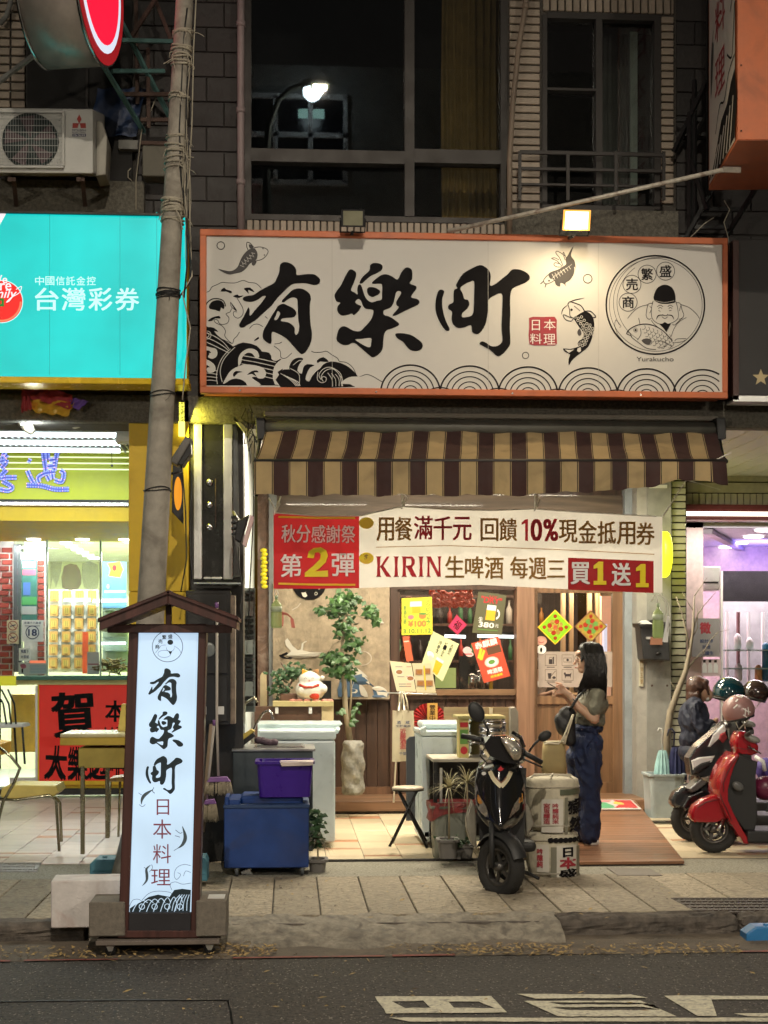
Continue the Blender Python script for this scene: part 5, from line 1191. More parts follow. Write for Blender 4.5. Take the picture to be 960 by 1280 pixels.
ik.rect(C('pale_blue_print',(.5,.62,.72)),28,702,45,710);ik.rect(C('rose_print',(.5,.12,.2)),28,712,45,719);ik.rect(C('mid_blue_print',(.08,.18,.5)),29,728,38,744);ik.rect(C('green_print',(.08,.35,.12)),27,746,46,756);ik.rect(C('grey_print',(.4,.42,.42)),27,758,46,768);ik.build('poster_print',rm_)
# wall of scratch cards
rk = thing('scratch_card_rack','clear rack of gold scratch cards in rows behind the lottery window','card rack',tuple(W(92,838,YG+.6)))
GBX(60.5,737,123,840,YG+.64,YG+.65,'rack_back',mat('clear_acrylic',(.7,.76,.7),.2),rk)
M_gc = mat('gold_card',(.62,.36,.10),.4,var=.2);M_gc2 = mat('gold_card_inner',(.70,.55,.14),.4)
base_m = None
for i in range(4):
    for j in range(6):
        x_ = 62.5+i*15.8-j*.3;y_ = 740+j*16.4-(2 if j == 0 else 0)
        o = GBX(x_,y_,x_+10.5,y_+13.5,YG+.60,YG+.62,'scratch_card',M_gc,rk);i2 = Ink(onY(YG+.60,.001));i2.rect(M_gc2,x_+2.2,y_+3,x_+8.2,y_+10.5);i2.line(M_ink,[(x_+4.2,y_+3.5),(x_+4.2,y_+10)],.5);i2.line(M_ink,[(x_+6.4,y_+3.5),(x_+6.4,y_+10)],.5);i2.line(M_ink,[(x_+3.5,y_+12),(x_+7.5,y_+12)],.8);i2.build('card_print',o)
    for j in range(5): GBX(73.6+i*15.8,752+j*16.4,76+i*15.8,757+j*16.4,YG+.6,YG+.62,'price_tag',M_white,rk)
def paper(label,px0,py0,px1,py1,Y,bg,fn=None,name='notice',cat='notice',t=.002,par=None):
    o = thing(name,label,cat,tuple(W((px0+px1)/2,py1,Y))) if par is None else par
    MB().pbox(px0,py0,px1,py1,Y,Y+t).build('sheet',bg,o)
    if fn: k = Ink(onY(Y,.0008));fn(k);k.build('print',o)
    return o
Mwp = mat('white_paper',(.74,.74,.74),.6,var=.04,bump=0);Mnavy = mat('navy_print',(.03,.05,.14),.6,bump=0);Mcream = mat('cream_paper',(.70,.62,.42),.6,var=.05,bump=0)
def f18(k):
    k.text(Mnavy,'未滿十八歲者',30,777,51.5,780,.02);k.line(Mnavy,[(31,782.4),(50,782.4)],.7);k.ring(Mnavy,40.5,790.5,8,1.1);k.text(Mnavy,'18',35.5,786.5,45.8,794.7,.04)
paper('white notice with the number 18 in a circle on brick wall',27.5,775,54.5,802,YG+.25,Mwp,f18)
def fns(k):
    for y_ in (782,797): k.ring(M_darkred,16,y_,5.6,.9);k.line(M_darkred,[(12,y_-4),(20,y_+4)],.9);k.line(Mnavy,[(12.5,y_+1),(19.5,y_-1)],1.2);k.line(Mnavy,[(12,y_+8),(20,y_+8)],.8)
paper('cream notice with two no smoking circles beside the 18 notice',8.5,775,23.5,805,YG+.2,Mcream,fns)
paper('small white notice with two lines of characters',23.5,810,38,826,YG+.2,Mwp,lambda k: (k.text(Mnavy,'推薦下',26,812,36,816.5,.02),k.text(Mnavy,'大發威',26,819,36,823,.02)))
paper('white price card leaning at the foot of the card rack',36,828,60,843,YG+.05,Mwp,lambda k: (k.rect(MATS['pale_blue_print'],37.5,831,58,841),k.line(Mwp,[(38,834),(57,834)],.5),k.line(Mwp,[(38,838),(57,838)],.5),k.rect(M_sal,37,825.5,60,829)),name='price_card',cat='card')
paper('small pink and white leaflet at the counter end',23,828,36,843,YG+.05,Mwp,lambda k: (k.poly(MATS['rose_print'],[(25,831),(31,830),(33,834),(28,836)],smooth=2),k.rect(M_ink,27,836,29,841)),name='leaflet',cat='leaflet')
paper('white and red leaflet at the right of the card rack',109,815,124,843,YG+.05,Mwp,lambda k: (k.rect(MATS['rose_print'],110,829.5,123,831),k.text(M_darkred,'一樂',113,835,120,838.5,.02)),name='leaflet',cat='leaflet')
MB().pbox(103,790,110,842,YG+.5,YG+.52).build('tassel',mat('orange_red_tassel',(.75,.10,.03),.6,var=.3),rk)
pl_ = thing('poster_with_badge','yellow star poster on blue ground in the right lottery window','poster',tuple(W(140,760,YG+.6)))
GBX(128,702,158,760,YG+.6,YG+.61,'sheet',mat('blue_poster',(.12,.28,.5),.5),pl_)
ik = Ink(onY(YG+.6,.001));ik.poly(M_yel,[(134,704),(150,702),(154,712),(150,722),(136,720),(138,712)]);ik.disc(M_red,143,710,3,4);ik.disc(MATS['mint_lettering'],135,733,2,3);ik.rect(MATS['pale_blue_print'],130,738,157,741);ik.build('print',pl_)
for k,(x0,x1,y_) in enumerate(((80,113,750.5),(116,159,751.5),(126,157,804.5))):
    t = thing('interior_tube',('long tube light glowing above the scratch cards','tube light right of the cards behind the glass','lower tube light in the glass showcase')[k],'tube light',tuple(W(x0,y_,YG+.5)));MB().tube([W(x0,y_,YG+.5),W(x1,y_-.5,YG+.5)],.012,8).build('tube',MATS['tube_white'],t);MB().pbox(x0,y_-3,x1,y_-1.6,YG+.5,YG+.53).build('holder',M_white,t)
GBX(128,745,160,840,YG+.62,YG+.66,'glass_showcase',mat('pale_green_showcase',(.45,.58,.48),.2),rm_)
for k in range(5): GBX(128,762+k*17,160,763+k*17,YG+.4,YG+.62,'showcase_shelf',M_gf,rm_)
q = MB();Rr = random.Random(5)
for i in range(40): c = W(Rr.uniform(124,152),Rr.uniform(826,841),YG+Rr.uniform(.0,.15));q.tube([c+Vector((Rr.uniform(-.1,.1),0,Rr.uniform(-.02,.06))),c,c+Vector((Rr.uniform(-.1,.1),0,Rr.uniform(-.06,.02)))],.009,5)
t = q.build('driftwood_ornament',mat('dark_gold_root',(.18,.14,.03),.4,.3,var=.4));tag(t,'dark gold twisted root ornament on the counter','ornament')
# frosted sticker on glass above the cards
q = Ink(onY(YG,.004));fg = mat('frosted_print',(.36,.42,.5),.5,alpha=.35)
q.poly(fg,[(63,702),(78,702),(76,715),(70,735),(66,722),(63,736)]);q.poly(C('maroon_frost',(.3,.14,.2),alpha=.6),[(80,708),(96,706),(102,722),(98,736),(78,735)],smooth=2);q.poly(fg,[(103,704),(122,706),(122,735),(105,734)],smooth=2);q.build('window_decal',sf_)
lamp('lottery_inside','AREA',(X(80,18.5),18.6,Z(651,YB)-.1),330,(.93,1,.93),2,1.6)
lamp('lottery_front','AREA',(X(95,17.3),17.3,Z(651,YB)-.06),38,(.95,1,.93),1.6,.15,target=(X(95,18),18.0,1.3))
# red congratulation poster
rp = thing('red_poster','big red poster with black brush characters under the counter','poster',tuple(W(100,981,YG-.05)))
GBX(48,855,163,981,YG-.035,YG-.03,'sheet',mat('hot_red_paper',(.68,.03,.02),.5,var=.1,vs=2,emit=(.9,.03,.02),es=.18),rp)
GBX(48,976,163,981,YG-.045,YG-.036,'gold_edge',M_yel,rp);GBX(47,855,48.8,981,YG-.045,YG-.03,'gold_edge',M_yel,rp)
ik = Ink(onY(YG-.036,.001))
ik.text(M_ink,'賀',66,866,118,920,.04,rot=-4);ik.text(M_ink,'本',132,876,156,902,.03);ik.text(M_ink,'112',131,909,152,914,.02);ik.text(M_ink,'大',58,933,82,974,.05,rot=4);ik.text(M_ink,'樂',86,934,108,976,.04);ik.text(M_ink,'透',110,934,134,974,.04);ik.text(M_ink,'中',138,936,156,974,.04);ik.build('lettering',rp)
# inner yellow cupboard and black stool behind the lower glass
GBX(14,868,44,940,YG+.5,YG+.6,'yellow_cupboard',mat('cupboard_yellow',(.60,.42,.10),.5),rm_)
# ------------------------------------------------ chairs and table in the lottery arcade
M_chairy = mat('cream_yellow_vinyl',(.62,.50,.14),.5,dirt=.3);M_chrome = mat('olive_chrome',(.36,.34,.24),.25,.9)
ch = thing('metal_chair','chrome framed chair with cream yellow seat, cut by the left edge','chair',tuple(W(40,1065,12.0)))
Yc = 11.95
q = MB();q.pprism([(2,985),(14,981),(70,982),(73,990),(68,995),(12,999),(0,996)],Yc,Yc+.4,.01);q.build('seat',M_chairy,ch)
q = MB();q.tube([W(0,999,Yc),W(20,1000,Yc),W(62,994,Yc),W(70,1000,Yc),W(74,1064,Yc)],.012,8);q.build('leg',M_chrome,ch)
q = MB();q.tube([W(70,996,Yc+.4),W(75,1004,Yc+.4),W(77,1052,Yc+.4)],.012,8);q.build('leg',M_chrome,ch)
for dy_ in (0,.4):
    q = MB();q.tube([W(-6,930,Yc+dy_),W(14,946,Yc+dy_),W(25,960,Yc+dy_),W(18,978,Yc+dy_),W(4,1002,Yc+dy_),W(-12,1064,Yc+dy_)],.012,8);q.build('back_leg',M_chrome,ch)
MB().pprism([(-14,928),(2,930),(2,944),(-14,940)],Yc,Yc+.42,.01).build('backrest',mat('orange_vinyl',(.65,.35,.03),.5),ch)
ch2 = thing('bentwood_chair','dark framed chair standing behind glass at far left','chair',tuple(W(15,955,16.2)))
Yc = 15.6
q = MB();q.pprism([(-10,905),(28,905),(30,909),(-10,911)],Yc,Yc+.4,.008);q.build('seat',mat('grey_seat',(.4,.4,.38),.5),ch2)
for x_ in (28,18): q = MB();q.tube([W(x_,909,Yc+(.4 if x_ == 18 else 0)),W(x_+3,955,Yc+(.4 if x_ == 18 else 0))],.012,6);q.build('leg',M_black,ch2)
for k in range(3): q = MB();q.tube([W(-6+k*8,862,Yc+.1),W(4+k*7,880,Yc),W(8+k*6,905,Yc)],.010,6);q.build('back_rail',M_black,ch2)
tb = thing('yellow_table','small table with pale top and yellow apron before red poster','table',tuple(W(120,1068,11.95)))
Yt = 11.95;a_,b_ = X(75,Yt),X(168,Yt)
zt4 = Z(916,Yt)
MB().box(a_,b_,Yt,Yt+.6,zt4-.03,zt4,.006).build('table_top',mat('table_laminate',(.56,.50,.30),.25,var=.1),tb)
MB().box(a_,b_,Yt-.004,Yt+.604,zt4-.09,zt4-.031,.003).build('table_edge',mat('ochre_edge',(.50,.36,.05),.4),tb)
MB().pbox(98,935,168,960,Yt+.03,Yt+.5,.004).build('drawer_box',mat('olive_yellow_metal',(.36,.28,.06),.45,.2),tb)
for x_,y_ in ((103,0.02),(134,.52),(160,.02)): MB().pbox(x_-2.6,958,x_+2.6,1068 if y_ < .1 else 1048,Yt+y_,Yt+y_+.03,.004).build('leg',M_chrome,tb)
s3_ = thing('wooden_stool','chrome stool with wooden seat behind the yellow table','stool',tuple(W(148,1045,13)))
MB().pprism([(137,973),(153,971),(168,971),(168,977),(137,977)],12.9,13.2,.006).build('seat',wood('stool_wood',(.45,.28,.12),.4),s3_)
for x_ in (138,150,164): MB().tube([W(x_,977,12.95),W(x_-2,1046,12.95)],.011,6).build('leg',M_chrome,s3_)
t = thing('napkin_box','cream slanted card standing on the yellow table','card stand',tuple(W(150,915,12.3)));MB().pprism([(147,914),(152,880),(157,880),(157,914)],12.3,12.36,.003).build('card',M_chairy,t)
# ================================================================== restaurant: left pillar, cabinet, awning, banner, front
pil = thing('black_panel_pillar','black panelled pillar with two aluminium strips left of restaurant','pillar',(X(270,YF),YF,0))
MB().pbox(238,500,304,1078,YF+.06,YF+.5).build('pillar_core',mat('soot_black_panel',(.022,.021,.02),.4,var=.3,dirt=.4,two=(.05,.045,.04)),pil)
MB().pbox(253,513,279,724,YF+.03,YF+.06).build('dark_panel',mat('satin_black_panel',(.016,.016,.015),.25,var=.2),pil)
for a_ in ((242,512,252.5,724),(279,514,290.5,724)): MB().pbox(*a_,YF,YF+.06,.004).build('aluminium_strip',M_alum,pil)
MB().pbox(241,503,302,512,YF-.03,YF+.1,.004).build('cap_rail',M_alum,pil);MB().pbox(289,512,301,521,YF-.01,YF+.1,.004).build('cap_corner',M_alum,pil)
for y_ in (603,631,659):
    q = MB();q.lathe([(.001,0),(.026,0),(.028,.006),(.02,.012),(.001,.012)],(0,0,0),18,Matrix.Rotation(rad(90),3,'X'));bmesh.ops.translate(q.bm,verts=q.bm.verts,vec=W(262,y_,YF+.03));q.build('round_lock',M_steel,pil)
MB().tube([W(269.5,598,YF+.0),W(269.5,660,YF+.0)],.004,6).build('chain',M_rust,pil)
MB().pprism([(291,515),(297,540),(300,720),(291,722)],YF+.02,YF+.3,.004,1).build('grey_side_sheet',mat('grey_sheet',(.16,.17,.17),.35,.4),pil)
MB().pprism([(290,518),(314,540),(311,548),(292,524)],YF-.05,YF+.0,.003,1).build('plastic_elbow',mat('clear_grey_plastic',(.40,.40,.38),.3),pil)
gs = thing('glass_ledge','small glass ledge with crumpled tissue above the black cabinet','shelf',tuple(W(270,734,YF-.1)))
A_ = [W(242,730,YF-.28),W(302,733,YF-.28),W(302,724,YF+.02),W(246,723,YF+.02)];zz_ = A_[0].z
MB().prism([Vector((p.x,p.y,zz_)) for p in A_],(0,0,.012),.002,1).build('glass_plate',mat('frosted_ledge',(.45,.5,.5),.15),gs)
q = MB();R = random.Random(8)
for i in range(9): q.ball(tuple(W(258+i*2.3+R.uniform(-1,1),725,YF-.18)+Vector((0,0,.015))),R.uniform(.012,.022),.015,.009,8,5)
t = q.build('tissue',M_white);tag(t,'crumpled white tissue lying on the glass ledge','tissue')
def flood2(label,C0_,pix_lens,pix_body,Y,m):
    t = thing('floodlight',label,'floodlight',tuple(W(*C0_,Y)))
    MB().pprism(pix_lens,Y-.09,Y+.09,.004,1).build('lens',m,t);MB().pprism(pix_body,Y-.08,Y+.1,.006,1).build('housing',M_black,t)
    for k in range(4): a_ = pix_body[-1];MB().pprism([(a_[0]-4,a_[1]-8-k*7),(a_[0]+2,a_[1]-9-k*7),(a_[0]+2,a_[1]-7-k*7),(a_[0]-4,a_[1]-6-k*7)],Y-.07,Y+.08).build('cooling_fin',M_black,t)
    return t
f2 = flood2('black floodlight tilted down on the pillar beside the awning',(305,685),[(313,643),(317,646),(307,683),(303,680)],[(296,652),(311,643),(301,678),(293,674)],11.35,mat('pinkish_lens',(.45,.33,.30),.15,emit=(.8,.5,.45),es=.2))
MB().tube([W(292,640,11.5),W(300,655,11.35)],.012,6).build('arm',M_alum,f2)
t = thing('cable_bundle','black cables hanging below the tilted floodlight','cable',tuple(W(302,740,11.5)))
for pts in (((298,682),(299,710),(303,735),(300,760),(303,790)),((240,590),(237,650),(238,700),(240,724)),((228,590),(232,640),(233,700),(226,740)),((318,545),(317,640),(312,740),(310,800))): MB().tube([W(*p,11.45) for p in pts],.005,5).build('cable_run',M_wire,t)
q = MB()
for i in range(14):
    x_ = R.uniform(306,325);y_ = R.uniform(505,560);q.tube([W(x_,y_,11.6),W(x_+R.uniform(-8,8),y_+R.uniform(4,22),11.6),W(x_+R.uniform(-4,10),y_+R.uniform(-8,25),11.65)],.004,4)
tag(q.build('cable_tangle',M_wire,t),kind='stuff')
cb = thing('black_cabinet','black two-door wall cabinet with small white lock plates','cabinet',tuple(W(262,905,11.5)))
M_cab = mat('cabinet_black',(.02,.018,.017),.35,var=.25,dirt=.3,two=(.05,.045,.04))
MB().pbox(232,738,288,906,11.5,11.75,.004).build('cabinet_body',M_cab,cb)
for a_ in ((234,742,285,842),(234,845,285,902)): MB().pbox(*a_,11.48,11.499,.003).build('door',M_cab,cb)
for x_ in (252,272): MB().pbox(x_,883,x_+8 if x_ > 260 else x_+6,893,11.47,11.478).build('lock_plate',M_white,cb)
MB().ball(tuple(W(261,812,11.47)),.05,.01,.055,14,8).build('gauge_window',mat('gauge',(.2,.22,.22),.1),cb)
MB().pbox(288,744,294,905,11.52,11.7).build('rusty_side_panel',mat('flaked_panel',(.22,.17,.13),.8,var=.5,vs=12,dirt=.9),cb)
lv = thing('louvred_panel','dark louvred panel beside the pale wall, above the sink','louvre',tuple(W(312,890,12.5)))
q = [MB().pprism([(300,y_),(317,y_+1),(317,y_+4.5),(300,y_+4)],12.45,12.5).build('louvre_slat',mat('black_louvre',(.05,.055,.055),.3,.4),lv) for y_ in range(738,885,7)]
MB().pbox(299,735,319,890,12.51,12.53).build('louvre_back',mat('grey_back',(.22,.26,.25),.4),lv)
for y_ in (752,800,852): MB().pbox(303,y_,316,y_+18,12.43,12.44).build('notice_sheet',mat('grey_green_sheet',(.34,.40,.37),.5),lv)
sb = thing('spray_bottle','white bottle with blue and dark red cap hanging left of sink','bottle',tuple(W(298,847,11.9)))
def lathe_px(px,rows,Y,n=18):
    """rows of (photo row, radius px)"""
    q = MB();c = W(px,rows[-1][0],Y);q.lathe([(r*Y/FPX,W(px,y,Y).z-c.z) for y,r in rows],(c.x,Y,c.z),n);return q
lathe_px(298.5,[(820,.5),(821,3.5),(824,4.2),(845,4.2),(847,3.8),(847.2,.5)],11.9).build('bottle_body',M_white,sb);lathe_px(298.5,[(812,.5),(813,3.3),(820,3.6),(820.2,.4)],11.9).build('blue_collar',mat('blue_cap',(.12,.18,.5),.4),sb);lathe_px(298,[(801,.3),(806,2.6),(812,3),(812.1,.3)],11.9).build('cap',mat('dark_red_cap',(.2,.04,.05),.4),sb)

# ---------------------------------------------------------------- awning
def striped(name,x0,period):
    m = mat(name,(.5,.5,.5),.85,var=.15,vs=6,bump=.3,bs=200,dirt=.4);n = m.node_tree.nodes;l = m.node_tree.links;b = n['Principled BSDF']
    tc = n.new('ShaderNodeTexCoord');sp = n.new('ShaderNodeSeparateXYZ');l.new(tc.outputs['UV'],sp.inputs[0])
    a = n.new('ShaderNodeMath');a.operation = 'MULTIPLY';a.inputs[1].default_value = 1/period;l.new(sp.outputs[0],a.inputs[0])
    f = n.new('ShaderNodeMath');f.operation = 'FRACT';l.new(a.outputs[0],f.inputs[0])
    r = n.new('ShaderNodeValToRGB');r.color_ramp.interpolation = 'CONSTANT';e = r.color_ramp.elements
    gold,dark,line = (.38,.28,.145,1),(.045,.02,.018,1),(.02,.014,.012,1)
    e[0].position = 0;e[0].color = gold;e[1].position = .46;e[1].color = line
    for p,c in ((.485,gold),(.505,dark),(.955,gold),(.972,line)): x = e.new(p);x.color = c
    l.new(f.outputs[0],r.inputs[0])
    old = b.inputs['Base Color'].links[0].from_socket;gr = n.new('ShaderNodeMixRGB');gr.blend_type = 'MULTIPLY';gr.inputs[0].default_value = 1
    sc_ = n.new('ShaderNodeVectorMath');sc_.operation = 'SCALE';sc_.inputs['Scale'].default_value = 2;l.new(old,sc_.inputs[0]);l.new(sc_.outputs[0],gr.inputs[2]);l.new(r.outputs[0],gr.inputs[1]);l.new(gr.outputs[0],b.inputs['Base Color'])
    return m
M_str = striped('striped_canvas',0,.2455)
def uvsheet(g,us,name,m,par,thick=.0):
    q = MB();uvl = q.bm.loops.layers.uv.new('UVMap');V = [[q.bm.verts.new(p) for p in r] for r in g]
    for j in range(len(g)-1):
        for i in range(len(g[0])-1):
            f = q.bm.faces.new((V[j][i],V[j][i+1],V[j+1][i+1],V[j+1][i]));f.smooth = True
            for lp_,k in zip(f.loops,((j,i),(j,i+1),(j+1,i+1),(j+1,i))): lp_[uvl].uv = (us[k[1]],k[0]/len(g))
    return q.build(name,m,par)
aw = thing('striped_awning','brown and gold striped canvas awning under the signboard','awning',tuple(W(615,620,11)))
YR,YV = 11.62,10.92
n_ = 140;pxs = [318+(908-318)*i/n_ for i in range(n_+1)];us = [(X(p,YV)-X(320,YV)) for p in pxs]
g = []
for j in range(9):
    t_ = j/8;row = []
    for p in pxs:
        xr = 332+(p-318)/590*(896-332);A_ = W(xr,537+.006*(p-318),YR);B_ = W(p,577-.006*(p-318)*0,YV)
        v = A_.lerp(B_,t_);v.z -= .03*math.sin(math.pi*t_)*(1+.3*math.sin(p*.045));v.z += .004*math.sin(p*.21+j)+.008*math.sin(p*.037+j*.5)+.005*math.sin(p*.09-j*1.1);row.append(v)
    g.append(row)
uvsheet(g,us,'canopy',M_str,aw)
g = []
for j in range(7):
    row = []
    for p in pxs:
        bot = 619 if p < 640 else 619-(p-640)*.05 if p < 800 else 611-(p-800)*.24 if p < 850 else 599+(p-850)*.12
        bot += 1.0*math.sin(p*.148)+.9*math.sin(p*.07)+.5*math.sin(p*.31)
        y_ = 577+(bot-577)*j/6;v = W(p+(j*.35 if p > 890 else 0),y_,YV-.006-.016*math.sin(p*.148+math.sin(p*.03)*2)*j/6-.007*math.sin(p*.35)*j/6 - (.05*math.sin((p-780)/130*3.1)*j/6 if p > 780 else 0));row.append(v)
    g.append(row)
uvsheet(g,us,'valance',M_str,aw)
MB().tube([W(328,533,YR+.02),W(898,537,YR+.02)],.058,16).build('roller',mat('grey_green_roller',(.10,.10,.085),.6,dirt=.5),aw)
MB().pbox(330,517,898,523,YR+.03,YR+.1,.004).build('wall_bar',mat('dirty_grey_bar',(.24,.22,.18),.6,dirt=.4),aw)
MB().tube([W(317,576,YV+.01),W(909,576,YV+.01)],.014,8).build('front_bar',M_darkframe,aw)
for x0,x1 in ((326,319),(899,908)): MB().tube([W(x0,548,YR),W((x0+x1)/2,572,11.3),W(x1,577,YV)],.015,6).build('folding_arm',M_black,aw)
for x0 in (323,899): MB().pprism([(x0-4,522),(x0+8,522),(x0+9,548),(x0-2,550)],YR-.06,YR+.1,.006,1).build('end_bracket',M_black,aw)
# back strip light slit above the awning
MB().pbox(322,514,600,517,11.9,11.95).build('bright_gap_strip',mat('whitish_sheet',(.6,.62,.6),.5),aw)
t = thing('awning_rope','white rope tied from awning corner to the banner corner','rope',tuple(W(828,646,11.45)))
MB().tube([W(914,566,10.95),W(890,577,11.05),W(858,600,11.3),W(845,620,11.4),W(828,646,11.48)],.0055,5).build('rope_run',mat('white_rope',(.66,.64,.58),.9),t);MB().tube([W(858,600,11.3),W(880,606,11.2),W(900,612,11.1)],.0025,4).build('rope_end',MATS['white_rope'],t)

# ---------------------------------------------------------------- banner
bn = thing('fabric_banner','long red and cream banner with beer offer hanging below the awning','banner',tuple(W(585,738,11.5)))
def lerpt(T,x):
    for (a,b),(c,d) in zip(T,T[1:]):
        if x <= c: return b+(d-b)*(x-a)/(c-a)
    return T[-1][1]
TOP = [(342,641),(395,645),(450,645),(480,638),(502,633),(560,637),(620,638),(668,636),(720,640),(829,646)]
BOT = [(342,736),(395,736),(450,735),(520,733),(600,731),(680,735),(760,739),(826,741)]
def wr(x,y): return 11.5+.010*math.sin(x*.06+y*.03)+.006*math.sin(x*.13-y*.08)+.004*math.sin(y*.16+x*.02)
def bsheet(x0,x1,m,name,nx_=50,ny=16):
    g = []
    for j in range(ny+1):
        row = []
        for i in range(nx_+1):
            x = x0+(x1-x0)*i/nx_;y = lerpt(TOP,x)+(lerpt(BOT,x)-lerpt(TOP,x))*j/ny;row.append(W(x,y,wr(x,y)))
        g.append(row)
    return MB().sheet(g).build(name,m,bn)
M_bred = mat('banner_red_cloth',(.42,.022,.025),.75,var=.1,bump=.15,bs=220);M_bcr = mat('banner_cream_cloth',(.72,.69,.63),.8,var=.08,vs=3,bump=.15,bs=220)
thin_cloth(M_bred,.35);thin_cloth(M_bcr,.38);thin_cloth(M_str,.12)
M_gi0,M_dr0,M_wi0 = M_goldink,M_darkred,M_whiteink
M_goldink = thin_cloth(mat('banner_bronze_print',(.48,.27,.075),.6,bump=0,var=.08),.42);M_darkred = thin_cloth(mat('banner_crimson_print',(.52,.03,.045),.6,bump=0,var=.08),.42);M_whiteink = thin_cloth(mat('banner_white_print',(.88,.87,.85),.6,bump=0,var=.04),.05)
bsheet(342,449,M_bred,'red_cloth',24);bsheet(449,828,M_bcr,'cream_cloth',90)
ik = Ink(lambda u,v,l: W(u,v,wr(u,v)-.010-l*5),True)
def row(ink,txt,x0,x1,yt0,yt1,h,bold=.012,gap=.08):
    n = len(txt);w_ = (x1-x0)/(n+(n-1)*gap)
    for i,ch in enumerate(txt):
        x = x0+i*w_*(1+gap);t_ = (x-x0)/(x1-x0);y = yt0+(yt1-yt0)*t_
        if ch == '三': ik.text(ink,ch,x,y+h*.1,x+w_,y+h*.88,bold)
        else: ik.text(ink,ch,x,y,x+w_,y+h,bold)
for y_ in (646.5,730): ik.line(M_yel,[(348+i*4.8,y_+.02*i+(lerpt(TOP,348+i*4.8)-643)*.3) for i in range(21)],2.4)
row(M_whiteink,'秋分感謝祭',352,444,656,657,22);row(M_whiteink,'第',351,377,693,693,28,.02);row(M_whiteink,'彈',415,443,692,692,28,.02)
ik.poly(mat('lemon_print',(.86,.68,.02),.6,bump=0,var=.05),[(384,697),(386,689),(392,685),(401,684),(408,688),(410,695),(407,703),(399,711),(394,714),(410,713),(410,721),(381,721),(381,716),(392,707),(400,699),(401,693),(398,690),(394,691),(392,698)])
for y_ in (653,697):
    ik.disc(M_yel,458,y_+.8,9.2,7.2);ik.disc(MATS['lemon_print'],458,y_,8.6,6.4);ik.ring(M_yel,458,y_,6.2,.8,4.8);ik.text(M_goldink,'$',455.5,y_-3.8,460.5,y_+3.8,.03)
row(M_goldink,'用餐',471,515,647,646,29,.02);row(M_darkred,'滿千元',518,589,645,647,29,.02);row(M_goldink,'回饋',601,646,648,648,28,.02)
ik.poly(M_darkred,[(652,653),(657,649),(660,649),(660,676),(656.5,676),(656.5,654),(652,656)])
for ch,(a_,b_) in zip('0%',((664,677),(680,697))): ik.text(M_darkred,ch,a_,649,b_,676,.03)
row(M_goldink,'現金抵用券',699,818,650,654,28,.02)
ik.line(M_goldink,[(470+i*12,lerpt([(470,684),(560,682),(700,687),(820,693)],470+i*12)) for i in range(30)],.9)
# serif capitals
def serif(ch,x0,x1,y0,y1,m):
    w_ = x1-x0;s = 4.6
    def st(x,wd=s): ik.poly(m,[(x,y0),(x+wd,y0),(x+wd*.85,(y0+y1)/2),(x+wd,y1),(x,y1),(x+wd*.15,(y0+y1)/2)]); 
    def sf(x,y,wd): ik.poly(m,[(x-1.4,y),(x+wd+1.4,y),(x+wd,y+(1.6 if y < (y0+y1)/2 else -1.6)),(x,y+(1.6 if y < (y0+y1)/2 else -1.6))])
    if ch == 'I': st(x0);sf(x0,y0,s);sf(x0,y1,s)
    if ch == 'K': st(x0);sf(x0,y0,s);sf(x0,y1,s);ik.poly(m,[(x0+s*.8,(y0+y1)/2+1),(x1-3.5,y0),(x1,y0),(x0+s+2,(y0+y1)/2+1.5)]);ik.poly(m,[(x0+s*.8,(y0+y1)/2-1),(x0+s+2.5,(y0+y1)/2-2.5),(x1+2,y1),(x1-4,y1)])
    if ch == 'R': st(x0);sf(x0,y0,s);sf(x0,y1,s);ik.poly(m,[(x0+s-.5,y0),(x1-4,y0),(x1-.5,y0+4),(x1-.5,y0+9),(x1-4,y0+14),(x0+s-.5,y0+14)],[[(x0+s,y0+2.5),(x0+s,y0+11.5),(x1-5.5,y0+11),(x1-4.5,y0+7),(x1-5.5,y0+3)]],0);ik.poly(m,[(x0+s,y0+12),(x1-5,y0+12),(x1+2,y1),(x1-4,y1)])
    if ch == 'N': st(x0,3.2);st(x1-3.2,3.2);ik.poly(m,[(x0,y0),(x0+4.5,y0),(x1,y1),(x1-4,y1)]);sf(x0,y0,2);sf(x0,y1,3.2);sf(x1-3.2,y0,3.2)
for ch,a_,b_ in (('K',471,487),('I',493,498),('R',503,519),('I',524,529),('N',534,551)): serif(ch,a_,b_,695.5,721,M_darkred)
row(M_goldink,'生啤酒',557,629,695,697,27,.02);row(M_goldink,'每週三',638,706,696,699,27,.02)
g = []
for j in range(9): g.append([W(x,697+(x-710)*.04+(40)*j/8,wr(x,697+40*j/8)-.004) for x in [710+107*i/20 for i in range(21)]])
MB().sheet(g).build('red_price_panel',M_bred,bn)
ik.text(M_whiteink,'買',714,703,737,730,.03);ik.text(M_whiteink,'送',765,704,788,732,.03)
for x_,y_ in ((742,702),(795,705)): ik.poly(MATS['lemon_print'],[(x_+6,y_),(x_+12,y_),(x_+12,y_+24),(x_+16,y_+24),(x_+16,y_+29),(x_,y_+29),(x_,y_+24),(x_+5,y_+24),(x_+5,y_+8),(x_,y_+9),(x_,y_+5)])
ik.build('lettering',bn)
M_goldink,M_darkred,M_whiteink = M_gi0,M_dr0,M_wi0
MB().tube([W(x,lerpt(TOP,x),wr(x,lerpt(TOP,x))-.002) for x in range(343,829,9)],.0045,5).build('hem_cord',MATS['white_rope'],bn)
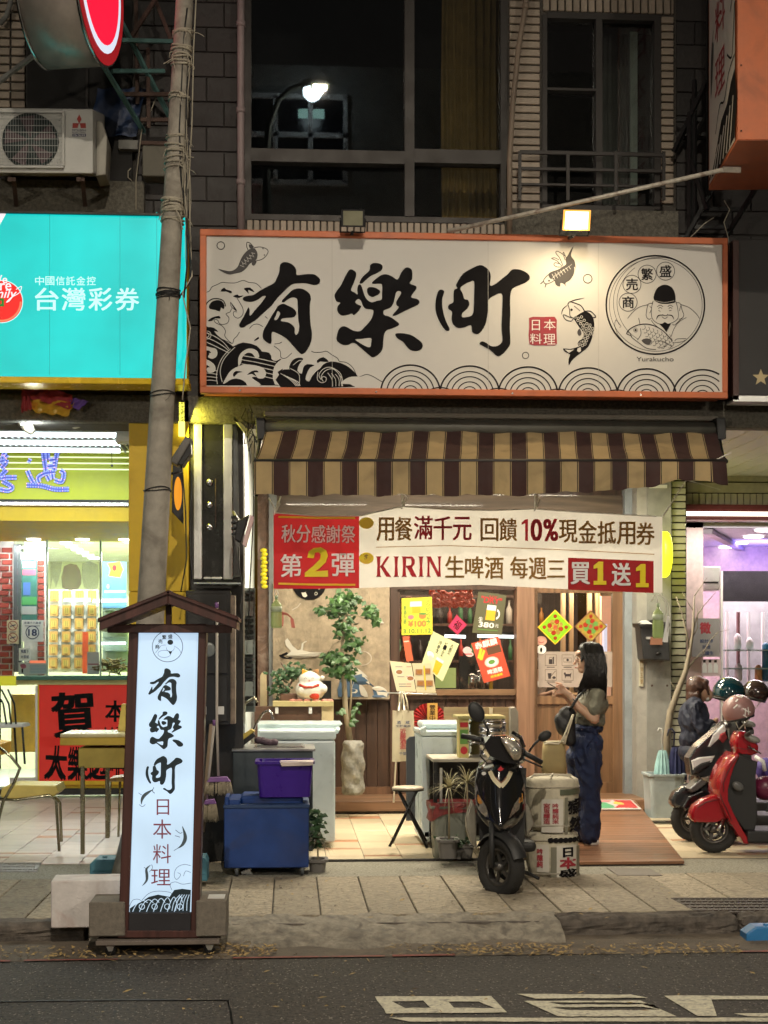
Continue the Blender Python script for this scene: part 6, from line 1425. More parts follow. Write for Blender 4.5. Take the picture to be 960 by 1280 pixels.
for x_,y_ in ((343,640),(502,633),(668,636)):
    q = MB();q.tube([W(x_-7 if x_ < 400 else x_,622 if x_ < 400 else 612,11.45),W(x_+1,y_-3,11.48),W(x_,y_+3,11.48),W(x_+3,y_-4,11.46),W(x_+8 if x_ < 400 else x_+3,620 if x_ < 400 else 614,11.45)],.005,5);q.build('tie_string',MATS['white_rope'],bn)
    q = MB();q.tube([W(x_+1,y_-4,11.45),W(x_+5,y_-14,11.44),W(x_+7,y_-10,11.43),W(x_+3,y_-2,11.44)],.004,5);q.build('tie_loop',MATS['white_rope'],bn)
def bottle(label,px,y0,y1,Y,strings):
    t = thing('hanging_bottle',label,'bottle',tuple(W(px,y1,Y)))
    M_pl = mat('green_tinted_plastic',(.42,.52,.22),.12,var=.1,alpha=.6,emit=(.3,.45,.08),es=.08)
    lathe_px(px,[(y0+4,1.2),(y0+7,2),(y0+11,6),(y0+15,7),(y0+22,6.6),(y0+26,7),(y1-3,7),(y1,6),(y1+.1,.5)],Y).build('bottle_body',M_pl,t);lathe_px(px,[(y0,.3),(y0+.2,2),(y0+4.5,2),(y0+4.6,.3)],Y).build('cap',mat('pale_cap',(.5,.6,.4),.4),t)
    lathe_px(px,[(y0+14,7.1),(y0+21,6.8)],Y).build('label_band',mat('pale_label',(.55,.62,.45),.5,alpha=.8),t)
    for s_ in strings: MB().tube([W(*p,Y) for p in s_],.004,5).build('string',MATS['white_rope'],t)
    return t
bottle('green tinted plastic bottle hanging from the left banner corner',345.5,744,785,11.5,[[(345,737),(343,742),(345,748),(348,742),(346,737)]])
bottle('clear green plastic bottle hanging from the right banner corner',822.5,754,798,11.5,[[(826,741),(822,745),(822,757)],[(814,752),(818,745),(824,744),(832,752),(834,780),(830,800)],[(826,742),(836,755),(838,770),(834,790)]])
t = thing('white_tassel','white plastic strip tassel hanging right of the clear bottle','tassel',tuple(W(832,803,11.5)))
for k in range(4): MB().pprism([(834+k*.6,770),(836+k*.4,771),(831+k*1.3,803),(828+k*1.3,802)],11.49+k*.012,11.493+k*.012).build('strip',M_white,t)

# ---------------------------------------------------------------- restaurant front wall
rf_ = thing('restaurant_facade','dark timber restaurant front with window, post and glazed door','shop front',(X(560,YD),YD,0))
Wb = wood('brown_timber',(.22,.115,.065),.5,'Z',.7);Wd = wood('dark_timber',(.09,.045,.028),.5,'Z',.8);Wl = wood('light_timber',(.40,.25,.13),.5,'X',.8);Wg = wood('grey_brown_grain',(.17,.12,.085),.55,'X',.5,dark=.3);Wdoor = wood('door_timber',(.26,.14,.07),.45,'Z',.7)
GBX(318,560,800,618,YD-.02,YD+.3,'upper_wall',Wd,rf_)
GBX(345,618,800,652,YD-.06,YD+.3,'grained_lintel',Wg,rf_);GBX(345,652,800,734,YD-.02,YD+.3,'lintel',Wd,rf_)
GBX(322,560,336,1003,YD-.12,YD+.2,'peeling_post',mat('peeling_brown_paint',(.17,.10,.07),.7,var=.5,vs=9,bump=.5,dirt=.8,two=(.35,.27,.22)),rf_)
GBX(336,560,346,1003,YD-.16,YD+.2,'grey_post',mat('grey_steel_post',(.22,.23,.23),.5,.3),rf_)
for i in range(11):
    x_ = 346+i*14;GBX(x_+.4,734,x_+13.6,990,YD,YD+.05,'wall_board',Wd,rf_)
GBX(346,868,500,876,YD-.04,YD+.06,'dado_rail',Wd,rf_);GBX(346,984,500,994,YD-.04,YD+.06,'skirting',Wb,rf_)
GBX(488,734,497,990,YD-.06,YD+.08,'window_post',Wd,rf_)
GBX(497,862,646,869,YD-.08,YD+.1,'window_sill',wood('sill_timber',(.30,.17,.09),.4,'X'),rf_);GBX(497,869,646,874,YD-.05,YD+.1,'sill_board',Wd,rf_)
for i in range(10): GBX(497+i*15+.4,874,497+i*15+14.6,992,YD,YD+.05,'wall_board',Wd,rf_)
GBX(497,734,646,862,YD+.03,YD+.036,'pane',G_clear,rf_);GBX(497,732,646,737,YD-.04,YD+.06,'window_head',Wd,rf_)
GBX(646,732,668,992,YD-.14,YD+.08,'door_post',wood('reddish_post',(.30,.165,.10),.5,'Z',.6),rf_)
dr = GBX(668,733,781,741,YD-.05,YD+.03,'door',Wdoor,rf_)
GBX(766,741,781,992,YD-.05,YD+.03,'door_stile',Wdoor,dr);GBX(668,741,672,992,YD-.05,YD+.03,'door_stile',Wdoor,dr);GBX(672,870,766,880,YD-.05,YD+.03,'door_rail',Wdoor,dr)
for a_ in ((672,698),(698.6,730),(730.6,766)): GBX(a_[0],880,a_[1],978,YD-.02,YD+.02,'door_panel',Wdoor,dr)
GBX(672,978,766,992,YD-.05,YD+.03,'door_rail',Wdoor,dr);GBX(672,741,766,870,YD-.01,YD-.005,'pane',G_clear,dr)
GBX(781,560,796,1001,YD-.16,YD+.1,'aluminium_jamb',mat('blue_grey_aluminium',(.33,.37,.40),.45,.3,dirt=.2),rf_)
cp = thing('concrete_column','grey concrete column right of the door with black letterbox','column',(X(816,15.6),15.6,0))
GBX(796,560,809,1012,15.62,16.1,'lighter_edge',mat('pale_grey_concrete',(.36,.35,.32),.8,dirt=.3),cp);GBX(809,560,839,1012,15.6,16.1,'column_face',M_concrete,cp);GBX(812,606,834,610,15.58,15.6,'white_strip',M_white,cp)
GBX(799,822,804.5,858,15.6,15.62,'number_plate_strip',mat('cream_strip',(.5,.47,.36),.5),cp)
ik = Ink(onY(15.6,.002));ik.col(M_goldink,'門牌五號',800,826,803.8,855,0,.2);ik.build('lettering',cp)
for p in ((806,820),(815,857),(832,820),(834,857)): MB().ball(tuple(W(*p,15.6)),.012,.006,.012,8,5).build('bolt_head',M_rust,cp)
tw = thing('ribbed_tile_pier','narrow pier of stacked cream tiles between the two shops','pier',(X(848,15.7),15.7,0))
GBX(838.5,560,858,1015,15.74,16.1,'pier_core',M_mort,tw)
tilewall('pier_tile',mat('cream_ribbed_tile',(.42,.42,.33),.5,var=.15,bump=.3,rnd=.12),839,592,858,1012,15.70,.3,.074,t=.04,gap=.014,parent=tw,stagger=0)
ys_ = thing('round_yellow_light','lemon yellow round lit sign seen edge-on behind the banner','lit sign',tuple(W(828,722,15.3)))
q = MB();q.lathe([(.001,-.03),(.225,-.03),(.235,-.02),(.235,.02),(.225,.03),(.001,.03)],(0,0,0),36,Matrix.Rotation(rad(90),3,'Y'));bmesh.ops.scale(q.bm,vec=(1.4,1,1),verts=q.bm.verts)
bmesh.ops.translate(q.bm,verts=q.bm.verts,vec=W(829,693,15.3));q.build('lit_disc',glow('lemon_disc',(1,.95,.02),2.2),ys_)
bar('wall_arm',W(829,693,15.3),W(829,693,15.6),.03,.03,M_black,ys_)
lamp('lemon_disc_light','POINT',W(843,690,15.2),5,(.95,1,.1),.12)
mb_ = thing('letterbox','black wall letterbox with papers on the grey column','letterbox',tuple(W(818,828,15.4)))
MB().pprism([(800,782),(835,778),(838,826),(804,824)],15.35,15.6,.01).build('box_body',mat('black_plastic',(.02,.02,.021),.35),mb_);MB().pprism([(798,779),(812,776),(818,774),(838,779),(838,783),(800,784)],15.3,15.6,.005).build('lid',MATS['black_plastic'],mb_)
GBX(813,796,828,806,15.33,15.35,'brown_card',mat('brown_card',(.28,.13,.08),.6),mb_);GBX(808,796,813,799,15.33,15.35,'slot',M_alum,mb_);MB().ball(tuple(W(823,817,15.35)),.03,.02,.018,10,6).build('latch',M_black,mb_)
q = MB();q.pprism([(800,780),(808,775),(816,780)],15.28,15.5);q.build('paper',M_white,mb_)
# platform and ramp
zp = .13
pf = MB().box(X(345,YD),X(786,YD),15.24,YD+.05,0,.10).build('door_platform',Wd);tag(pf,'low timber platform along the restaurant front','platform')
for i in range(6): q = MB().box(X(345,YD),X(786,YD),15.22+i*.137,15.22+i*.137+.132,.1,zp,.004);link('plank',q.mesh('plank',wloc(pf)),wood('platform_plank',(.28,.15,.08),.45,'X',.7),pf)
q = MB().box(X(345,YD),X(786,YD),15.2,15.22,.03,zp-.002,.002);link('front_board',q.mesh('front_board',wloc(pf)),wood('front_board',(.30,.16,.09),.45,'X',.6),pf)
rp_ = thing('timber_ramp','reddish slatted timber ramp leading up to the door','ramp',(X(760,13),13,0))
Mr = wood('ramp_slat',(.30,.14,.07),.38,'X',.8,rnd=.16)
FL,FR_,BR_ = G(672,1083,.03).x,G(868,1083,.03),Vector((W(806,1006,14.75).x,14.75,zp))
y0_,y1_ = 11.38,15.18;nsl = 34
for i in range(nsl):
    ta,tb_ = i/nsl,(i+1)/nsl-.0018;ya,yb_ = y0_+(y1_-y0_)*ta,y0_+(y1_-y0_)*tb_;za,zb2 = .03+.1*ta,.03+.1*tb_
    xr = lambda t_: FR_.x+(BR_.x-FR_.x)*t_
    q = MB();q.loft([[Vector((FL,ya,za-.02)),Vector((FL,ya,za)),Vector((FL,yb_,zb2)),Vector((FL,yb_,zb2-.02))],[Vector((xr(ta),ya,za-.02)),Vector((xr(ta),ya,za)),Vector((xr(tb_),yb_,zb2)),Vector((xr(tb_),yb_,zb2-.02))]],smooth=False)
    q.build('ramp_slat',Mr,rp_)
q = MB();q.prism([(FL,y0_+.02,.0),(FR_.x-.03,y0_+.02,0),(FR_.x-.03,y0_+.02,.012),(FL,y0_+.02,.012)],(0,.05,0));q.prism([(FR_.x-.04,y0_+.1,0),(BR_.x-.04,y1_,0),(BR_.x-.04,y1_,.105),(FR_.x-.04,y0_+.1,.012)],(-.03,0,0));q.build('bearer',Wd,rp_)
# door mat
A_ = [Vector((W(px,py,Y).x,Y,0)) for px,py,Y in ((748,1009,14.35),(802,1009,14.35),(789,993,15.1),(742,993,15.1))]
for p in A_: p.z = .036+.1*(p.y-y0_)/(y1_-y0_)
dm = thing('door_mat','colourful red and green doormat at the top of ramp','doormat',tuple(A_[0]))
MB().prism(A_,(0,0,.008)).build('mat_base',mat('pale_mat',(.5,.45,.42),.8),dm)
MI = lambda u,v,l: A_[0].lerp(A_[1],u).lerp(A_[3].lerp(A_[2],u),v)+Vector((0,0,.0095+l))
ik = Ink(MI);ik.poly(C('mat_red',(.5,.04,.04)),[(.4,.15),(.95,.1),(.95,.9),(.5,.92),(.6,.5)]);ik.poly(C('mat_green',(.1,.35,.18)),[(.05,.1),(.4,.15),(.35,.5),(.2,.7),(.05,.5)],smooth=2);ik.poly(C('mat_yellow',(.6,.45,.1)),[(.45,.5),(.7,.45),(.65,.7),(.5,.75)],smooth=2);ik.poly(C('mat_pink',(.6,.25,.25)),[(.08,.7),(.4,.75),(.45,.92),(.05,.92)]);ik.build('pattern',dm)
# curtain of burlap with prints
bc = thing('burlap_curtain','hessian wall hanging printed with cranes, red sun and blue wave','wall hanging',tuple(W(415,873,15.8)))
M_bur = mat('burlap',(.40,.32,.225),.95,var=.3,vs=14,bump=.8,bs=160,dirt=.3)
bwr = lambda x,y: 15.82+.012*math.sin(x*.12+y*.01)+.006*math.sin(x*.31)
MB().sheet([[W(341+146*i/40,728+(146 if i > 20 else 145)*j/14,bwr(341+146*i/40,j)) for i in range(41)] for j in range(15)]).build('hessian_cloth',M_bur,bc)
ik = Ink(lambda u,v,l: W(u,v,bwr(u,0)-.010-l*2))
zb_c = lambda L: [(320+x/4.572,720+y/4.572) for x,y in L]
ik.poly(C('brick_red_print',(.26,.07,.05)),[(352-8,764),(352,764),(360,767),(367,774),(369,785),(345,782)])
Mcw = C('cream_print',(.58,.54,.46));Mbw = C('wave_blue',(.06,.11,.18)); 
ik.poly(Mcw,zb_c([(165,370),(180,355),(210,400),(240,425),(255,420),(262,385),(285,370),(292,374),(272,385),(268,425),(310,435),(380,435),(350,460),(280,470),(220,470),(170,455),(200,430),(170,395)]));ik.poly(M_ink,zb_c([(130,455),(175,435),(215,460),(200,475),(150,470)]))
ik.poly(Mcw,zb_c([(660,240),(720,250),(730,270),(680,275)]));ik.line(Mcw,zb_c([(205,195),(240,175),(255,155)]),.8)
ik.poly(Mbw,zb_c([(470,690),(480,600),(500,540),(540,520),(600,555),(640,600),(690,640),(745,660),(748,692),(600,690)]),smooth=2)
for L in ([(540,560),(580,545),(630,580),(650,620),(620,600),(580,570)],[(500,640),(530,640),(580,650),(570,670),(520,660)],[(660,640),(700,628),(745,650),(748,692),(700,690),(690,660)],[(590,620),(620,640),(640,690),(600,680)],[(540,530),(560,520),(600,540),(640,580),(600,560)],[(400,520),(430,480),(460,470),(460,520),(430,530)]): ik.poly(Mcw,zb_c(L),smooth=2)
for k_ in range(5): ik.line(Mcw,zb_c([(480+k_*14,690),(490+k_*18,620-k_*5),(530+k_*20,575)]),.5,3)
ik.ring(Mcw,*zb_c([(600,470)])[0],13,.8,9,a0=-100,a1=90);ik.disc(M_ink,386.5,730,21,20)
for L in ([(445,470),(480,460),(520,480)],): ik.poly(Mcw,zb_c(L))
ik.disc(Mcw,381,741,4,5.5);ik.rect(Mcw,376.5,733,385.5,742);ik.ring(Mcw,395,742,1.7,.8,n=10)
ik.build('print',bc)
# interior
ri = thing('restaurant_interior','dim restaurant interior with shelves behind the window','shop interior',(X(570,19),19,0))
MB().box(X(340,YD),X(800,YD),19.5,19.6,0,3.3).build('back_wall',wood('interior_wall',(.07,.045,.035),.6,'Z'),ri);MB().box(X(335,YD),X(340,YD),YD+.3,19.6,0,3.3).build('side_wall',Wd,ri);MB().box(X(799,YD)+.2,X(803,YD)+.22,YD+.3,19.6,0,3.3).build('side_wall',mat('tan_wall',(.36,.24,.15),.7),ri)
MB().box(X(335,YD),X(803,YD)+.2,YD+.1,19.6,2.9,3.0).build('ceiling',mat('dark_ceiling',(.08,.06,.05),.8),ri);MB().box(X(335,YD),X(803,YD)+.2,YD+.06,19.6,.08,.125).build('floor',Wd,ri)
MB().box(X(500,YD),X(760,YD),YD+.7,YD+1.3,.12,1.12,.01).build('counter',Wb,ri);MB().box(X(497,YD),X(765,YD),YD+.65,YD+1.35,1.12,1.16,.006).build('counter_top',Wl,ri)
for i,z_ in enumerate((1.5,1.95,2.3)): MB().box(X(500,YD),X(690,YD),18.6,18.9,z_,z_+.03).build('shelf',Wd,ri)
R = random.Random(12);cols = [C('shelf_amber',(.35,.15,.03)),C('shelf_green',(.05,.16,.07)),C('shelf_white',(.5,.48,.44)),C('shelf_red',(.4,.04,.03)),C('shelf_dark',(.04,.03,.03))]
for i,z_ in enumerate((1.53,1.98)):
    for k in range(15):
        x_ = X(505,YD)+.15+k*.125+R.uniform(-.02,.02);h = R.uniform(.18,.3);r_ = R.uniform(.025,.042)
        q = MB();q.lathe([(.001,0),(r_,0),(r_,h*.6),(r_*.35,h*.78),(r_*.35,h),(.001,h)],(x_,18.7,z_),10);o = q.build('bottle',R.choice(cols));tag(o,'small bottle on the shelves at the back of the restaurant','bottle','bottles on the shelves inside the restaurant')
for x0,x1 in ((556,582),(597,645)):
    t = thing('wall_tube_light','tube light glowing '+('in the middle' if x0 < 590 else 'at the right')+' behind the restaurant window','tube light',tuple(W(x0,796,17.2)));MB().tube([W(x0,795,17.2),W(x1,796,17.2)],.018,8).build('tube',glow('cool_tube',(.85,.95,1),3),t);MB().pbox(x0,790,x1,793,17.2,17.24).build('holder',M_black,t)
lamp('interior_warm','AREA',(X(600,17),17.3,2.85),110,(1,.78,.55),2.5,1.2)
lamp('interior_door','POINT',(X(740,17),17.4,2.4),42,(1,.72,.45),.2)
q = MB();R = random.Random(3)
for k in range(60):
    c = Vector((X(R.uniform(540,592),16.6),16.6+R.uniform(-.12,.12),Z(R.uniform(735,758),16.6)));q.ball(tuple(c),R.uniform(.03,.06),R.uniform(.02,.04),R.uniform(.015,.04),7,4)
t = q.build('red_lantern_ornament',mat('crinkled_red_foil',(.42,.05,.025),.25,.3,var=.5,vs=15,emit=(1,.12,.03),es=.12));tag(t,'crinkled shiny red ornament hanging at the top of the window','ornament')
q = MB()
for k in range(30): c = W(R.uniform(498,512),R.uniform(737,860),16.5);q.ball(tuple(c),R.uniform(.02,.05),.03,R.uniform(.02,.06),7,4)
t = q.build('paper_flower_garland',mat('salmon_paper',(.55,.22,.12),.7,var=.4));tag(t,'salmon paper flower garland at the left side of window','garland')
for k,(x_,y0) in enumerate(((590,842),(600,838),(610,846))): lathe_px(x_,[(y0,1),(y0+1,4.5),(861,4.5),(862,1)],16.4).build('canister',M_steel,ri)
GBX(612,850,616,862,16.35,16.4,'menu_card',M_yel,ri);GBX(575,820,600,862,16.9,17,'dark_machine',M_black,ri);GBX(545,835,570,860,16.5,16.6,'aquarium',glow('aquarium_glow',(.45,.5,.15),.7),ri)
for k,x_ in enumerate((702,712,735,745)): GBX(x_,741,x_+5,870,17.6,17.68,'partition_batten',wood('pale_batten',(.5,.36,.22),.5),ri)
GBX(752,745,764,870,17.2,17.3,'backlit_curtain',mat('peach_curtain',(.6,.35,.25),.8,emit=(1,.55,.35),es=.35),ri);GBX(755,780,759,815,16.8,16.9,'bright_bottle',glow('bright_bottle',(.8,.75,.9),.9),ri)
# posters on the window
YW = YD+.0
def wposter(label,pix,bgm,fn,name='poster',Y=YW):
    t = thing(name,label,'poster',tuple(W(sum(p[0] for p in pix)/4,max(p[1] for p in pix),Y)));MB().pprism(pix,Y-.004,Y).build('sheet',bgm,t)
    a,b,c,d = pix
    def f(u,v,l): return W(*[ (a[k]*(1-u)+b[k]*u)*(1-v)+(d[k]*(1-u)+c[k]*u)*v for k in (0,1)],Y-.004)+Vector((0,-.001-l,0))
    k = Ink(f);fn(k);k.build('print',t);return t
Mpy = C('poster_yellow',(.70,.62,.04));Mbeer = C('beer_gold',(.75,.42,.02));Mfoam = C('foam_white',(.78,.78,.74));Mgrn = C('print_green',(.12,.28,.05));Mpk = C('print_pink',(.6,.2,.22));Mor = C('print_orange',(.66,.2,.05))
def p1(k):
    k.rect(Mfoam,.28,.1,.66,.24);k.rect(Mbeer,.34,.24,.62,.42);k.col(Mgrn,'ホッピンフェア',.8,.08,.93,.75,.02,.05);k.col(Mgrn,'麥酒生麥',.06,.2,.16,.7,.02,.1);k.disc(Mpk,.3,.52,.1,.06);k.disc(Mor,.68,.5,.12,.08);k.disc(Mgrn,.68,.44,.12,.03);k.text(Mor,'¥100',.22,.62,.78,.78,.06);k.text(Mgrn,'3.10.11.12',.06,.84,.94,.95,.03)
wposter('yellow beer poster at the upper left of the window',[(502,748),(540,746),(541,793),(502,794)],Mpy,p1)
def p2(k):
    k.rect(C('foil_white',(.6,.35,.35)),.1,.1,.9,.9);k.poly(C('hot_pink',(.62,.02,.10)),[(.08,.08),(.92,.08),(.92,.92),(.08,.92)]);k.text(M_ink,'福',.25,.2,.75,.8,.02)
wposter('small red diamond paper with a black character in the window',[(571,768),(584,781),(572,794),(560,783)],C('dark_pink_paper',(.4,.02,.06)),p2)
def p3(k):
    k.text(M_red,'SUPER',.4,.06,.7,.1,.02);k.text(M_red,'"DRY"',.14,.1,.86,.25,.05);k.rect(Mfoam,.38,.29,.7,.42);k.rect(Mbeer,.38,.42,.7,.66);k.ring(Mfoam,.74,.5,.09,.05,.1,a0=-90,a1=90);k.text(Mfoam,'生',.15,.6,.3,.7,.02);k.text(Mfoam,'380',.18,.72,.7,.84,.05);k.text(Mfoam,'元',.74,.74,.86,.82,.02);k.line(Mgrn,[(.15,.9),(.85,.9)],.02)
wposter('dark olive beer mug poster at the upper right of the window',[(598,739),(633,744),(627,794),(590,791)],C('olive_dark',(.10,.095,.045)),p3)
def p4(k):
    k.col(M_ink,'大瓶又',.75,.08,.85,.36,.02,.1);k.col(M_ink,'ビール又',.55,.1,.64,.5,.02,.05);k.col(M_ink,'冷麥生',.33,.14,.44,.48,.02,.1);k.disc(Mfoam,.2,.62,.16,.1);k.ring(Mgrn,.2,.62,.16,.01,.1);k.disc(Mcw,.25,.7,.1,.07);k.poly(Mbeer,[(.45,.62),(.75,.62),(.72,.96),(.5,.96)]);k.rect(Mfoam,.45,.56,.75,.64)
wposter('pale yellow tilted beer menu poster in the middle of the window',[(541,789),(574,805),(553,852),(527,830)],C('pale_lemon',(.62,.64,.36)),p4)
def p5(k):
    k.text(Mfoam,'赤麒麟',.1,.02,.9,.18,.05);k.poly(M_yel,[(.05,.38),(.25,.16),(.32,.2),(.14,.42)]);k.poly(M_yel,[(.1,.44),(.34,.22),(.4,.26),(.2,.46)]);k.rect(C('dark_brown_print',(.12,.05,.02)),.45,.2,.95,.38);k.disc(Mcw,.5,.56,.26,.13);k.disc(Mfoam,.5,.56,.2,.1);k.disc(Mgrn,.5,.56,.12,.05);k.text(Mfoam,'啤酒祭',.25,.72,.8,.84,.05);k.text(M_yel,'超值優惠',.3,.87,.75,.93,.03)
wposter('red and orange tilted food poster at the lower right of the window',[(589,804),(623,795),(638,845),(605,854)],C('poster_red_orange',(.56,.07,.03)),p5)
def p6(k): k.line(Mcw,[(.1,.2),(.9,.2)],.05)
wposter('narrow red strip notice at the left edge of the window',[(503,796),(511,795),(517,826),(508,827)],C('strip_orange',(.6,.12,.05)),p6)
pkk = thing('pink_mascot_sticker','small pink paper sticker between the tilted posters','sticker',tuple(W(585,822,YW)))
ik = Ink(onY(YW,.004));ik.disc(C('sticker_pink',(.7,.45,.45)),584,813,5.5,4.5);ik.disc(MATS['sticker_pink'],587,818,5,3);ik.rect(M_red,581,817,590,818.3);ik.build('print',pkk)
# two lucky diamonds and pictogram sheet on the door
def diamond(label,cx_,cy_,r_,cols_):
    t = thing('paper_diamond',label,'paper diamond',tuple(W(cx_,cy_+r_,YD-.07)));Yq = YD-.07
    MB().pprism([(cx_,cy_-r_),(cx_+r_,cy_),(cx_,cy_+r_),(cx_-r_,cy_)],Yq,Yq+.004).build('sheet',cols_[0],t)
    k = Ink(onY(Yq,.001));s_ = r_-1.6;k.poly(cols_[1],[(cx_,cy_-s_),(cx_+s_,cy_),(cx_,cy_+s_),(cx_-s_,cy_)])
    for i in range(4):
        a = i*math.pi/2;k.disc(cols_[2],cx_+math.cos(a)*r_*.62,cy_+math.sin(a)*r_*.62,2.4,n=8)
    for i in range(8): a = i*math.pi/4+.3;k.disc(cols_[3 if i % 2 else 2],cx_+math.cos(a)*r_*.33,cy_+math.sin(a)*r_*.33,3.2,n=9)
    k.disc(cols_[3],cx_,cy_,4.2,n=14);k.text(M_red,'春',cx_-2.6,cy_-2.8,cx_+2.6,cy_+2.8,.02);k.build('print',t);return t
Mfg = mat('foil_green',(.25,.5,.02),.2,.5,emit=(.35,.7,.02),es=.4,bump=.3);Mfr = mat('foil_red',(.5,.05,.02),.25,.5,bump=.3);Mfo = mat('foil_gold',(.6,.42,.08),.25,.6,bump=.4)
diamond('green and red foil diamond on the left of the door glass',694,784,22,(M_yel,Mfg,Mfr,Mfo));diamond('gold and brown foil diamond on the right of the door glass',738.5,783,20.5,(C('brown_edge',(.18,.06,.03)),Mfo,Mfr,MATS['print_green']))
st_ = thing('round_face_stickers','two round stickers, pink and white, on the door glass','sticker',tuple(W(676,817,YD-.02)));ik = Ink(onY(YD-.02,.004));ik.disc(C('skin_pink',(.65,.36,.28)),676.5,801,7.2,6);ik.disc(M_whiteink,676.5,812,6.2,5.6);ik.disc(M_ink,676.5,812.5,1.4,3);ik.line(M_red,[(673,802),(676.5,803.5),(680,802)],.8,2);ik.build('print',st_)
ps = thing('pictogram_sheet','grey translucent sheet of six rule pictograms on the door','notice',tuple(W(718,872,YD-.03)))
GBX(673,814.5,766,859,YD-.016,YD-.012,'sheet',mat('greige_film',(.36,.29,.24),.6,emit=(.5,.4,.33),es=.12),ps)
ik = Ink(onY(YD-.016,.001));Mb = C('brown_black_print',(.03,.02,.02))
for j in range(2):
    for i in range(4):
        if i == 2: continue
        cx_,cy_ = 688.5+i*21,825+j*18.5; 
        for L in ([(cx_-7,cy_-6.5),(cx_+7,cy_-6.5),(cx_+7,cy_+7),(cx_-7,cy_+7)],): ik.line(Mb,L,.55,closed=True)
        ik.line(Mb,[(cx_-5,cy_+9),(cx_+5,cy_+9)],.9)
        if (i,j) == (0,0): ik.rect(Mb,cx_-2.5,cy_-1,cx_+2,cy_+5);ik.ring(Mb,cx_,cy_-1.5,2,.5,a0=180,a1=360);ik.rect(Mb,cx_+2.5,cy_-4,cx_+4,cy_+5)
        elif (i,j) == (1,0): ik.line(Mb,[(cx_-5,cy_-2.5),(cx_+5,cy_-2.5),(cx_+5,cy_+2.5),(cx_-5,cy_+2.5)],.6,closed=True);ik.disc(Mb,cx_,cy_,1.6)
        elif (i,j) == (0,1): ik.poly(Mb,[(cx_-4,cy_-2),(cx_+1,cy_-2),(cx_,cy_+5),(cx_-3,cy_+5)]);ik.line(Mb,[(cx_-3,cy_+5),(cx_+6,cy_-5)],.6);ik.disc(Mb,cx_+4,cy_+3.5,2.2,1.6)
        elif (i,j) == (1,1): ik.poly(Mb,[(cx_-5,cy_-2),(cx_-3,cy_-3.5),(cx_-2,cy_-1),(cx_+3,cy_-1),(cx_+5,cy_-3),(cx_+4,cy_+1),(cx_+4,cy_+5),(cx_+3,cy_+2),(cx_-2,cy_+2),(cx_-3,cy_+5),(cx_-3.5,cy_+1)])
        else: ik.line(Mb,[(cx_-5,cy_-5),(cx_+5,cy_+5)],.7)
ik.build('pictograms',ps)
# ceiling lights of the restaurant arcade: real fittings under the ceiling
for k,(x_,y_) in enumerate(((430,13.0),(640,13.0),(520,14.3),(740,14.3))):
    xx = X(x_,y_);t = thing('ceiling_tube_light','warm tube fitting under the restaurant arcade ceiling, '+('front left','front right','rear left','rear right')[k],'tube light',(xx,y_,3.5))
    MB().tube([(xx-.5,y_,3.49),(xx+.5,y_,3.49)],.02,8).build('tube',glow('warm_tube',(1,.9,.7),6),t);MB().box(xx-.55,xx+.55,y_-.04,y_+.04,3.51,3.547).build('batten',M_white,t)
    lamp('arcade_tube','AREA',(xx,y_,3.46),85,(1,.89,.68),1.0,.1)
# ================================================================== hair salon on the right
YN = 16.3
sn_ = thing('hair_salon','pink and violet lit hair salon interior behind glass at right','shop',(X(910,YN),YN,0))
Mpw = mat('pink_wallpaper',(.64,.48,.46),.7,var=.2,vs=14);Mlil = mat('lilac_ceiling',(.6,.55,.66),.6)
tilewall('siding_board',mat('cream_siding',(.46,.44,.34),.6,rnd=.06,dirt=.2),858,575,1090,617,16.15,6,.105,t=.03,gap=.012,parent=sn_,stagger=0)
tilewall('trim_tile',mat('cream_trim',(.46,.44,.34),.6),858,617,1090,632,16.14,.07,.12,t=.03,gap=.01,parent=sn_,stagger=0)
GBX(858,575,1090,652,16.19,16.3,'fascia_back',M_mort,sn_);GBX(858,631,1090,652,16.05,16.2,'maroon_bar',mat('maroon_bar',(.10,.02,.02),.4),sn_)
GBX(858,640,1090,645,16.02,16.05,'light_strip',glow('warm_white_strip',(1,.93,.75),3.5),sn_)
GBX(858,652,879,1000,YN,YN+.1,'wallpapered_pier',Mpw,sn_)
x0,x1 = X(858,YN),X(1100,YN)
MB().box(x0,x1+1,19.2,19.3,0,3.2).build('back_wall',Mpw,sn_);MB().box(x0+.003,x0+.1,YN+.11,19.2,0,3.2).build('side_wall',Mpw,sn_);MB().box(x0,x1+1,YN,19.3,2.98,3.05).build('ceiling',Mlil,sn_);MB().box(x0,x1+1,YN,19.3,-.05,.02).build('floor',mat('salon_floor',(.4,.36,.35),.3),sn_)
MB().prism([(x0+.2,YN+.05,2.97),(x0+.3,YN+.05,2.97),(x0+1.5,19.1,2.97),(x0+1.4,19.1,2.97)],(0,0,-.05)).build('ceiling_beam',mat('grey_lilac',(.35,.28,.36),.6),sn_)
GBX(878,652,1100,980,YN+.02,YN+.026,'pane',G_clear,sn_);GBX(901,714,903.5,980,YN,YN+.05,'mullion',M_white,sn_)
GBX(904,714,1100,752,YN+.5,YN+.55,'dark_mirror',mat('smoky_mirror',(.12,.11,.14),.15,.5),sn_);GBX(904,752,1100,860,YN+1.6,YN+1.7,'glass_partition',mat('grey_glass',(.36,.38,.38),.2),sn_)
for x_ in (908,922,935,953): GBX(x_,765,x_+3,865,YN+.9,YN+.95,'partition_post',M_white if x_ != 922 else mat('maroon_post',(.16,.07,.07),.4),sn_)
for y_ in (812,835): GBX(904,y_,1000,y_+1.6,YN+.5,YN+.8,'glass_shelf',M_gf,sn_)
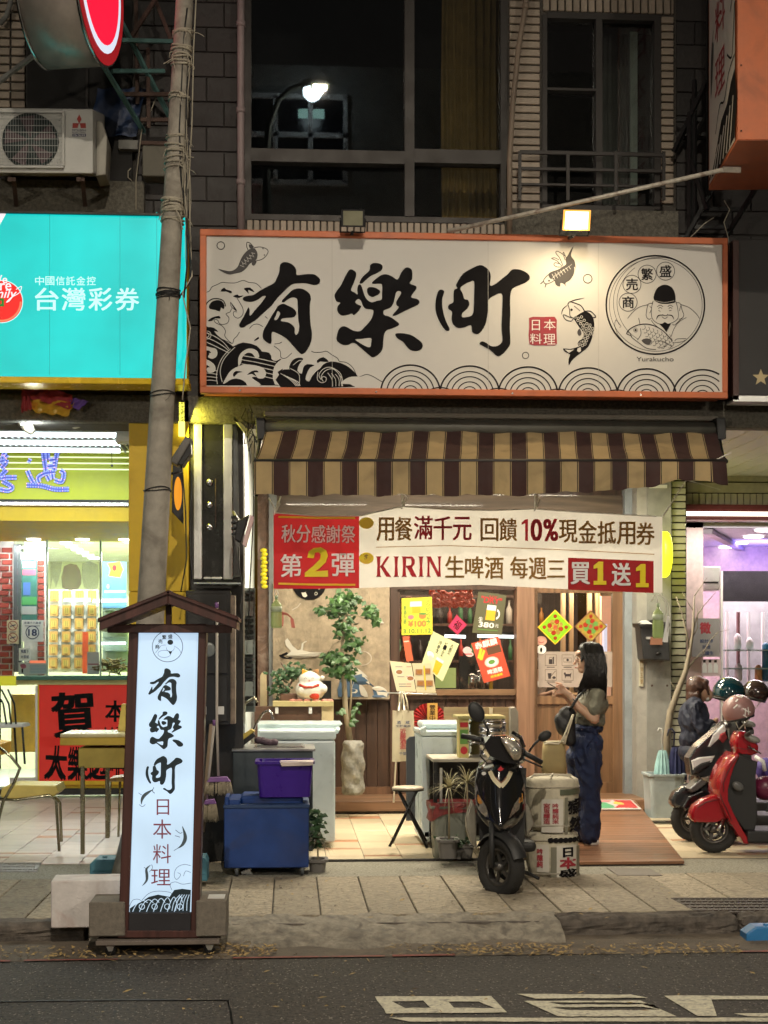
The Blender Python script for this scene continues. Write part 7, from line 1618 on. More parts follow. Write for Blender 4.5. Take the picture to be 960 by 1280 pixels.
for k,(x_,y0,y1,m) in enumerate(((922,792,812,M_white),(923,829,852,M_white),(937,797,812,M_white),(948,831,852,mat('orange_book',(.6,.3,.1),.5)),(957,803,852,mat('teal_bottle',(.02,.14,.22),.3)))): lathe_px(x_,[(y0,1),(y0+1,2.5),(y0+4,4.5),(y1-1,4.7),(y1,1)],YN+.6).build('salon_bottle',m,sn_)
au = thing('indoor_air_conditioner','white wall air conditioner inside the salon','air conditioner',tuple(W(890,738,YN+.4)));GBX(878.5,708,901,738,YN+.3,YN+.6,'casing',M_white,au,.01);GBX(879,727,898,729,YN+.29,YN+.3,'vent_slot',M_black,au)
for k,(x_,y_) in enumerate(((910,684),(923,679),(942,671),(957,663))):
    p = G(x_,y_,2.965);t = thing('salon_downlight','round ceiling light in the salon, '+('farthest','second farthest','third farthest','nearest')[k]+' of the row','downlight',tuple(p));MB().lathe([(.001,-.01),(.11,-.01),(.12,0),(.001,.0)],tuple(p),16).build('lens',glow('salon_lens',(1,.95,.85),5),t)
lamp('salon_pink','AREA',(X(930,17.5),17.4,2.9),130,(1,.78,.86),1.8,1.6);lamp('salon_blue','AREA',(X(985,18),18.2,2.7),26,(.3,.25,1),1,.5,rot=(rad(150),0,0));lamp('salon_front','AREA',W(960,648,15.9),50,(1,.95,.85),2.5,.08)
def fz(k): k.text(M_darkred,'徵',875,778,888,792,.04);k.text(Mnavy,'設計師',875,799,891,803.5,.03);k.text(Mnavy,'助理',878,806.5,888,811,.03);k.text(Mnavy,'工讀生',876,814,892,819,.03)
paper('grey notice with a red hiring character on the salon glass',865,773,900,821,YN-.04,mat('silver_film',(.30,.28,.28),.35),fz)
def fb(k):
    for i in range(3): k.poly(Mwp,[(879+i*7,829),(882+i*7,829),(883.5+i*7,832),(883.5+i*7,841),(878+i*7,841),(878+i*7,832)]);k.rect(M_ink,879+i*7,825,882+i*7,828)
paper('pale pink poster of three pump bottles below the notice',877,824,901,845,YN-.03,C('pale_pink',(.6,.48,.5)),fb,'poster','poster')
# ================================================================== things in front of the restaurant
def Bx(q,px0,py0,px1,py1,Y0,Y1,b=.004): return q.pbox(px0,py0,px1,py1,Y0,Y1,b)
def castor(par,px,py_top,Y,z0=0.,r=.035):
    c = W(px,py_top,Y);MB().lathe([(.001,-.012),(r*.9,-.012),(r,-.004),(r,.004),(r*.9,.012),(.001,.012)],(c.x,Y,z0+r),14,Matrix.Rotation(rad(90),3,'Y')).build('castor_wheel',mat('grey_rubber',(.09,.1,.11),.6),par)
    MB().prism([(c.x-.02,Y-.03,c.z),(c.x+.02,Y-.03,c.z),(c.x+.015,Y-.02,z0+r),(c.x-.015,Y-.02,z0+r)],(0,.006,0)).build('castor_fork',M_steel,par)
# blue box on castors
M_nvy = mat('navy_enamel',(.010,.045,.20),.4,var=.3,vs=4,dirt=.35,two=(.04,.035,.05))
nb = thing('blue_metal_box','scratched dark blue metal box on castors below the purple tub','metal box',tuple(G(333,1104)))
YB_ = 11.0
q = MB();Bx(q,280,1009,386,1085,YB_,YB_+.55,.006);q.build('box_body',M_nvy,nb);q = MB();Bx(q,279,1006,387,1010.5,YB_-.01,YB_+.56);q.build('rim',mat('navy_rim',(.02,.05,.14),.5),nb)
q = MB();Bx(q,300,995,379,1007,YB_+.1,YB_+.5,.02);q.build('lid',M_nvy,nb);q = MB();Bx(q,281,996,286,1008,YB_,YB_+.5);Bx(q,286,1000,300,1007,YB_+.02,YB_+.5);q.build('lid_hinge',M_nvy,nb)
for x_,dy in ((296,.03),(378,.03),(300,.5),(376,.5)): castor(nb,x_,1085,YB_+dy)
MB().pprism([(301,1090),(312,1086),(316,1094),(305,1097)],YB_+.1,YB_+.2).build('bent_bracket',M_steel,nb)
# sink
YK2 = 11.75
sk_ = thing('outdoor_sink','dark grey sink cabinet with steel basin and curved tap','sink',tuple(G(345,1040)))
Ms = mat('slate_laminate',(.045,.06,.065),.45,var=.2,dirt=.3)
A1,A2 = W(291,1030,YK2),W(391,1030,YK2);hs = W(340,936,YK2).z
MB().box(A1.x,A2.x,YK2,YK2+.62,.08,hs-.02,.004).build('cabinet_body',Ms,sk_)
MB().box(A1.x-.01,A2.x+.02,YK2-.02,YK2+.64,hs-.02,hs,.004).build('worktop',mat('worn_steel',(.36,.36,.35),.35,.8,dirt=.3),sk_)
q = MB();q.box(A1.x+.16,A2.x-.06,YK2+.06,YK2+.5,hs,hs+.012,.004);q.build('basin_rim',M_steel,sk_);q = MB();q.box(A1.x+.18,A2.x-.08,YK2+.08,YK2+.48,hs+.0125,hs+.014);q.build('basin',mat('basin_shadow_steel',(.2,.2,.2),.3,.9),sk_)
MB().pprism([(291,936),(291,920),(298,905),(300,920),(299,936)],YK2+.3,YK2+.62,.003).build('splash_side',Ms,sk_)
MB().tube([W(312,925,YK2+.4),W(320,905,YK2+.35),W(329,891,YK2+.32),(W(336,888,YK2+.3)),W(340,892,YK2+.3),W(341,899,YK2+.3)],.010,8).build('tap_spout',M_steel,sk_)
MB().tube([W(305,905,YK2+.5),W(305,880,YK2+.5),W(318,872,YK2+.5),W(322,878,YK2+.5)],.012,8).build('wall_tap',mat('brass_tap',(.42,.38,.26),.3,.8),sk_)
t = thing('yellow_brush','yellow scrubbing brush lying at the back of sink','brush',tuple(W(310,922,YK2+.2)));MB().pprism([(300,921),(314,911),(319,914),(304,925)],YK2+.15,YK2+.22,.008,2).build('brush_body',mat('brush_yellow',(.62,.48,.10),.5),t);MB().pprism([(301,927),(316,916),(320,920),(304,932)],YK2+.15,YK2+.22).build('bristles',M_black,t)
q = MB();c = W(333,927,YK2+.25)
for k in range(5): q.ball((c.x+(k-2)*.03,c.y,c.z+.01*math.cos(k)),.035,.05,.03,10,6)
tag(q.build('dishcloth',mat('mauve_cloth',(.09,.06,.08),.9,bump=.6)),'dark mauve cloth bundled beside the basin','cloth')
tu = thing('purple_tub','bright purple plastic tub standing on the blue box','tub',tuple(W(355,996,YB_+.28)))
Mpur = mat('purple_plastic',(.045,.012,.24),.3,var=.1)
def tub(px0,px1,py0,py1,tap,Yf,dep,m,par,wall=.012):
    c0,c1 = W(px0,py0,Yf),W(px1,py0,Yf);b0,b1 = W(px0+tap,py1,Yf),W(px1-tap,py1,Yf);k = (c0.x-b0.x)
    def rr(x0,x1,y0,y1,z,r=.04):
        P = []
        for cx,cy,a in ((x1-r,y0+r,-90),(x1-r,y1-r,0),(x0+r,y1-r,90),(x0+r,y0+r,180)): P += [Vector((cx+r*math.cos(rad(a+t_)),cy+r*math.sin(rad(a+t_)),z)) for t_ in (0,30,60,90)]
        return P
    zt,zb = c0.z,b0.z;i = wall;q = MB()
    q.loft([rr(b0.x,b1.x,Yf-k,Yf+dep+k,zb),rr(c0.x,c1.x,Yf,Yf+dep,zt-.02),rr(c0.x-.015,c1.x+.015,Yf-.015,Yf+dep+.015,zt-.02),rr(c0.x-.015,c1.x+.015,Yf-.015,Yf+dep+.015,zt),rr(c0.x+i,c1.x-i,Yf+i,Yf+dep-i,zt),rr(b0.x+i,b1.x-i,Yf-k+i,Yf+dep+k-i,zb+.02)],smooth=False)
    return q.build('tub_body',m,par)
tub(321,391,952,997,3,YB_+.04,.34,Mpur,tu)
MB().pprism([(350,953),(392,952),(391,957),(352,958)],YB_+.0,YB_+.2,.003).build('pale_tray',mat('pinkish_board',(.6,.5,.46),.6),tu)
# white freezer behind the sink
fz_ = thing('chest_freezer','pale blue white chest freezer behind the outdoor sink','freezer',tuple(G(385,1045)))
Mfz = mat('freezer_white',(.60,.70,.74),.3,var=.06,dirt=.15);YZ = 12.55
def gap_box(name,px0,py0,px1,py1,Y0,Y1,m,par,b=.01,sk=0): return MB().pbox(px0,py0,px1,py1,Y0,Y1,b,2).build(name,m,par)
zz1 = W(380,1042,YZ)
MB().box(X(322,YZ),X(419,YZ),YZ,YZ+.95,.05,Z(925,YZ),.02,2).build('freezer_body',Mfz,fz_)
MB().box(X(322,YZ),X(420,YZ),YZ-.02,YZ+.97,Z(925,YZ)+.004,Z(912,YZ),.02,2).build('freezer_lid',mat('lid_white',(.62,.74,.76),.15,var=.04),fz_)
MB().tube([(X(421,YZ),YZ+.1,Z(915,YZ)),(X(424,YZ),YZ+.3,Z(913,YZ)),(X(421,YZ),YZ+.5,Z(915,YZ))],.02,8).build('lid_handle',MATS['lid_white'],fz_)
MB().pprism([(322,905),(428,905),(418,914),(322,914)],YZ+.3,YZ+.96,.004).build('glass_top',MATS['lid_white'],fz_)
# brown counter with lucky cat
ct = thing('brown_counter','brown board counter with cream side carrying the lucky cat','counter',tuple(W(368,990,14.6)))
GBX(318,883,402,1000,14.5,14.6,'front_board',wood('counter_board',(.13,.065,.04),.5,'X',.5),ct);GBX(402,880,417,1000,14.48,15.0,'cream_side',mat('cream_side_paint',(.55,.45,.26),.6,dirt=.3),ct);GBX(341,877,417,883,14.45,15.0,'counter_top',mat('worn_yellow_top',(.45,.38,.18),.5),ct)
for x_ in (346,388): GBX(x_-2,884,x_+2,892,14.46,14.5,'white_hook',M_white,ct)
lc = thing('lucky_cat','white beckoning cat figurine with orange ears and red bib','figurine',tuple(W(390,877,14.7)))
Mcat = mat('cat_glaze',(.66,.63,.58),.25,var=.08,coat=.3);Mred2 = mat('red_glaze',(.40,.03,.015),.25,coat=.3);Mora = mat('orange_glaze',(.65,.30,.03),.3);Yc_ = 14.7;PB = lambda px,py,dy=0: tuple(W(px,py,Yc_+dy));r_ = lambda p: p*Yc_/FPX
q = MB();q.ball(PB(388,862),r_(19),r_(15),r_(15));q.ball(PB(387,849),r_(14),r_(12),r_(10.5));q.ball(PB(404,861,-.05),r_(5.5),r_(6),r_(6));q.ball(PB(377,863,-.08),r_(5),r_(5),r_(6));q.ball(PB(403,847,-.04),r_(3),r_(3),r_(3))
o = q.build('cat_body',Mcat,lc);bake(o,[('REMESH',dict(mode='VOXEL',voxel_size=.008)),('SMOOTH',dict(iterations=4,factor=.5))])
for e in ([(377,846),(378,836),(389,841)],[(391,838),(398,836),(399,844)]): MB().pprism(e,Yc_-.04,Yc_+.03,.004,1).build('ear',Mora if e[0][0] < 380 else mat('tan_glaze',(.4,.22,.1),.3),lc)
q = MB();q.tube([PB(374,856,-.09),PB(381,859,-.11),PB(390,859,-.11),PB(399,856,-.09)],r_(1.6),8);q.build('collar',Mred2,lc);q = MB();q.ball(PB(392,869,-.085),r_(7.5),r_(3),r_(5),M=Matrix.Rotation(rad(25),3,'Y'));q.build('red_fish',Mred2,lc)
q = MB()
for x_ in (366,374,384,395,406,412): q.ball(PB(x_,876,-.07),r_(5),r_(4),r_(2.5),10,6)
q.build('floral_cushion',mat('floral_red',(.5,.2,.16),.6,var=.6,vs=40),lc);ik = Ink(onY(Yc_-.105,0));[ik.line(M_ink,[(x_-1.4,848.5),(x_,847),(x_+1.4,848.5)],.5,2) for x_ in (382,391)];ik.disc(M_red,386.5,851,.8);ik.build('face',lc)
sp_ = thing('speaker_box','small black box behind the lucky cat','box',tuple(W(410,877,15)));GBX(402,851,414,877,14.95,15.1,'box_body',M_black,sp_,.005)
def leaves(pts,size,m,name,par,R,droop=.3):
    q = MB()
    for p,n_ in pts:
        a = R.uniform(0,6.28);L = size*R.uniform(.7,1.25);d = Vector((math.cos(a),math.sin(a)*.7,R.uniform(-droop-.5,.25))).normalized();s = d.cross(Vector((R.uniform(-.4,.4),-1,.4))).normalized()*L*.36;p = Vector(p);u = d.cross(s).normalized()*L*.08
        q.bm.faces.new([q.bm.verts.new(v) for v in (p,p+d*L*.35+s+u,p+d*L,p+d*L*.35-s+u)])
    o = q.build(name,m,par);tag(o,kind='stuff');return o
Mleaf = mat('leaf_green',(.045,.105,.025),.45,var=.5,vs=9);Mleaf2 = mat('dark_leaf',(.03,.08,.025),.5,var=.5,vs=9)
bs_ = thing('bonsai_tree','small dark bonsai beside the lucky cat on the counter','bonsai',tuple(W(358,877,14.8)))
MB().tube([W(362,874,14.8),W(358,862,14.8),W(366,850,14.8),W(357,838,14.8),W(351,828,14.8)],[.02,.016,.012,.009,.004],6).build('trunk',M_rust,bs_);GBX(350,867,372,877,14.72,14.9,'pot',mat('brown_pot',(.12,.06,.04),.5),bs_,.01)
R = random.Random(31);leaves([(W(R.gauss(cx_,6),R.gauss(cy_,4),14.8+R.gauss(0,.05)),0) for cx_,cy_,n in ((350,862,90),(365,840,110),(352,845,80),(372,836,50)) for _ in range(n)],.045,Mleaf2,'foliage',bs_,R)
tt = thing('potted_tree','slim leafy green tree in a rough stone pot before the curtain','tree',tuple(W(441,992,15.0)))
MB().tube([W(438,928,15),W(432,890,15),(W(430,850,15)),W(428,810,15),W(430,770,15),W(432,745,15)],[.032,.028,.024,.018,.012,.008],8).build('trunk',mat('pale_bark',(.30,.25,.17),.8,bump=.6,dirt=.4),tt);MB().tube([W(436,905,15),W(439,870,15),W(438,830,15)],[.012,.010,.008],6).build('limb',MATS['pale_bark'],tt)
for a_,b_ in (((428,800),(408,818)),((430,770),(405,764)),((430,770),(460,775)),((429,790),(446,806)),((428,825),(412,842)),((430,760),(448,742))): MB().tube([W(*a_,15),W((a_[0]+b_[0])/2,(a_[1]+b_[1])/2-4,14.95),W(*b_,14.95)],[.008,.006,.003],5).build('branch',MATS['pale_bark'],tt)
R = random.Random(9);pts = []
for cx_,cy_,sx,sy,n in ((432,748,13,9,150),(425,760,14,9,90),(462,764,7,8,50),(402,762,6,4,22),(432,785,10,9,90),(440,805,9,8,70),(412,822,9,6,55),(428,825,12,9,80),(418,838,8,4,30),(434,840,9,6,50),(440,900,4,5,16),(470,775,4,3,14),(445,885,2,6,8),(425,888,2,4,5)): pts += [(W(R.gauss(cx_,sx*.6),R.gauss(cy_,sy*.6),15+R.gauss(0,.12)),0) for _ in range(n)]
leaves(pts[::2],.075,Mleaf,'foliage',tt,R,.6);leaves(pts[1::2],.068,mat('mid_leaf',(.03,.08,.02),.45,var=.5),'foliage',tt,R,.6)
q = MB();rows_ = [(926,10),(930,13),(940,13.5),(955,14.5),(970,14),(978,13),(984,14.5),(990,14),(993,12),(993.1,1)];c = W(441,993,14.9);R = random.Random(6)
q.lathe([(r*14.9/FPX,W(441,y,14.9).z-c.z) for y,r in rows_],(c.x,14.9,c.z),28)
bmesh.ops.subdivide_edges(q.bm,edges=q.bm.edges[:],cuts=2,use_grid_fill=True)
for v in q.bm.verts: d = Vector((v.co.x-c.x,v.co.y-14.9,0));v.co += d*(.07*math.sin(v.co.z*31+v.co.x*40)+.05*R.uniform(-1,1))
q.build('stone_pot',mat('rough_stone',(.30,.29,.26),.9,var=.6,vs=9,bump=1,bs=30,dirt=.6,two=(.1,.11,.07)),tt)
cu = thing('cream_board','rounded cream board leaning behind the counter, left','board',tuple(W(329,883,15.2)));MB().pprism([(325,884),(325,845),(327,841),(333,840),(334,884)],15.1,15.14,.006).build('board_sheet',mat('cream_wood',(.5,.4,.24),.6),cu)
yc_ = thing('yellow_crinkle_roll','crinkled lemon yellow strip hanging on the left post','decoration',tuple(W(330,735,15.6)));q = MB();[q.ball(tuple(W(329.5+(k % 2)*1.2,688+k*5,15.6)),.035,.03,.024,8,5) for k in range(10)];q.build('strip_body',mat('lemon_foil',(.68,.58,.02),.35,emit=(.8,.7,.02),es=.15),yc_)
# menu stand, tote on it, fan
ms = thing('menu_stand','thin metal stand holding an open double page menu','menu stand',tuple(W(505,1003,14.4)));Ym = 14.3
MB().pprism([(487,826),(514,829),(520,865),(496,864)],Ym,Ym+.01).build('menu_page',Mcream,ms);MB().pprism([(515,829),(539,829),(545,866),(521,866)],Ym+.005,Ym+.015).build('menu_page',C('menu_cream',(.62,.55,.36)),ms)
ik = Ink(onY(Ym,.001));Mfd = C('food_brown',(.35,.16,.07));Mpap = C('paper_warm',(.72,.66,.55))
for (cx_,cy_) in ((499,840),(513,848)): ik.disc(Mpap,cx_,cy_,5.2,4);ik.disc(Mfd,cx_,cy_,4,2.6)
for (cx_,cy_) in ((524,840),(534,839),(526,854),(537,854)): ik.rect(Mfd,cx_-4.5,cy_-3.5,cx_+4,cy_+3.5);ik.disc(MATS['shelf_amber'],cx_,cy_,2.4,2)
for y_ in (833.5,846,855,858): ik.line(Mnavy,[(494+(y_-833)*.2,y_),(503+(y_-833)*.2,y_)],.6);ik.line(M_darkred,[(508,y_),(514,y_)],.6)
ik.line(M_yel,[(530,832),(532,862)],1.6);ik.build('menu_print',ms)
for x0,x1 in ((500,492),(503,518)): MB().tube([W(x0,864,Ym+.04),W(x1,1003,Ym+.04)],.009,6).build('leg',M_alum,ms)
MB().tube([W(484,866,Ym),W(546,868,Ym)],.007,6).build('ledge_bar',M_alum,ms)
tot = thing('canvas_tote','cream canvas tote with red characters hanging on the menu stand','tote bag',tuple(W(505,953,14.2)));Yt_ = 14.2
g = [[W(491+(26+j*.35)*i/10-(j*.08),888+64*j/8+math.sin(i*.9)*.6,Yt_+.012*math.sin(i*.8+j*.4)) for i in range(11)] for j in range(9)]
q = MB();q.sheet(g);q.sheet([[p+Vector((0,.03,0)) for p in r] for r in g]);q.build('bag_body',mat('canvas_cream',(.52,.46,.33),.9,var=.15,bump=.4,bs=160),tot)
for a_ in (0,4): MB().tube([W(497+a_,890,Yt_),W(500+a_*.5,868,Yt_),W(502+a_*.8,864,Yt_),W(505+a_,878,Yt_),W(508+a_*.6,890,Yt_)],.007,5).build('handle',MATS['canvas_cream'],tot)
ik = Ink(onY(Yt_-.02,.002));ik.text(Mnavy,'酒',496,901,501,905,.02);ik.text(Mnavy,'蔵',507,901,512,905,.02);ik.text(Mnavy,'生貯蔵酒',495,906,513,909,.02);ik.col(M_darkred,'近藤酒造',500,911,507.5,936,.03,.02);ik.text(Mnavy,'千葉',499,940,508,944,.02);ik.build('lettering',tot)
fn_ = thing('red_paper_fan','round red pleated paper fan with wooden tag on the wall','paper fan',tuple(W(536,922,YD-.05)))
for i in range(30):
    a0,a1 = i*rad(12),(i+1)*rad(12);am = (a0+a1)/2;c = W(536,901,YD-.06);r2 = .185
    P = [c+Vector((r2*.2*math.cos(am),.0,r2*.2*math.sin(am))),c+Vector((r2*math.cos(a0),.012,r2*math.sin(a0))),c+Vector((r2*math.cos(am),-.012,r2*math.sin(am))),c+Vector((r2*math.cos(a1),.012,r2*math.sin(a1)))]
    q = MB();q.quad(P[0],P[1],P[2],P[0]+Vector((.001,0,.001)));q.quad(P[0],P[2],P[3],P[0]+Vector((0,0,.002)));q.build('pleat',mat('fan_red' if i % 2 else 'fan_crimson',(.42,.02,.02) if i % 2 else (.26,.012,.014),.6),fn_)
MB().pbox(534,879,547,903,YD-.10,YD-.085).build('wooden_tag',mat('tag_ochre',(.50,.28,.06),.5),fn_);ik = Ink(onY(YD-.10,.001));ik.col(M_ink,'營業中',537,881,544,901,.02,.05);ik.build('lettering',fn_);MB().tube([W(540,866,YD-.09),W(540,880,YD-.09)],.003,4).build('cord',M_wire,fn_)
wp_ = thing('pale_wood_box','pale plywood box with rounded end behind the kegs','box',tuple(W(600,990,13.6)));GBX(555,884,640,990,13.6,13.62,'front_sheet',wood('pale_ply',(.50,.36,.19),.5,'X',.4),wp_);MB().pprism([(638,885),(644,884),(648,890),(649,990),(638,990)],13.5,13.7,.004).build('rounded_end',mat('grey_laminate',(.28,.26,.22),.4),wp_);GBX(612,885,616,905,13.58,13.6,'batten',Mcream,wp_)
bb = thing('blackboard','dark grey board with rounded corner beside white freezer','board',tuple(W(518,1025,13.3)));MB().pprism([(508,1026),(508,926),(512,921),(528,920),(528,1026)],13.25,13.3,.004).build('board_sheet',mat('slate_board',(.045,.05,.06),.6),bb)
wf = thing('white_freezer','small white chest freezer with curved lid beside the stool','freezer',tuple(G(560,1045)));Yw = 12.6
MB().box(X(527,Yw),X(600,Yw),Yw,Yw+.75,.04,Z(921,Yw),.012,2).build('freezer_body',Mfz,wf);MB().box(X(526,Yw),X(601,Yw),Yw-.015,Yw+.77,Z(920,Yw),Z(914,Yw),.01,2).build('freezer_lid',MATS['lid_white'],wf);MB().box(X(531,Yw),X(600,Yw),Yw+.25,Yw+.76,Z(914,Yw)+.002,Z(905,Yw),.02,2).build('lid_hump',MATS['lid_white'],wf);MB().pprism([(524,912),(533,908),(533,916),(526,918)],Yw-.03,Yw+.1,.006).build('handle',MATS['lid_white'],wf);GBX(531,1040,536,1046,Yw,Yw+.05,'foot',M_black,wf)
# dark side table with kegs and tin
sd_ = thing('dark_side_table','dark side table with pale top carrying steel kegs','table',tuple(G(585,1065)));Yq = 11.95
MB().box(X(541,Yq),X(642,Yq),Yq,Yq+.6,Z(953,Yq),Z(949,Yq),.003).build('table_top',mat('dusty_top',(.42,.38,.30),.6,dirt=.4),sd_)
for x_,y_ in ((542,0),(638,0),(546,.55),(634,.55)): MB().box(X(x_,Yq),X(x_,Yq)+.03,Yq+y_,Yq+y_+.03,0,Z(953.2,Yq)).build('leg',M_black,sd_)
MB().box(X(542,Yq)+.02,X(640,Yq),Yq+.56,Yq+.58,.1,Z(953.5,Yq)-.01).build('back_panel',mat('night_panel',(.015,.015,.017),.6),sd_);GBX(550,960,553,1010,Yq+.01,Yq+.03,'steel_rod',M_alum,sd_)
def keg(label,px,py0,py1,rp,Y):
    t = thing('beer_keg',label,'keg',tuple(W(px,py1,Y)));h = py1-py0;lathe_px(px,[(py0,rp*.5),(py0+.1,rp*.9),(py0+h*.1,rp),(py0+h*.14,rp*.92),(py0+h*.24,rp*.95),(py0+h*.3,rp*1.03),(py0+h*.36,rp*.97),(py0+h*.6,rp*.97),(py0+h*.66,rp*1.03),(py0+h*.72,rp*.96),(py0+h*.86,rp*.92),(py0+h*.9,rp),(py1-.2,rp*.95),(py1,.5)],Y,28).build('keg_body',M_steel,t)
    c = W(px,py0,Y);MB().lathe([(rp*.55*Y/FPX,-.005),(rp*.62*Y/FPX,.012),(rp*.55*Y/FPX,.012)],tuple(c),20).build('rim_ring',M_steel,t);return t
keg('lower steel keg on the dark side table',610,923,951,24,Yq+.3);keg('upper steel keg stacked on the lower one',609,896,922.5,24,Yq+.3)
tn = thing('beer_tin_box','tall red and yellow card box standing left of the kegs','box',tuple(W(580,951,Yq+.2)));MB().box(X(574,Yq+.12),X(586,Yq+.12),Yq+.12,Yq+.3,Z(951,Yq+.12),Z(898,Yq+.12),.003).build('box_body',mat('yellow_card',(.55,.46,.16),.6),tn)
ik = Ink(onY(Yq+.12,.001));ik.rect(M_red,575,903,585,909);ik.disc(M_red,580,938,4.5,5);ik.rect(MATS['print_green'],575,912,585,930);ik.build('print',tn);GBX(572,895,632,898.5,Yq+.1,Yq+.5,'tin_lid',mat('tin_lid_gold',(.5,.45,.2),.3,.4),tn)
bi = thing('bin_with_red_bag','square olive bin with red bin liner under the dark table','bin',tuple(G(566,1072)));Yi = 11.82
tub(541,594,1008,1073,3,Yi,.3,mat('olive_grey_plastic',(.22,.23,.19),.5,dirt=.3),bi)
g = []
for j in range(7):
    row = []
    for i in range(41):
        a = i/40*2*math.pi;k_ = 1+.05*math.sin(a*9+j)+.04*math.sin(a*5);x_ = X(567.5,Yi)+.185*k_*math.copysign(abs(math.cos(a))**.5,math.cos(a));y_ = Yi+.15+.17*k_*math.copysign(abs(math.sin(a))**.5,math.sin(a));row.append(Vector((x_,y_,Z(1004,Yi)-.115*j/6*(1+.35*math.sin(a*2+1)))))
    g.append(row)
MB().sheet(g).build('bin_liner',mat('red_bin_liner',(.36,.06,.06),.4,var=.3,vs=20,bump=.6,alpha=.95),bi)
# folding stool
so = thing('folding_stool','folding stool with round cream seat and crossed black legs','stool',tuple(G(509,1058)));Yo = 12.15;c = W(510,985,Yo)
MB().lathe([(.001,-.012),(.125,-.012),(.13,-.002),(.126,.008),(.11,.013),(.001,.013)],tuple(c),30).build('seat',mat('cream_vinyl',(.58,.50,.38),.35,dirt=.15),so);MB().lathe([(.118,-.02),(.128,-.02),(.128,-.012),(.118,-.012)],tuple(c),30).build('seat_rim',M_black,so)
for a_,b_,d in (((498,989),(534,1060),-.08),((521,989),(487,1058),-.1),((499,989),(533,1052),.1),((521,989),(490,1054),.09)): MB().tube([W(*a_,Yo+d),W(*b_,Yo+d)],.011,8).build('leg',M_black,so)
for y_,d in ((1056,0),): MB().tube([W(534,1059,Yo-.08),W(533,1052,Yo+.1)],.01,6).build('foot_bar',M_black,so);MB().tube([W(487,1057,Yo-.1),W(490,1053,Yo+.09)],.01,6).build('foot_bar',M_black,so)
# plants in pots
def spiky(label,px,py,ptop,Y,n,L,seed,m,pot,potr=14):
    R = random.Random(seed);t = thing('spiky_plant',label,'plant',tuple(W(px,py,Y)))
    MB().tube([W(px,py-12,Y),W(px+.5,(py+ptop)/2,Y),W(px,ptop,Y)],[.01,.007,.006],6).build('stem',mat('cane',(.25,.2,.12),.7),t)
    q = MB();c = W(px,ptop,Y)
    for i in range(n):
        a = R.uniform(0,6.28);e = R.uniform(-.2,1.3);d = Vector((math.cos(a)*math.cos(e),math.sin(a)*math.cos(e)*.8,math.sin(e)));l_ = L*R.uniform(.6,1.1);s = d.cross(Vector((0,0,1))).normalized()*.005;P = [c+d*l_*k/5+Vector((0,0,-l_*.55*(k/5)**2)) for k in range(6)]
        for k in range(5): w0,w1 = 1-k/5.2,1-(k+1)/5.2;q.quad(P[k]-s*w0,P[k]+s*w0,P[k+1]+s*w1,P[k+1]-s*w1)
    tag(q.build('leaves',m,t),kind='stuff');tub(px-potr,px+potr,py-pot,py,2,Y-.09,.18,mat('grey_pot',(.16,.15,.14),.6,dirt=.3),t);return t
Mdry = mat('straw_leaf',(.34,.30,.16),.6,var=.4)
spiky('tall spiky plant in grey pot before the red bin liner',561,1074,985,11.55,60,.34,1,Mdry,24,12);spiky('second spiky plant in grey pot close to the scooter',584,1073,978,11.6,55,.32,2,Mdry,17,9)
t = spiky('low dry plant in pot right of the blue box',397,1096,1050,11.25,90,.17,3,mat('browned_leaf',(.16,.12,.07),.7,var=.6),21,11)
R = random.Random(44);leaves([(W(R.gauss(395,4),R.uniform(1012,1060),11.25+R.gauss(0,.03)),0) for _ in range(130)],.045,Mleaf2,'foliage',t,R);leaves([(W(R.gauss(572,9),R.gauss(1052,3),11.5),0) for _ in range(60)],.03,Mleaf2,'foliage',spiky('small leafy plant between the two spiky pots',574,1074,1056,11.6,8,.08,5,Mleaf,12,6),R)
# brooms
def broom(label,pts,head,Y,mh):
    t = thing('broom',label,'broom',tuple(W(head[0],head[3],Y)));MB().tube([W(*p,Y) for p in pts],.010,8).build('handle',mat('pale_handle',(.42,.38,.34),.5),t)
    MB().tube([W(*pts[0],Y),W(pts[0][0],pts[0][1]+7,Y)],.014,8).build('grip',mat('violet_plastic',(.22,.10,.30),.4),t)
    if mh:
        x,y0,w_,y1 = head;MB().pprism([(x-w_*.7,y0),(x+w_*.7,y0-1),(x+w_,y0+5),(x-w_,y0+6)],Y-.03,Y+.03,.004).build('broom_head',MATS['violet_plastic'],t);q = MB();R = random.Random(3)
        for i in range(90): a = R.uniform(-1,1);q.tube([W(x+a*w_,y0+5,Y+R.uniform(-.03,.03)),W(x+a*(w_+3)+R.uniform(-1,1),y1+R.uniform(-2,2),Y+R.uniform(-.04,.04))],.0035,4)
        tag(q.build('bristles',mat('straw_bristle',(.40,.34,.24),.9),t),kind='stuff')
    return t
broom('violet headed broom standing upside against the black cabinet',[(271,753),(271,900),(273,970)],(273,972,15,993),11.3,True);broom('second older broom behind, leaning by the lit sign',[(268,900),(262,960),(258,1000)],(262,1000,8,1026),11.35,True)
t = thing('wooden_pole','bare wooden pole leaning left of the broom','pole',tuple(W(255,1040,11.4)));MB().tube([W(264,905,11.4),W(257,985,11.4),W(254,1040,11.4)],.014,8).build('pole_shaft',mat('bare_wood',(.3,.22,.15),.7),t)
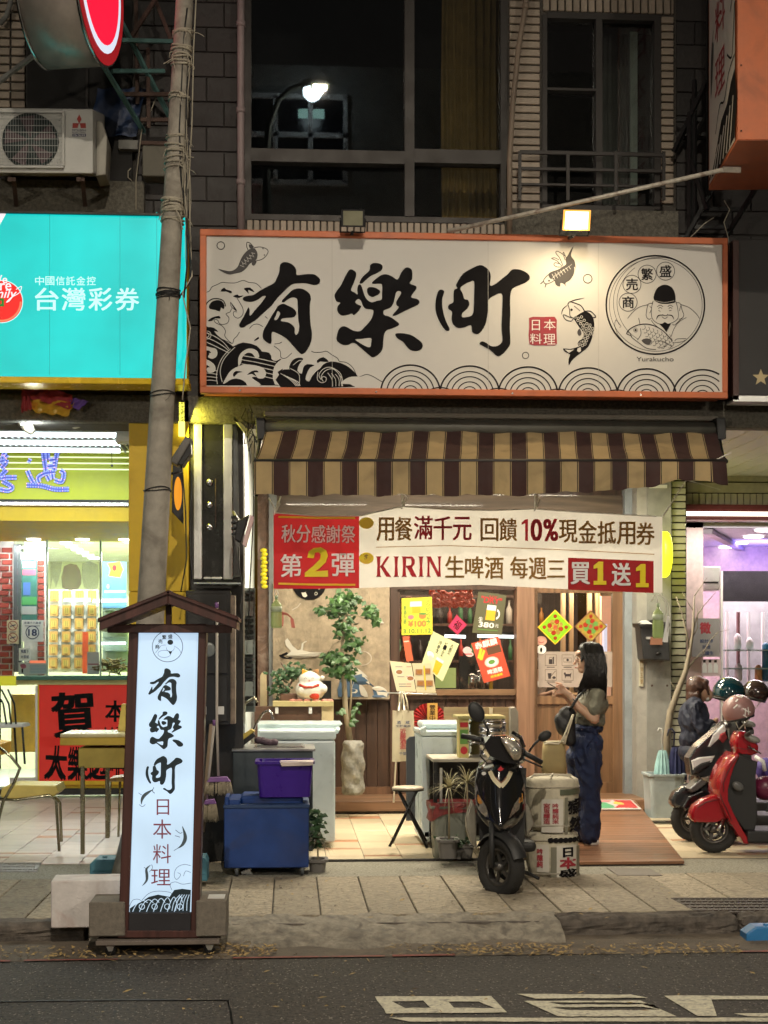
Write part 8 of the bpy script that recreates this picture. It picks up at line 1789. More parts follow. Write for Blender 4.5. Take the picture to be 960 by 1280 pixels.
# sake barrels
def barrel(label,px,y0,y1,rp,Y,f):
    t = thing('sake_barrel',label,'sake barrel',tuple(W(px,y1,Y)));Mw = mat('straw_wrap',(.56,.51,.39),.85,var=.2,vs=20,bump=.5,bs=120,dirt=.12)
    h = y1-y0;lathe_px(px,[(y0,1),(y0+.2,rp*.8),(y0+3,rp*.97),(y0+8,rp),(y0+h*.3,rp),(y1-h*.25,rp*.98),(y1-4,rp*.9),(y1,rp*.8),(y1+.1,1)],Y,36).build('barrel_body',Mw,t)
    c = W(px,y0,Y);rm = rp*Y/FPX;zc = c.z;q = MB()
    for k in range(3): a = k*1.05+.3;q.tube([c+Vector((math.cos(a)*rm*.98,math.sin(a)*rm*.98,-.03)),c+Vector((math.cos(a)*rm*.8,math.sin(a)*rm*.8,.006)),c+Vector((0,0,.012)),c+Vector((-math.cos(a)*rm*.8,-math.sin(a)*rm*.8,.006)),c+Vector((-math.cos(a)*rm*.98,-math.sin(a)*rm*.98,-.03))],.006,5)
    q.build('top_rope',M_rope,t)
    for y_ in (y0+h*.18,y1-h*.1): MB().tube([Vector((c.x+math.cos(a)*(rm+.003),Y+math.sin(a)*(rm+.003),W(px,y_,Y).z+.004*math.sin(a*3))) for a in [6.2832*k/28 for k in range(29)]],.006,5).build('rope_band',M_rope,t)
    def cy_(u,v,l):
        a = math.asin(max(-.985,min(.985,(u-px)/rp)));r2 = rm*1.004+l*14+.002;return Vector((c.x+math.sin(a)*r2,Y-math.cos(a)*r2,W(px,v,Y).z))
    k = Ink(cy_);f(k);k.build('lettering',t);return t
Mbl = C('barrel_white',(.60,.57,.5));Mgy = C('grey_print_dark',(.05,.05,.05))
def slats(k,m,x0,y0,x1,y1,n=8):
    n *= 3
    for i in range(n): k.rect(m,x0+(x1-x0)*i/n,y0,x0+(x1-x0)*(i+1)/n,y1)
def fb1(k):
    slats(k,Mbl,672,996,698,1037);slats(k,C('shade_band',(.2,.19,.14)),700,994,704,1038,2);slats(k,C('dark_green_band',(.10,.11,.07)),694,984,726,991,8);k.col(M_darkred,'吟醸純米',685,1001,692,1026,.03,.05);k.col(M_darkred,'宮坂醸造',675,1001,682,1026,.03,.05);k.text(M_ink,'猴',704,998,716,1015,.05);k.text(M_ink,'酒',712,996,724,1013,.05);k.text(M_ink,'然',706,1018,721,1036,.06)
def fb2(k):
    slats(k,Mbl,667,1052,681,1086,4);slats(k,C('shade_band',(.2,.19,.14)),683,1055,690,1093,2);slats(k,Mbl,690,1053,716,1092,8);slats(k,C('shade_band',(.2,.19,.14)),716,1055,722,1092,2)
    for i in range(7): k.disc(M_ink,683+i*6,1046.5,3.6,3.4,n=10)
    k.col(M_darkred,'吟醸純',668,1057,674,1080,.03,.05);k.text(M_ink,'日',698,1056,710,1067,.06);k.text(M_darkred,'本',694,1068,714,1081,.07);k.text(M_ink,'盛',693,1082,715,1094,.06)
barrel('upper straw wrapped sake barrel with two brush characters',690,970,1036,33.5,11.0,fb1);barrel('lower straw wrapped sake barrel under the other one',690,1037,1094,33,11.0,fb2)
# umbrella bin
ub = thing('grey_umbrella_bin','pale grey plastic bin standing at the right column','bin',tuple(G(836,1023)));Yu = 14.1
tub(813,857,968,1023,2,Yu,.34,mat('pale_blue_grey_plastic',(.36,.42,.43),.45,dirt=.25),ub)
def umbrella(label,px,pts,y0,y1,w0,w1,m,hook,n=12,tilt=0):
    t = thing('umbrella',label,'umbrella',tuple(W(px,y1,Yu+.15)));MB().tube([W(*p,Yu+.15) for p in hook],.007,6).build('handle',m if m.name.startswith('navy') else M_white,t)
    rings = []
    for j,(y,w_) in enumerate(((y0,w0),(y0+4,w0*1.3),((y0+y1)/2,(w0+w1)/2*1.15),(y1,w1))): c = W(px+tilt*j,y,Yu+.15);rings.append([c+Vector((math.cos(a)*w_*Yu/FPX*(1+.22*(i % 2)),math.sin(a)*w_*.7*Yu/FPX*(1+.22*(i % 2)),0)) for i,a in enumerate([6.2832*k/(2*n) for k in range(2*n)])])
    q = MB();q.loft(rings,smooth=False);q.build('folded_canopy',m,t);return t
umbrella('pale turquoise umbrella with white hook handle in the bin',828,0,938,975,4,10,mat('turquoise_fabric',(.36,.60,.60),.5,var=.3),[(828,942),(828,915),(827,911),(824,910),(822,914)])
umbrella('navy blue umbrella with black hook handle in the bin',846,0,934,975,5,11,mat('navy_fabric',(.015,.02,.08),.6,var=.2),[(842,940),(843,915),(840,911),(836,912),(834,920)])
bt = thing('bare_tree','bare thin tree trunk and twigs in front of the salon','tree',tuple(W(833,965,14.4)));Y = 14.5
Mbk = mat('grey_bark',(.26,.22,.16),.8,dirt=.4)
MB().tube([W(x,y,Y) for x,y in ((833,985),(834,920),(838,890),(848,862),(857,840),(862,815),(866,790),(868,745))],[.04,.036,.033,.03,.026,.02,.014,.006],8).build('trunk',Mbk,bt)
for L,r0 in (([(862,815),(858,790),(852,765),(845,745)],.012),([(857,840),(868,825),(880,812)],.01),([(866,790),(872,768),(880,757),(895,740)],.008),([(868,765),(861,755),(853,740)],.006),([(868,745),(875,735),(884,722)],.005),([(848,862),(842,858),(838,852)],.006),([(876,822),(888,800),(898,790),(912,787)],.005),([(864,800),(872,785),(872,760)],.006)): MB().tube([W(x,y,Y) for x,y in L],[r0*(1-.7*i/(len(L)-1)) for i in range(len(L))],6).build('branch',Mbk,bt)
# ================================================================== black scooter in front
Mgb = mat('gloss_black_paint',(.012,.011,.012),.18,var=.1,coat=.8,bump=0);Mtyre = mat('tyre_rubber',(.022,.021,.02),.8,var=.3,bump=.5,bs=90);Mrim = mat('dark_alloy',(.10,.095,.09),.4,.7);Mbp = mat('matt_black_plastic',(.02,.02,.021),.55,bump=.1);Mlens = mat('headlamp_glass',(.55,.50,.42),.08,.6,var=.5,vs=25,bump=.5,bs=40,coat=1);Mamb = mat('amber_lens',(.55,.25,.06),.15,var=.5,vs=30,coat=.6);Mrp = mat('gloss_red_paint',(.34,.006,.014),.2,var=.08,coat=.9,bump=0);Mgp = mat('dark_grey_paint',(.045,.05,.055),.22,.3,coat=.7,bump=0)
def wheel(par,c,n_,R_,w_,fork=None,spokes=5):
    """c centre, n_ axle direction"""
    c = Vector(c);n_ = Vector(n_).normalized();Q = n_.to_track_quat('Z','Y').to_matrix();r0 = R_-w_*.5
    q = MB();q.lathe([(r0-.03,-w_*.3),(r0,-w_*.48),(R_-w_*.2,-w_*.5),(R_-w_*.04,-w_*.3),(R_,0),(R_-w_*.04,w_*.3),(R_-w_*.2,w_*.5),(r0,w_*.48),(r0-.03,w_*.3),(r0-.03,-w_*.3)],c,48,Q,False);wh = thing('wheel',None,None,tuple(c-wloc(par)));wh.parent = par;q.build('tyre',Mtyre,wh)
    q = MB()
    for k in range(26):
        a = k*2*math.pi/26
        for s_ in (-1,1): p = Q @ Vector((math.cos(a+.06*s_)*(R_-w_*.06),math.sin(a+.06*s_)*(R_-w_*.06),s_*w_*.24));e = Q @ Vector((math.cos(a),math.sin(a),0));f_ = Q @ Vector((-math.sin(a),math.cos(a),s_*.8)).normalized();q.tube([c+p-f_*w_*.17,c+p+e*.002+f_*w_*.17],.0045,4)
    tag(q.build('tread_block',Mtyre,wh),kind='stuff')
    q = MB();q.lathe([(r0-.045,-w_*.25),(r0-.028,-w_*.33),(r0-.022,0),(r0-.028,w_*.33),(r0-.045,w_*.25),(r0-.05,0),(r0-.045,-w_*.25)],c,40,Q,False);q.lathe([(.001,-w_*.4),(.03,-w_*.4),(.035,0),(.03,w_*.4),(.001,w_*.4)],c,20,Q);q.build('rim',Mrim,wh)
    for k in range(spokes): a = k*2*math.pi/spokes+.3;d = Q @ Vector((math.cos(a),math.sin(a),0));e = Q @ Vector((math.cos(a+.35),math.sin(a+.35),0));bar('spoke',c+d*.02,c+e*(r0-.035),.022,.016,Mrim,wh,up=n_)
    q = MB();q.lathe([(.05,-w_*.36),(.09,-w_*.36),(.09,-w_*.32),(.05,-w_*.32)],c,24,Q,False);q.build('brake_disc',M_steel,wh);return wh
YV0 = 10.2
sc = thing('black_scooter','glossy black scooter facing the street with cream chevron on its nose','scooter',tuple(G(627,1120)))
ROWS = [(948,616,634,.16),(953,604,648,.10),(960,597,655,.06),(975,594,657,.03),(995,594,658,0),(1012,596,657,-.03),(1024,601,653,-.06),(1033,609,645,-.08),(1040,617,636,-.06)]
def fasc(u,v,l=0,cl=True):
    for a,b in zip(ROWS,ROWS[1:]):
        if v <= b[0]: break
    t = max(0,min(1,(v-a[0])/(b[0]-a[0])));L,R_,d = (a[i]+(b[i]-a[i])*t for i in (1,2,3));c_,h = (L+R_)/2-1,(R_-L)/2;s = (u-c_)/h
    return W(u,v,YV0+d+.17*abs(s)**2.2-.02*math.cos(s*4)*(abs(s) < .8)-l)
q = MB();rings = []
for v in [948+i*4.6 for i in range(21)]:
    for a,b in zip(ROWS,ROWS[1:]):
        if v <= b[0]: break
    t = max(0,min(1,(v-a[0])/(b[0]-a[0])));L,R_ = a[1]+(b[1]-a[1])*t,a[2]+(b[2]-a[2])*t;F_ = [fasc(L+(R_-L)*i/20,v) for i in range(21)];rings.append(F_+[F_[20]+Vector((0,.05,0)),F_[0]+Vector((0,.05,0))])
q.loft(rings);q.build('front_fairing',Mgb,sc)
def zs(L): return [(570+x/4.742,860+y/4.742) for x,y in L]
ik = Ink(lambda u,v,l: fasc(u,v,.007+l))
for L in ([(200,492),(218,530),(240,558),(268,585)],[(327,495),(312,528),(294,556),(268,585)]): ik.line(Mcream,zs(L),5.4,5)
ik.line(MATS['brown_edge'],zs([(236,530),(268,560),(298,528)]),1.6,4);ik.poly(M_red,zs([(246,482),(258,470),(265,460),(272,472),(284,478),(275,488),(262,492),(252,490)]));ik.disc(M_whiteink,*zs([(165,507)])[0],3,2.2);ik.build('nose_emblem',sc)
for pts,m in (([(118,560),(140,640),(178,700),(192,768),(150,742),(116,680)],Mlens),([(406,560),(404,680),(335,752),(314,770),(345,690),(380,640)],Mlens),([(128,630),(150,660),(165,700),(130,680)],Mamb),([(392,620),(395,670),(362,705),(370,660)],Mamb)):
    k = Ink(lambda u,v,l: fasc(u,v,.006+l));k.poly(m,zs(pts),smooth=2);k.build('indicator_lens',sc)
q = MB();q.loft([[W(x,y,YV0+d) for x,y in zs(L)] for L,d in (([(205,285),(290,282),(360,310),(400,370),(395,425),(350,450),(280,440),(200,400),(165,340)],.02),([(150,290),(290,275),(380,310),(420,380),(405,440),(350,465),(250,460),(190,420),(140,340)],.16))],smooth=False);q.build('handlebar_cowl',Mgb,sc)
q = MB();hl = smooth_poly(zs([(258,292),(300,290),(345,305),(385,345),(395,385),(380,425),(345,432),(315,400),(285,350)]),3);c_ = zs([(335,365)])[0];q.loft([[W(c_[0]+(x-c_[0])*k,c_[1]+(y-c_[1])*k,YV0+d) for x,y in hl] for k,d in ((.25,-.045),(.6,-.038),(.88,-.02),(1,.01))]);q.build('headlight',Mlens,sc)
q = MB();q.ball(W(*zs([(350,375)])[0],YV0-.04),.028,.012,.03);q.build('headlight_bulb_dome',mat('bright_reflector',(.7,.68,.6),.1,.8),sc)
MB().tube([W(640,915+0,YV0+.0),W(650,921,YV0-.01),W(655,934,YV0)],.014,8).build('cowl_visor',Mgb,sc)
MB().tube([W(603,925,YV0+.12),W(590,922,YV0+.15),W(577,920,YV0+.18)],.019,10).build('grip',Mbp,sc);MB().tube([W(655,941,YV0+.1),W(668,948,YV0+.13),W(677,953,YV0+.15)],.018,10).build('grip',Mbp,sc)
MB().tube([W(602,930,YV0+.06),W(592,928,YV0+.06),W(584,927,YV0+.07)],.006,6).build('brake_lever',M_steel,sc);MB().tube([W(650,947,YV0+.04),W(664,953,YV0+.04),W(678,959,YV0+.05)],.006,6).build('brake_lever',Mbp,sc)
MB().tube([W(609,922,YV0+.1),W(610,912,YV0+.1),W(604,900,YV0+.08)],.008,6).build('mirror_stem',Mbp,sc);MB().tube([W(661,940,YV0+.1),W(668,930,YV0+.1),W(677,922,YV0+.08)],.008,6).build('mirror_stem',Mbp,sc)
q = MB();q.ball((0,0,0),.052,.022,.075,M=Matrix.Rotation(rad(-28),3,'Y'));bmesh.ops.translate(q.bm,verts=q.bm.verts,vec=W(595.5,890,YV0+.07));q.build('mirror',Mbp,sc);q = MB();q.ball((0,0,0),.05,.03,.034,M=Matrix.Rotation(rad(-30),3,'Y'));bmesh.ops.translate(q.bm,verts=q.bm.verts,vec=W(681,920,YV0+.08));q.build('mirror',Mbp,sc)
MB().tube([W(627,945,YV0+.2),W(622,1000,YV0+.22),W(624,1060,YV0+.16)],.03,10).build('steering_column',Mbp,sc)
wc = W(626,1083.5,YV0-.02);wheel(sc,wc,(-.85,-.53,.03),.208,.105)
nW = Vector((-.85,-.53,0));tW = Vector((.53,-.85,0))
for s_ in (1,-1): MB().tube([wc+nW*.075*s_,wc+nW*.075*s_+Vector((0,.02,.16)),wc+nW*.07*s_+Vector((0,.05,.3))],[.016,.02,.02],8).build('fork_leg',Mbp,sc)
q = MB();g = []
for i in range(13):
    a = rad(20+i*11);g.append([wc+tW*math.cos(a)*(.235+d2)+Vector((0,0,math.sin(a)*(.235+d2)))+nW*u for u,d2 in ((-.06,-.02),(-.04,.004),(0,.01),(.04,.004),(.06,-.02))])
q.sheet(g);q.build('front_mudguard',Mbp,sc)
q = MB();q.loft([[W(597,y0,YV0+d),W(658,y0,YV0+d),W(655,y1,YV0+d),W(600,y1,YV0+d)] for y0,y1,d in ((960,1072,.18),(962,1068,.26))],smooth=False);q.build('leg_shield',Mbp,sc)
X0 = W(630,1100,YV0+1).x
q = MB();q.box(X0-.15,X0+.13,YV0+.3,YV0+.8,.22,.3,.03,2);q.build('floorboard',Mbp,sc);q = MB();q.loft([[(X0-.15*k,YV0+y,.28),(X0+.13*k,YV0+y,.28),(X0+.13*k,YV0+y,z),(X0-.15*k,YV0+y,z)] for y,z,k in ((.72,.6,.8),(.8,.68,1),(1.25,.72,1),(1.6,.74,.6))],smooth=False);q.build('rear_body',Mgb,sc);q = MB();q.box(X0-.14,X0+.12,YV0+.75,YV0+1.45,.70,.79,.03,2);q.build('seat',Mbp,sc)
wheel(sc,(X0-.01,YV0+1.25,.21),(-1,0,0),.208,.1)
for pts in ([(583,1022),(590,1000),(595,1010),(596,1062),(588,1052),(583,1035)],[(656,1000),(662,1010),(668,1030),(658,1045)]): MB().pprism(pts,YV0+.22,YV0+.3,.008).build('side_panel',mat('dusty_silver_panel',(.30,.28,.23),.35,.5,dirt=.4),sc)
MB().tube([W(655,1090,YV0+.5),W(664,1093,YV0+.3),W(673,1098,YV0+.22)],.012,6).build('side_stand',Mbp,sc)
for pts in (((600,925),(606,935),(600,945),(610,955)),((640,950),(646,958),(636,962))): MB().tube([W(*p,YV0+.05) for p in pts],.005,5).build('cable',M_wire,sc)
# ================================================================== scooters seen from the side at right
def zr(L): return [(850+x/5.336,840+y/5.336) for x,y in L]
FEN = [(78,975),(80,940),(100,895),(160,850),(262,812),(285,860),(312,920),(322,985),(250,1000),(180,1003),(100,1005)]
SHD = [(262,812),(270,740),(295,660),(335,595),(385,543),(402,556),(360,630),(325,700),(308,780),(308,860),(345,945),(400,1025),(450,1100),(462,1148),(430,1146),(385,1080),(340,1010),(290,900)]
INN = [(398,556),(520,600),(505,700),(500,800),(520,960),(500,1060),(430,1056),(345,945),(308,860),(308,780),(325,700),(360,630)]
COW = [(372,470),(385,430),(405,398),(440,395),(462,425),(510,450),(530,500),(525,545),(480,560),(420,548),(385,545)]
def side_scooter(label,f,Y,paint,inner,xt=1120):
    """f maps a point of the drawn outline to a photo pixel"""
    t = thing('parked_scooter',label,'scooter',tuple(G(f((223,1230))[0],f((223,1230))[1])));P = lambda L: [f(p) for p in L]
    MB().pprism(P(FEN),Y+.0,Y+.15,.03,3,True).build('front_mudguard',paint,t);MB().pprism(P(SHD),Y-.09,Y+.25,.014,2,True).build('leg_shield',paint,t);MB().pprism(P(INN),Y-.05,Y+.2,.01).build('inner_leg_panel',inner,t);MB().pprism(P(COW),Y-.03,Y+.18,.03,3,True).build('handlebar_cowl',paint,t)
    c = W(*f((226,1068)),Y+.075);R_ = (c.z-G(*f((223,1230)),0).z) if False else .19;c.z = R_;wheel(t,c,(-.1,-1,0),R_,.1)
    MB().tube([c+Vector((.0,-.075,0)),W(*f((262,1040)),Y),W(*f((290,985)),Y)],.018,8).build('fork_leg',M_steel,t)
    a,b = W(*f((425,1050)),Y),W(xt,f((425,1050))[1],Y);z = a.z
    MB().box(a.x,b.x,Y-.1,Y+.28,z-.1,z,.02,2).build('floorboard',inner,t)
    x2 = a.x+.45;MB().prism([(x2,Y-.1,z),(x2+.12,Y-.1,z+.34),(x2+.8,Y-.1,z+.42),(x2+.85,Y-.1,z+.2),(x2+.5,Y-.1,z-.05)],(0,.36,0),.04,2).build('rear_body',paint,t);MB().prism([(x2+.08,Y-.08,z+.35),(x2+.1,Y-.08,z+.43),(x2+.8,Y-.08,z+.5),(x2+.82,Y-.08,z+.43)],(0,.32,0),.03,2).build('seat',Mbp,t);wheel(t,(c.x+1.22,c.y,R_),(0,-1,0),R_,.1)
    MB().ball(W(*f((388,520)),Y+.06),.04,.08,.06).build('headlight',Mlens,t);q = MB();q.ball(W(*f((482,445)),Y-.03),.07,.04,.03,M=Matrix.Rotation(rad(20),3,'Y'));q.build('instrument_dial',mat('grey_dial',(.3,.3,.28),.3),t)
    MB().tube([W(*f((440,420)),Y-.02),W(*f((480,400)),Y-.25)],.018,8).build('grip',Mbp,t)
    for s_ in (-.15,.3): MB().tube([W(*f((440,400)),Y+s_),W(*f((430,330)),Y+s_-.05)],.007,6).build('mirror_stem',M_steel,t)
    return t
F0 = lambda p: (850+p[0]/5.336,840+p[1]/5.336)
rs = side_scooter('bright red scooter with its front wheel turned to the pavement',F0,12.0,Mrp,Mbp)
MB().tube([W(*F0((455,495)),11.96),W(*F0((540,545)),11.94)],.006,6).build('brake_lever',M_steel,rs);MB().ball(W(*F0((388,762)),11.9),.05,.02,.035,M=Matrix.Rotation(rad(30),3,'Y')).build('front_hook_plate',mat('grey_plate2',(.12,.12,.12),.3),rs)
for L in ([(268,812),(285,865),(318,925),(345,990)],[(292,800),(290,740),(312,680),(350,610),(385,565)],[(378,505),(430,515),(520,505)],[(120,900),(170,870),(255,850)]): MB().tube([W(*F0(p),11.99-.09*(L[0][0] > 260)) for p in L],.0025,5).build('panel_seam',Mbp,rs)
ik = Ink(onY(11.955,.004));ik.line(M_whiteink,[F0(p) for p in ((352,700),(358,690),(366,702),(374,690))],.8,2);ik.text(M_whiteink,'125',*F0((405,880)),*F0((460,905)),.01);ik.build('small_decal',rs)
gs_ = side_scooter('dark grey scooter between the red one and the umbrella bin',lambda p: (866+(p[0]-223)*.18,1021+(p[1]-1068)*.172),12.75,Mgp,Mbp)
for L,m,d in (([(60,575),(110,500),(200,425),(300,335),(345,318),(385,400),(375,520),(290,640),(200,700),(75,690)],Mgp,.0),([(185,500),(220,420),(318,328),(322,380),(262,440),(205,500)],M_white,-.01),([(78,590),(130,570),(235,558),(215,600),(130,650),(90,655)],M_white,-.02),([(95,640),(140,610),(205,590),(200,620),(120,675),(90,680)],Mbp,-.03),([(60,780),(150,700),(215,715),(120,790),(80,805)],mat('grey_mudguard',(.13,.13,.13),.3),0),([(130,705),(215,690),(240,730),(200,745)],Mlens,-.02),([(20,900),(60,830),(150,790),(230,800),(210,840),(100,870),(40,930)],Mgb,-.02),([(265,450),(270,415),(305,400),(320,440),(290,475)],MATS['pennant_red'],-.03)): MB().pprism(zr(L),12.62+d,12.8,.012,2).build('front_fairing' if m is Mgp else 'trim_panel',m,gs_)
MB().pprism(zr([(320,330),(375,335),(385,420),(330,450)]),12.55,12.6,.01).build('windscreen',mat('smoked_screen',(.12,.13,.12),.15),gs_)
dk = side_scooter('black scooter at the back against the salon glass',lambda p: (893+(p[0]-223)*.165,1004+(p[1]-1068)*.160),13.5,Mgb,Mbp)
pb = thing('maroon_bag','maroon round bag hanging in the footwell of the red scooter','bag',tuple(W(956,998,12)));MB().ball(W(957,985,12.05),.11,.1,.10).build('bag_body',mat('maroon_vinyl',(.12,.01,.04),.4),pb)
vb = thing('violet_bag','violet bag with a white strap at the right edge','bag',tuple(W(957,972,12.2)));MB().ball(W(958,962,12.3),.09,.08,.10).build('bag_body',mat('violet_cloth',(.08,.05,.25),.6),vb);MB().tube([W(944,946,12.2),W(954,952,12.15),W(956,964,12.15)],.018,6).build('strap',M_white,vb)
def helmet(label,px,py,r,Y,m,flip=1,deco=False):
    c = W(px,py,Y);R_ = r*Y/FPX;t = thing('helmet',label,'helmet',tuple(c-Vector((0,0,R_*.75))));Q = Matrix.Rotation(rad(14*flip),3,'Y')
    prof = [(R_*math.sin(a),R_*math.cos(a)*.98) for a in [rad(k) for k in range(2,128,9)]];q = MB();q.lathe(prof+[(prof[-1][0]*.93,prof[-1][1])]+[(x*.93,z*.93) for x,z in prof[::-1][:6]],c,28,Q,False);q.build('shell',m,t)
    b = prof[-1];q = MB();q.lathe([(b[0]*.9,b[1]),(b[0]*1.02,b[1]+.006),(b[0]*1.02,b[1]-.01),(b[0]*.9,b[1]-.006)],c,28,Q,False);q.build('edge_trim',Mbp,t);MB().tube([c+Q @ Vector((-R_*.5,-R_*.6,-R_*.6)),c+Vector((-R_*.2,-R_*.75,-R_*1.15)),c+Q @ Vector((R_*.3,-R_*.7,-R_*.6))],.006,5).build('chin_strap',M_rope,t)
    if deco:
        k = Ink(lambda u,v,l: c+Vector((u,-math.sqrt(max(.0001,(R_*1.012)**2-u*u-v*v))-l,-v)))
        for L in ([(-.07,-.02),(-.04,-.05)],[(-.03,-.115),(.0,-.105),(.03,-.12)],[(0,-.02),(.03,.0),(.065,.01)],[(.02,-.02),(.015,.04)],[(.0,.03),(.035,.05)],[(.04,-.03),(.045,.03)],[(-.05,-.07),(-.03,-.09)]): k.line(M_whiteink,[(x*R_/.125,y*R_/.125) for x,y in L],.009,2)
        k.build('scribbled_lettering',t)
    return t
helmet('dark teal open face helmet resting behind the pink one',911,866,20.5,12.9,mat('dark_teal_gloss',(.004,.03,.04),.12,coat=1,var=.05,bump=0),1);helmet('dark brown helmet at the right edge on the back scooter',944,866,17,13.2,mat('brown_gloss',(.03,.018,.015),.15,coat=1,bump=0),1);helmet('dusty pink helmet with white scribbles on the red scooter',923,888,20.5,12.1,mat('dusty_pink_paint',(.33,.18,.17),.35,coat=.3,var=.05,bump=0),-1,True)
# ================================================================== people
Msk = mat('skin',(.52,.32,.22),.5,var=.08,vs=9,bump=.05);Msk.node_tree.nodes['Principled BSDF'].inputs['Subsurface Weight'].default_value = .08;Mhair = mat('black_hair',(.010,.008,.008),.38,var=.4,vs=40,bump=.5,bs=60)
from mathutils import noise as NZ
def blob(name,m,par,prims,vox=.007,sm=5,fold=0):
    q = MB()
    for p in prims:
        if len(p) == 4 and not hasattr(p[1],'__len__') : q.ball(p[0],*p[1:],n=14,k=9)
        else: q.capsule(*p,n=12)
    o = q.build(name,m,par);bake(o,[('REMESH',dict(mode='VOXEL',voxel_size=vox)),('SMOOTH',dict(iterations=sm,factor=.5))])
    if fold:
        N = [v.normal.copy() for v in o.data.vertices]
        for v,n_ in zip(o.data.vertices,N): c = v.co;f = 1-abs(NZ.noise(Vector((c.x*13+c.z*3,c.y*13,c.z*6))))*2;g_ = 1-abs(NZ.noise(Vector((c.x*26,c.y*26-c.z*5,c.z*15+7))))*2;v.co += n_*fold*(f*.7+g_*.35-.5)
    return o
def person(label,Yp,at): t = thing('person',label,'person',tuple(at));return t,(lambda px,py,d=0: W(px,py,Yp+d))
wm,F = person('woman with long black hair and wide navy jeans looking at her phone',12.3,G(738,1056,.06))
finger = []
for k,(x,y) in enumerate(((699,856.5),(698,860),(697.5,863.5),(698.5,867))): finger += [(F(706,860+k*2.4,-.10),F(x+1,y-.6,-.125),.0105,.0095),(F(x+1,y-.6,-.125),F(x-3.2,y+.8,-.115),.0095,.0085),(F(x-3.2,y+.8,-.115),F(x-4.6,y+3,-.09),.0085,.0075)]
finger += [(F(707,862,-.08),F(701,855,-.075),.012,.010),(F(701,855,-.075),F(695,853.5,-.08),.010,.008)]
far = []
for k in range(4): far += [(F(700,866+k*1.8,-.03),F(693.5,863+k*2,-.055),.0095,.008),(F(693.5,863+k*2,-.055),F(691,865+k*2,-.08),.008,.007)]
blob('body',Msk,wm,[(F(738,820),.078,.072,.098),(F(731,829),.058,.056,.066),(F(727,838),.030,.036,.024),(F(721.5,824),F(718.2,829.5),.010,.013),(F(722.5,834.5),.012,.022,.009),(F(724,817),.03,.05,.03),(F(740,842),F(745,862),.044,.052),(F(744,884,-.17),F(743,899,-.17),.042,.040),(F(743,899,-.17),F(724,884,-.15),.041,.034),(F(724,884,-.15),F(711,868,-.11),.034,.023),(F(711,868,-.11),F(704,863,-.10),.027,.025),(F(738,897,.17),F(718,882,.08),.038,.03),(F(718,882,.08),F(706,870,-.01),.03,.022),(F(706,870,-.01),F(700,868,-.04),.024,.022),(F(745,862),F(745,880),.06,.08)]+finger+far,.0055,3)
blob('shirt',mat('olive_grey_tshirt',(.155,.15,.115),.85,var=.12,vs=12,bump=.6,bs=25),wm,[(F(744,868,-.13),F(744,868,.13),.055,.055),(F(741,880),.125,.165,.12),(F(737,897),.125,.155,.09),(F(738,903),.118,.15,.05),(F(729,882),.06,.12,.07),(F(747,869,-.14),F(744,886,-.172),.058,.062),(F(744,884,-.172),.063,.06,.03),(F(745,869,.14),F(740,886,.18),.055,.058)],.008,4,.016)
blob('jeans',mat('navy_denim',(.009,.018,.062),.8,var=.45,vs=10,bump=.8,bs=14),wm,[(F(735,910),.118,.145,.05),(F(732,930),.138,.17,.13),(F(734,945,-.07),F(738,1000,-.06),.118,.09),(F(738,1000,-.06),F(736.5,1043,-.06),.09,.082),(F(724,945,.07),F(727,1000,.1),.105,.085),(F(727,1000,.1),F(729,1040,.1),.085,.08),(F(728,945),.12,.15,.1)],.008,3,.024)
blob('shoe',M_white,wm,[(F(744,1052,-.06),F(734,1054,-.06),.034,.027)],.006,2);blob('shoe',M_white,wm,[(F(736,1047,.1),F(726,1049,.1),.034,.027)],.006,2)
MB().tube([F(720,909.5,-.1),F(728,910.5,-.14),F(738,910,-.155),F(748,907,-.12)],.004,5).build('waistband_seam',mat('dark_navy',(.008,.012,.05),.8),wm);MB().tube([F(745,912,-.16),F(742,922,-.175),F(733,934,-.175)],.003,5).build('pocket_seam',MATS['dark_navy'],wm);MB().ball(F(738,936,-.17),.006,n=8,k=5).build('rivet',M_steel,wm);MB().ball(F(727,912,-.15),.006,n=8,k=5).build('button',M_steel,wm)
hp = [(F(740.5,816.5),.090,.086,.096),(F(744,822),.076,.084,.09),(F(732,811),.062,.07,.05),(F(729,812,-.03),F(727,826,-.065),.026,.012),(F(747,822),F(751,858),.070,.050),(F(752,850,-.03),F(755,872,-.04),.05,.022),(F(737,818,-.065),F(734,845,-.075),.035,.032),(F(734,842,-.075),F(728,862,-.10),.033,.026),(F(728,860,-.10),F(722,868,-.11),.026,.008),(F(744,840,-.06),F(744,866,-.09),.045,.03),(F(742,850,.07),F(735,866,.1),.05,.02)]
hr = blob('hair',Mhair,wm,hp,.008,4);q = MB();R = random.Random(77)
for i in range(240):
    a = R.uniform(0,1);s0 = (726+a*28,812+R.uniform(-4,6));e0 = (722+a*36,862+R.uniform(-6,10)+a*4);d0 = -.10+.05*abs(a-.5)*2;m1 = (732+a*26+R.uniform(-2,2),838+R.uniform(-6,6)) if a > .2 else (733+R.uniform(-1,2),836)
    q.tube([F(738+(a-.5)*14,801.5+4*abs(a-.5),-.03),F((738+(a-.5)*14+s0[0])/2,804.5,-.072),F(s0[0] if a > .25 else 729+a*8,s0[1],-.085),F(*m1,-.115),F(*e0,-.125+R.uniform(-.01,.01))],[.002,.003,.004,.004,.0015],4)
tag(q.build('hair_strands',Mhair,hr),kind='stuff')
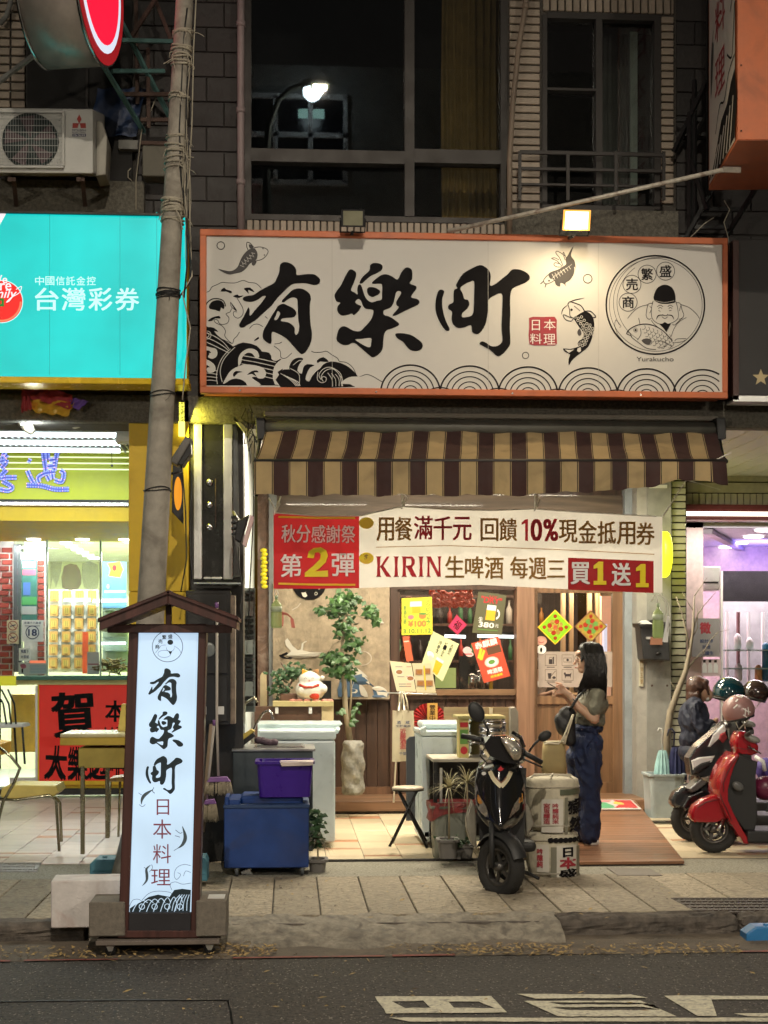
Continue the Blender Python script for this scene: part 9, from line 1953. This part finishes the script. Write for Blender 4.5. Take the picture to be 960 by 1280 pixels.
MB().tube([F(723.5+5*math.cos(a),822.5+4.2*math.sin(a),-.05) for a in [6.2832*k/16 for k in range(17)]]+[F(733,822,-.075)],.0022,5).build('glasses',mat('thin_gold_frame',(.5,.42,.3),.25,.8),wm);MB().ball(F(721.8,822.5,-.03),.008,.006,.004,8,5).build('eye',M_ink,wm);MB().ball(F(719.6,834.5,-.0),.006,.018,.006,8,5).build('lips',mat('lip_red',(.42,.10,.09),.4),wm);MB().tube([F(728,817.5,-.052),F(721,817.5,-.04)],.003,5).build('eyebrow',Mhair,wm)
MB().tube([F(716,873,-.145),F(718,876,-.16),F(716,880,-.13)],.006,6).build('hair_tie_bracelet',M_black,wm)
ph = thing('phone','dark smartphone held in both hands by the woman','phone',tuple(F(690,862,-.1)));MB().prism([F(684.5,853,-.13),F(697,860.5,-.14),F(697,860.5,-.06),F(684.5,853,-.05)],(0.002,0,-.009),.003,1).build('phone_body',mat('phone_dark',(.05,.035,.03),.2),ph)
bg_ = thing('sling_bag','black nylon sling bag worn across the front of woman','bag',tuple(F(708,932,-.1)));blob('bag_body',mat('black_nylon',(.012,.012,.014),.5,var=.3,bump=.8,bs=18),bg_,[(F(709,893,-.1),.075,.06,.07),(F(707,907,-.1),.085,.065,.09),(F(711,922,-.1),.05,.05,.07),(F(700,900,-.1),.05,.05,.06),(F(709,893,-.1),F(712,925,-.1),.062,.055)],.008,14);MB().tube([F(712,888,-.14),F(716,882,-.17),F(722,872,-.155),F(731,862,-.12),F(738,855,-.08)],.012,6).build('shoulder_strap',MATS['black_nylon'],bg_)
tb_ = thing('tan_tote_bag','olive tan canvas bag with cream rope handles held by the woman','tote bag',tuple(F(690,972,-.12)));Mtan = mat('tan_canvas',(.36,.28,.13),.8,var=.15,bump=.4,bs=140,dirt=.2)
rings = []
for py,xl,xr_,d in ((972,677,707,.05),(955,677,707.5,.07),(940,678,706.5,.07),(927,679,706,.06)):
    a,b = F(xl,py,-.14),F(xr_,py,-.14);c = (a+b)/2;h = (b.x-a.x)/2;rings.append([c+Vector((h*math.copysign(abs(math.cos(t_))**.6,math.cos(t_)),d*math.copysign(abs(math.sin(t_))**.7,math.sin(t_)),0)) for t_ in [6.2832*k/28 for k in range(28)]])
q = MB();q.loft(rings);q.build('bag_body',Mtan,tb_);c = F(692.5,927,-.14)
for L in ([(680,930),(686,929),(698,930),(706,922),(709,917),(706,930)],[(700,929),(706,918),(712,903),(716,893)],[(704,930),(710,916),(714,903),(717,893)]): MB().tube([F(x,y,-.205) for x,y in L],.007,6).build('rope_handle',mat('cream_rope',(.6,.55,.42),.8),tb_)
MB().tube([p+Vector((0,0,.001)) for p in rings[-1]+[rings[-1][0]]],.005,5).build('top_hem',MATS['cream_rope'],tb_)
ps_,F = person('person inside the restaurant in a white top reaching out a bare forearm',16.75,W(668,990,16.75));blob('body',Msk,ps_,[(F(668,838),.08,.08,.1),(F(666,872,-.1),F(683,869,-.25),.042,.035),(F(683,869,-.25),F(697,863,-.33),.034,.025),(F(697,863,-.33),F(702,861,-.34),.03,.02),(F(702,861,-.34),F(707,859,-.34),.01,.008),(F(702,863,-.34),F(708,863,-.34),.01,.008),(F(700,858,-.34),F(704,855,-.34),.01,.008),(F(702,865,-.34),F(707,866,-.34),.01,.008),(F(700,866,-.34),F(704,869,-.34),.009,.008),(F(668,845),F(668,862),.05,.06)],.008,3)
blob('shirt',mat('white_shirt',(.6,.6,.58),.8,bump=.3,bs=20),ps_,[(F(664,885),.2,.14,.3),(F(668,860,-.1),.14,.1,.08),(F(672,862,-.1),F(674,870,-.15),.07,.06)],.012,3);blob('hair',Mhair,ps_,[(F(667,832,.0),.095,.09,.1)],.01,2)
pj,F = person('person in a dark navy jacket with brown hair bun, head bowed, behind scooters',13.6,G(870,1010));Mbh = mat('brown_hair',(.075,.035,.024),.4,var=.5,vs=40,bump=.5,bs=60);Mjk = mat('navy_jacket',(.012,.016,.035),.7,var=.3,bump=.6,bs=16)
blob('body',Msk,pj,[(F(877,864),.08,.08,.098),(F(884,869),.052,.056,.062),(F(887,870,-.02),F(889,873,-.02),.010,.011),(F(873,874),F(870,884),.05,.05),(F(892,905,-.15),F(895,900,-.18),.03,.025)],.007,3)
blob('jacket',Mjk,pj,[(F(868,900),.14,.19,.19),(F(868,882,-.1),F(868,882,.12),.075,.075),(F(866,922),.12,.17,.14),(F(868,887,-.17),F(877,912,-.2),.06,.05),(F(877,912,-.2),F(892,904,-.16),.05,.04)],.01,8,.025);blob('trousers',Mjk,pj,[(F(868,940),.15,.18,.12),(F(870,945,-.1),F(895,955,-.12),.09,.07),(F(895,955,-.12),F(893,1000,-.1),.065,.05),(F(868,945,.1),F(890,1000,.1),.08,.05)],.011,3)
blob('hair',Mbh,pj,[(F(871,858),.10,.095,.10),(F(867,870),.07,.08,.09),(F(862,856),F(860,862),.03,.025),(F(880,854,-.06),F(886,868,-.06),.03,.012),(F(872,868,-.07),F(875,884,-.08),.03,.015),(F(878,853),.06,.075,.045)],.008,3);MB().ball(F(883.5,873,-.01),.024,.046,.03).build('face_mask',M_white,pj);MB().tube([F(866,846,-.02),F(863,849,-.03),F(867,852,-.06)],.006,6).build('hair_clip',M_steel,pj)
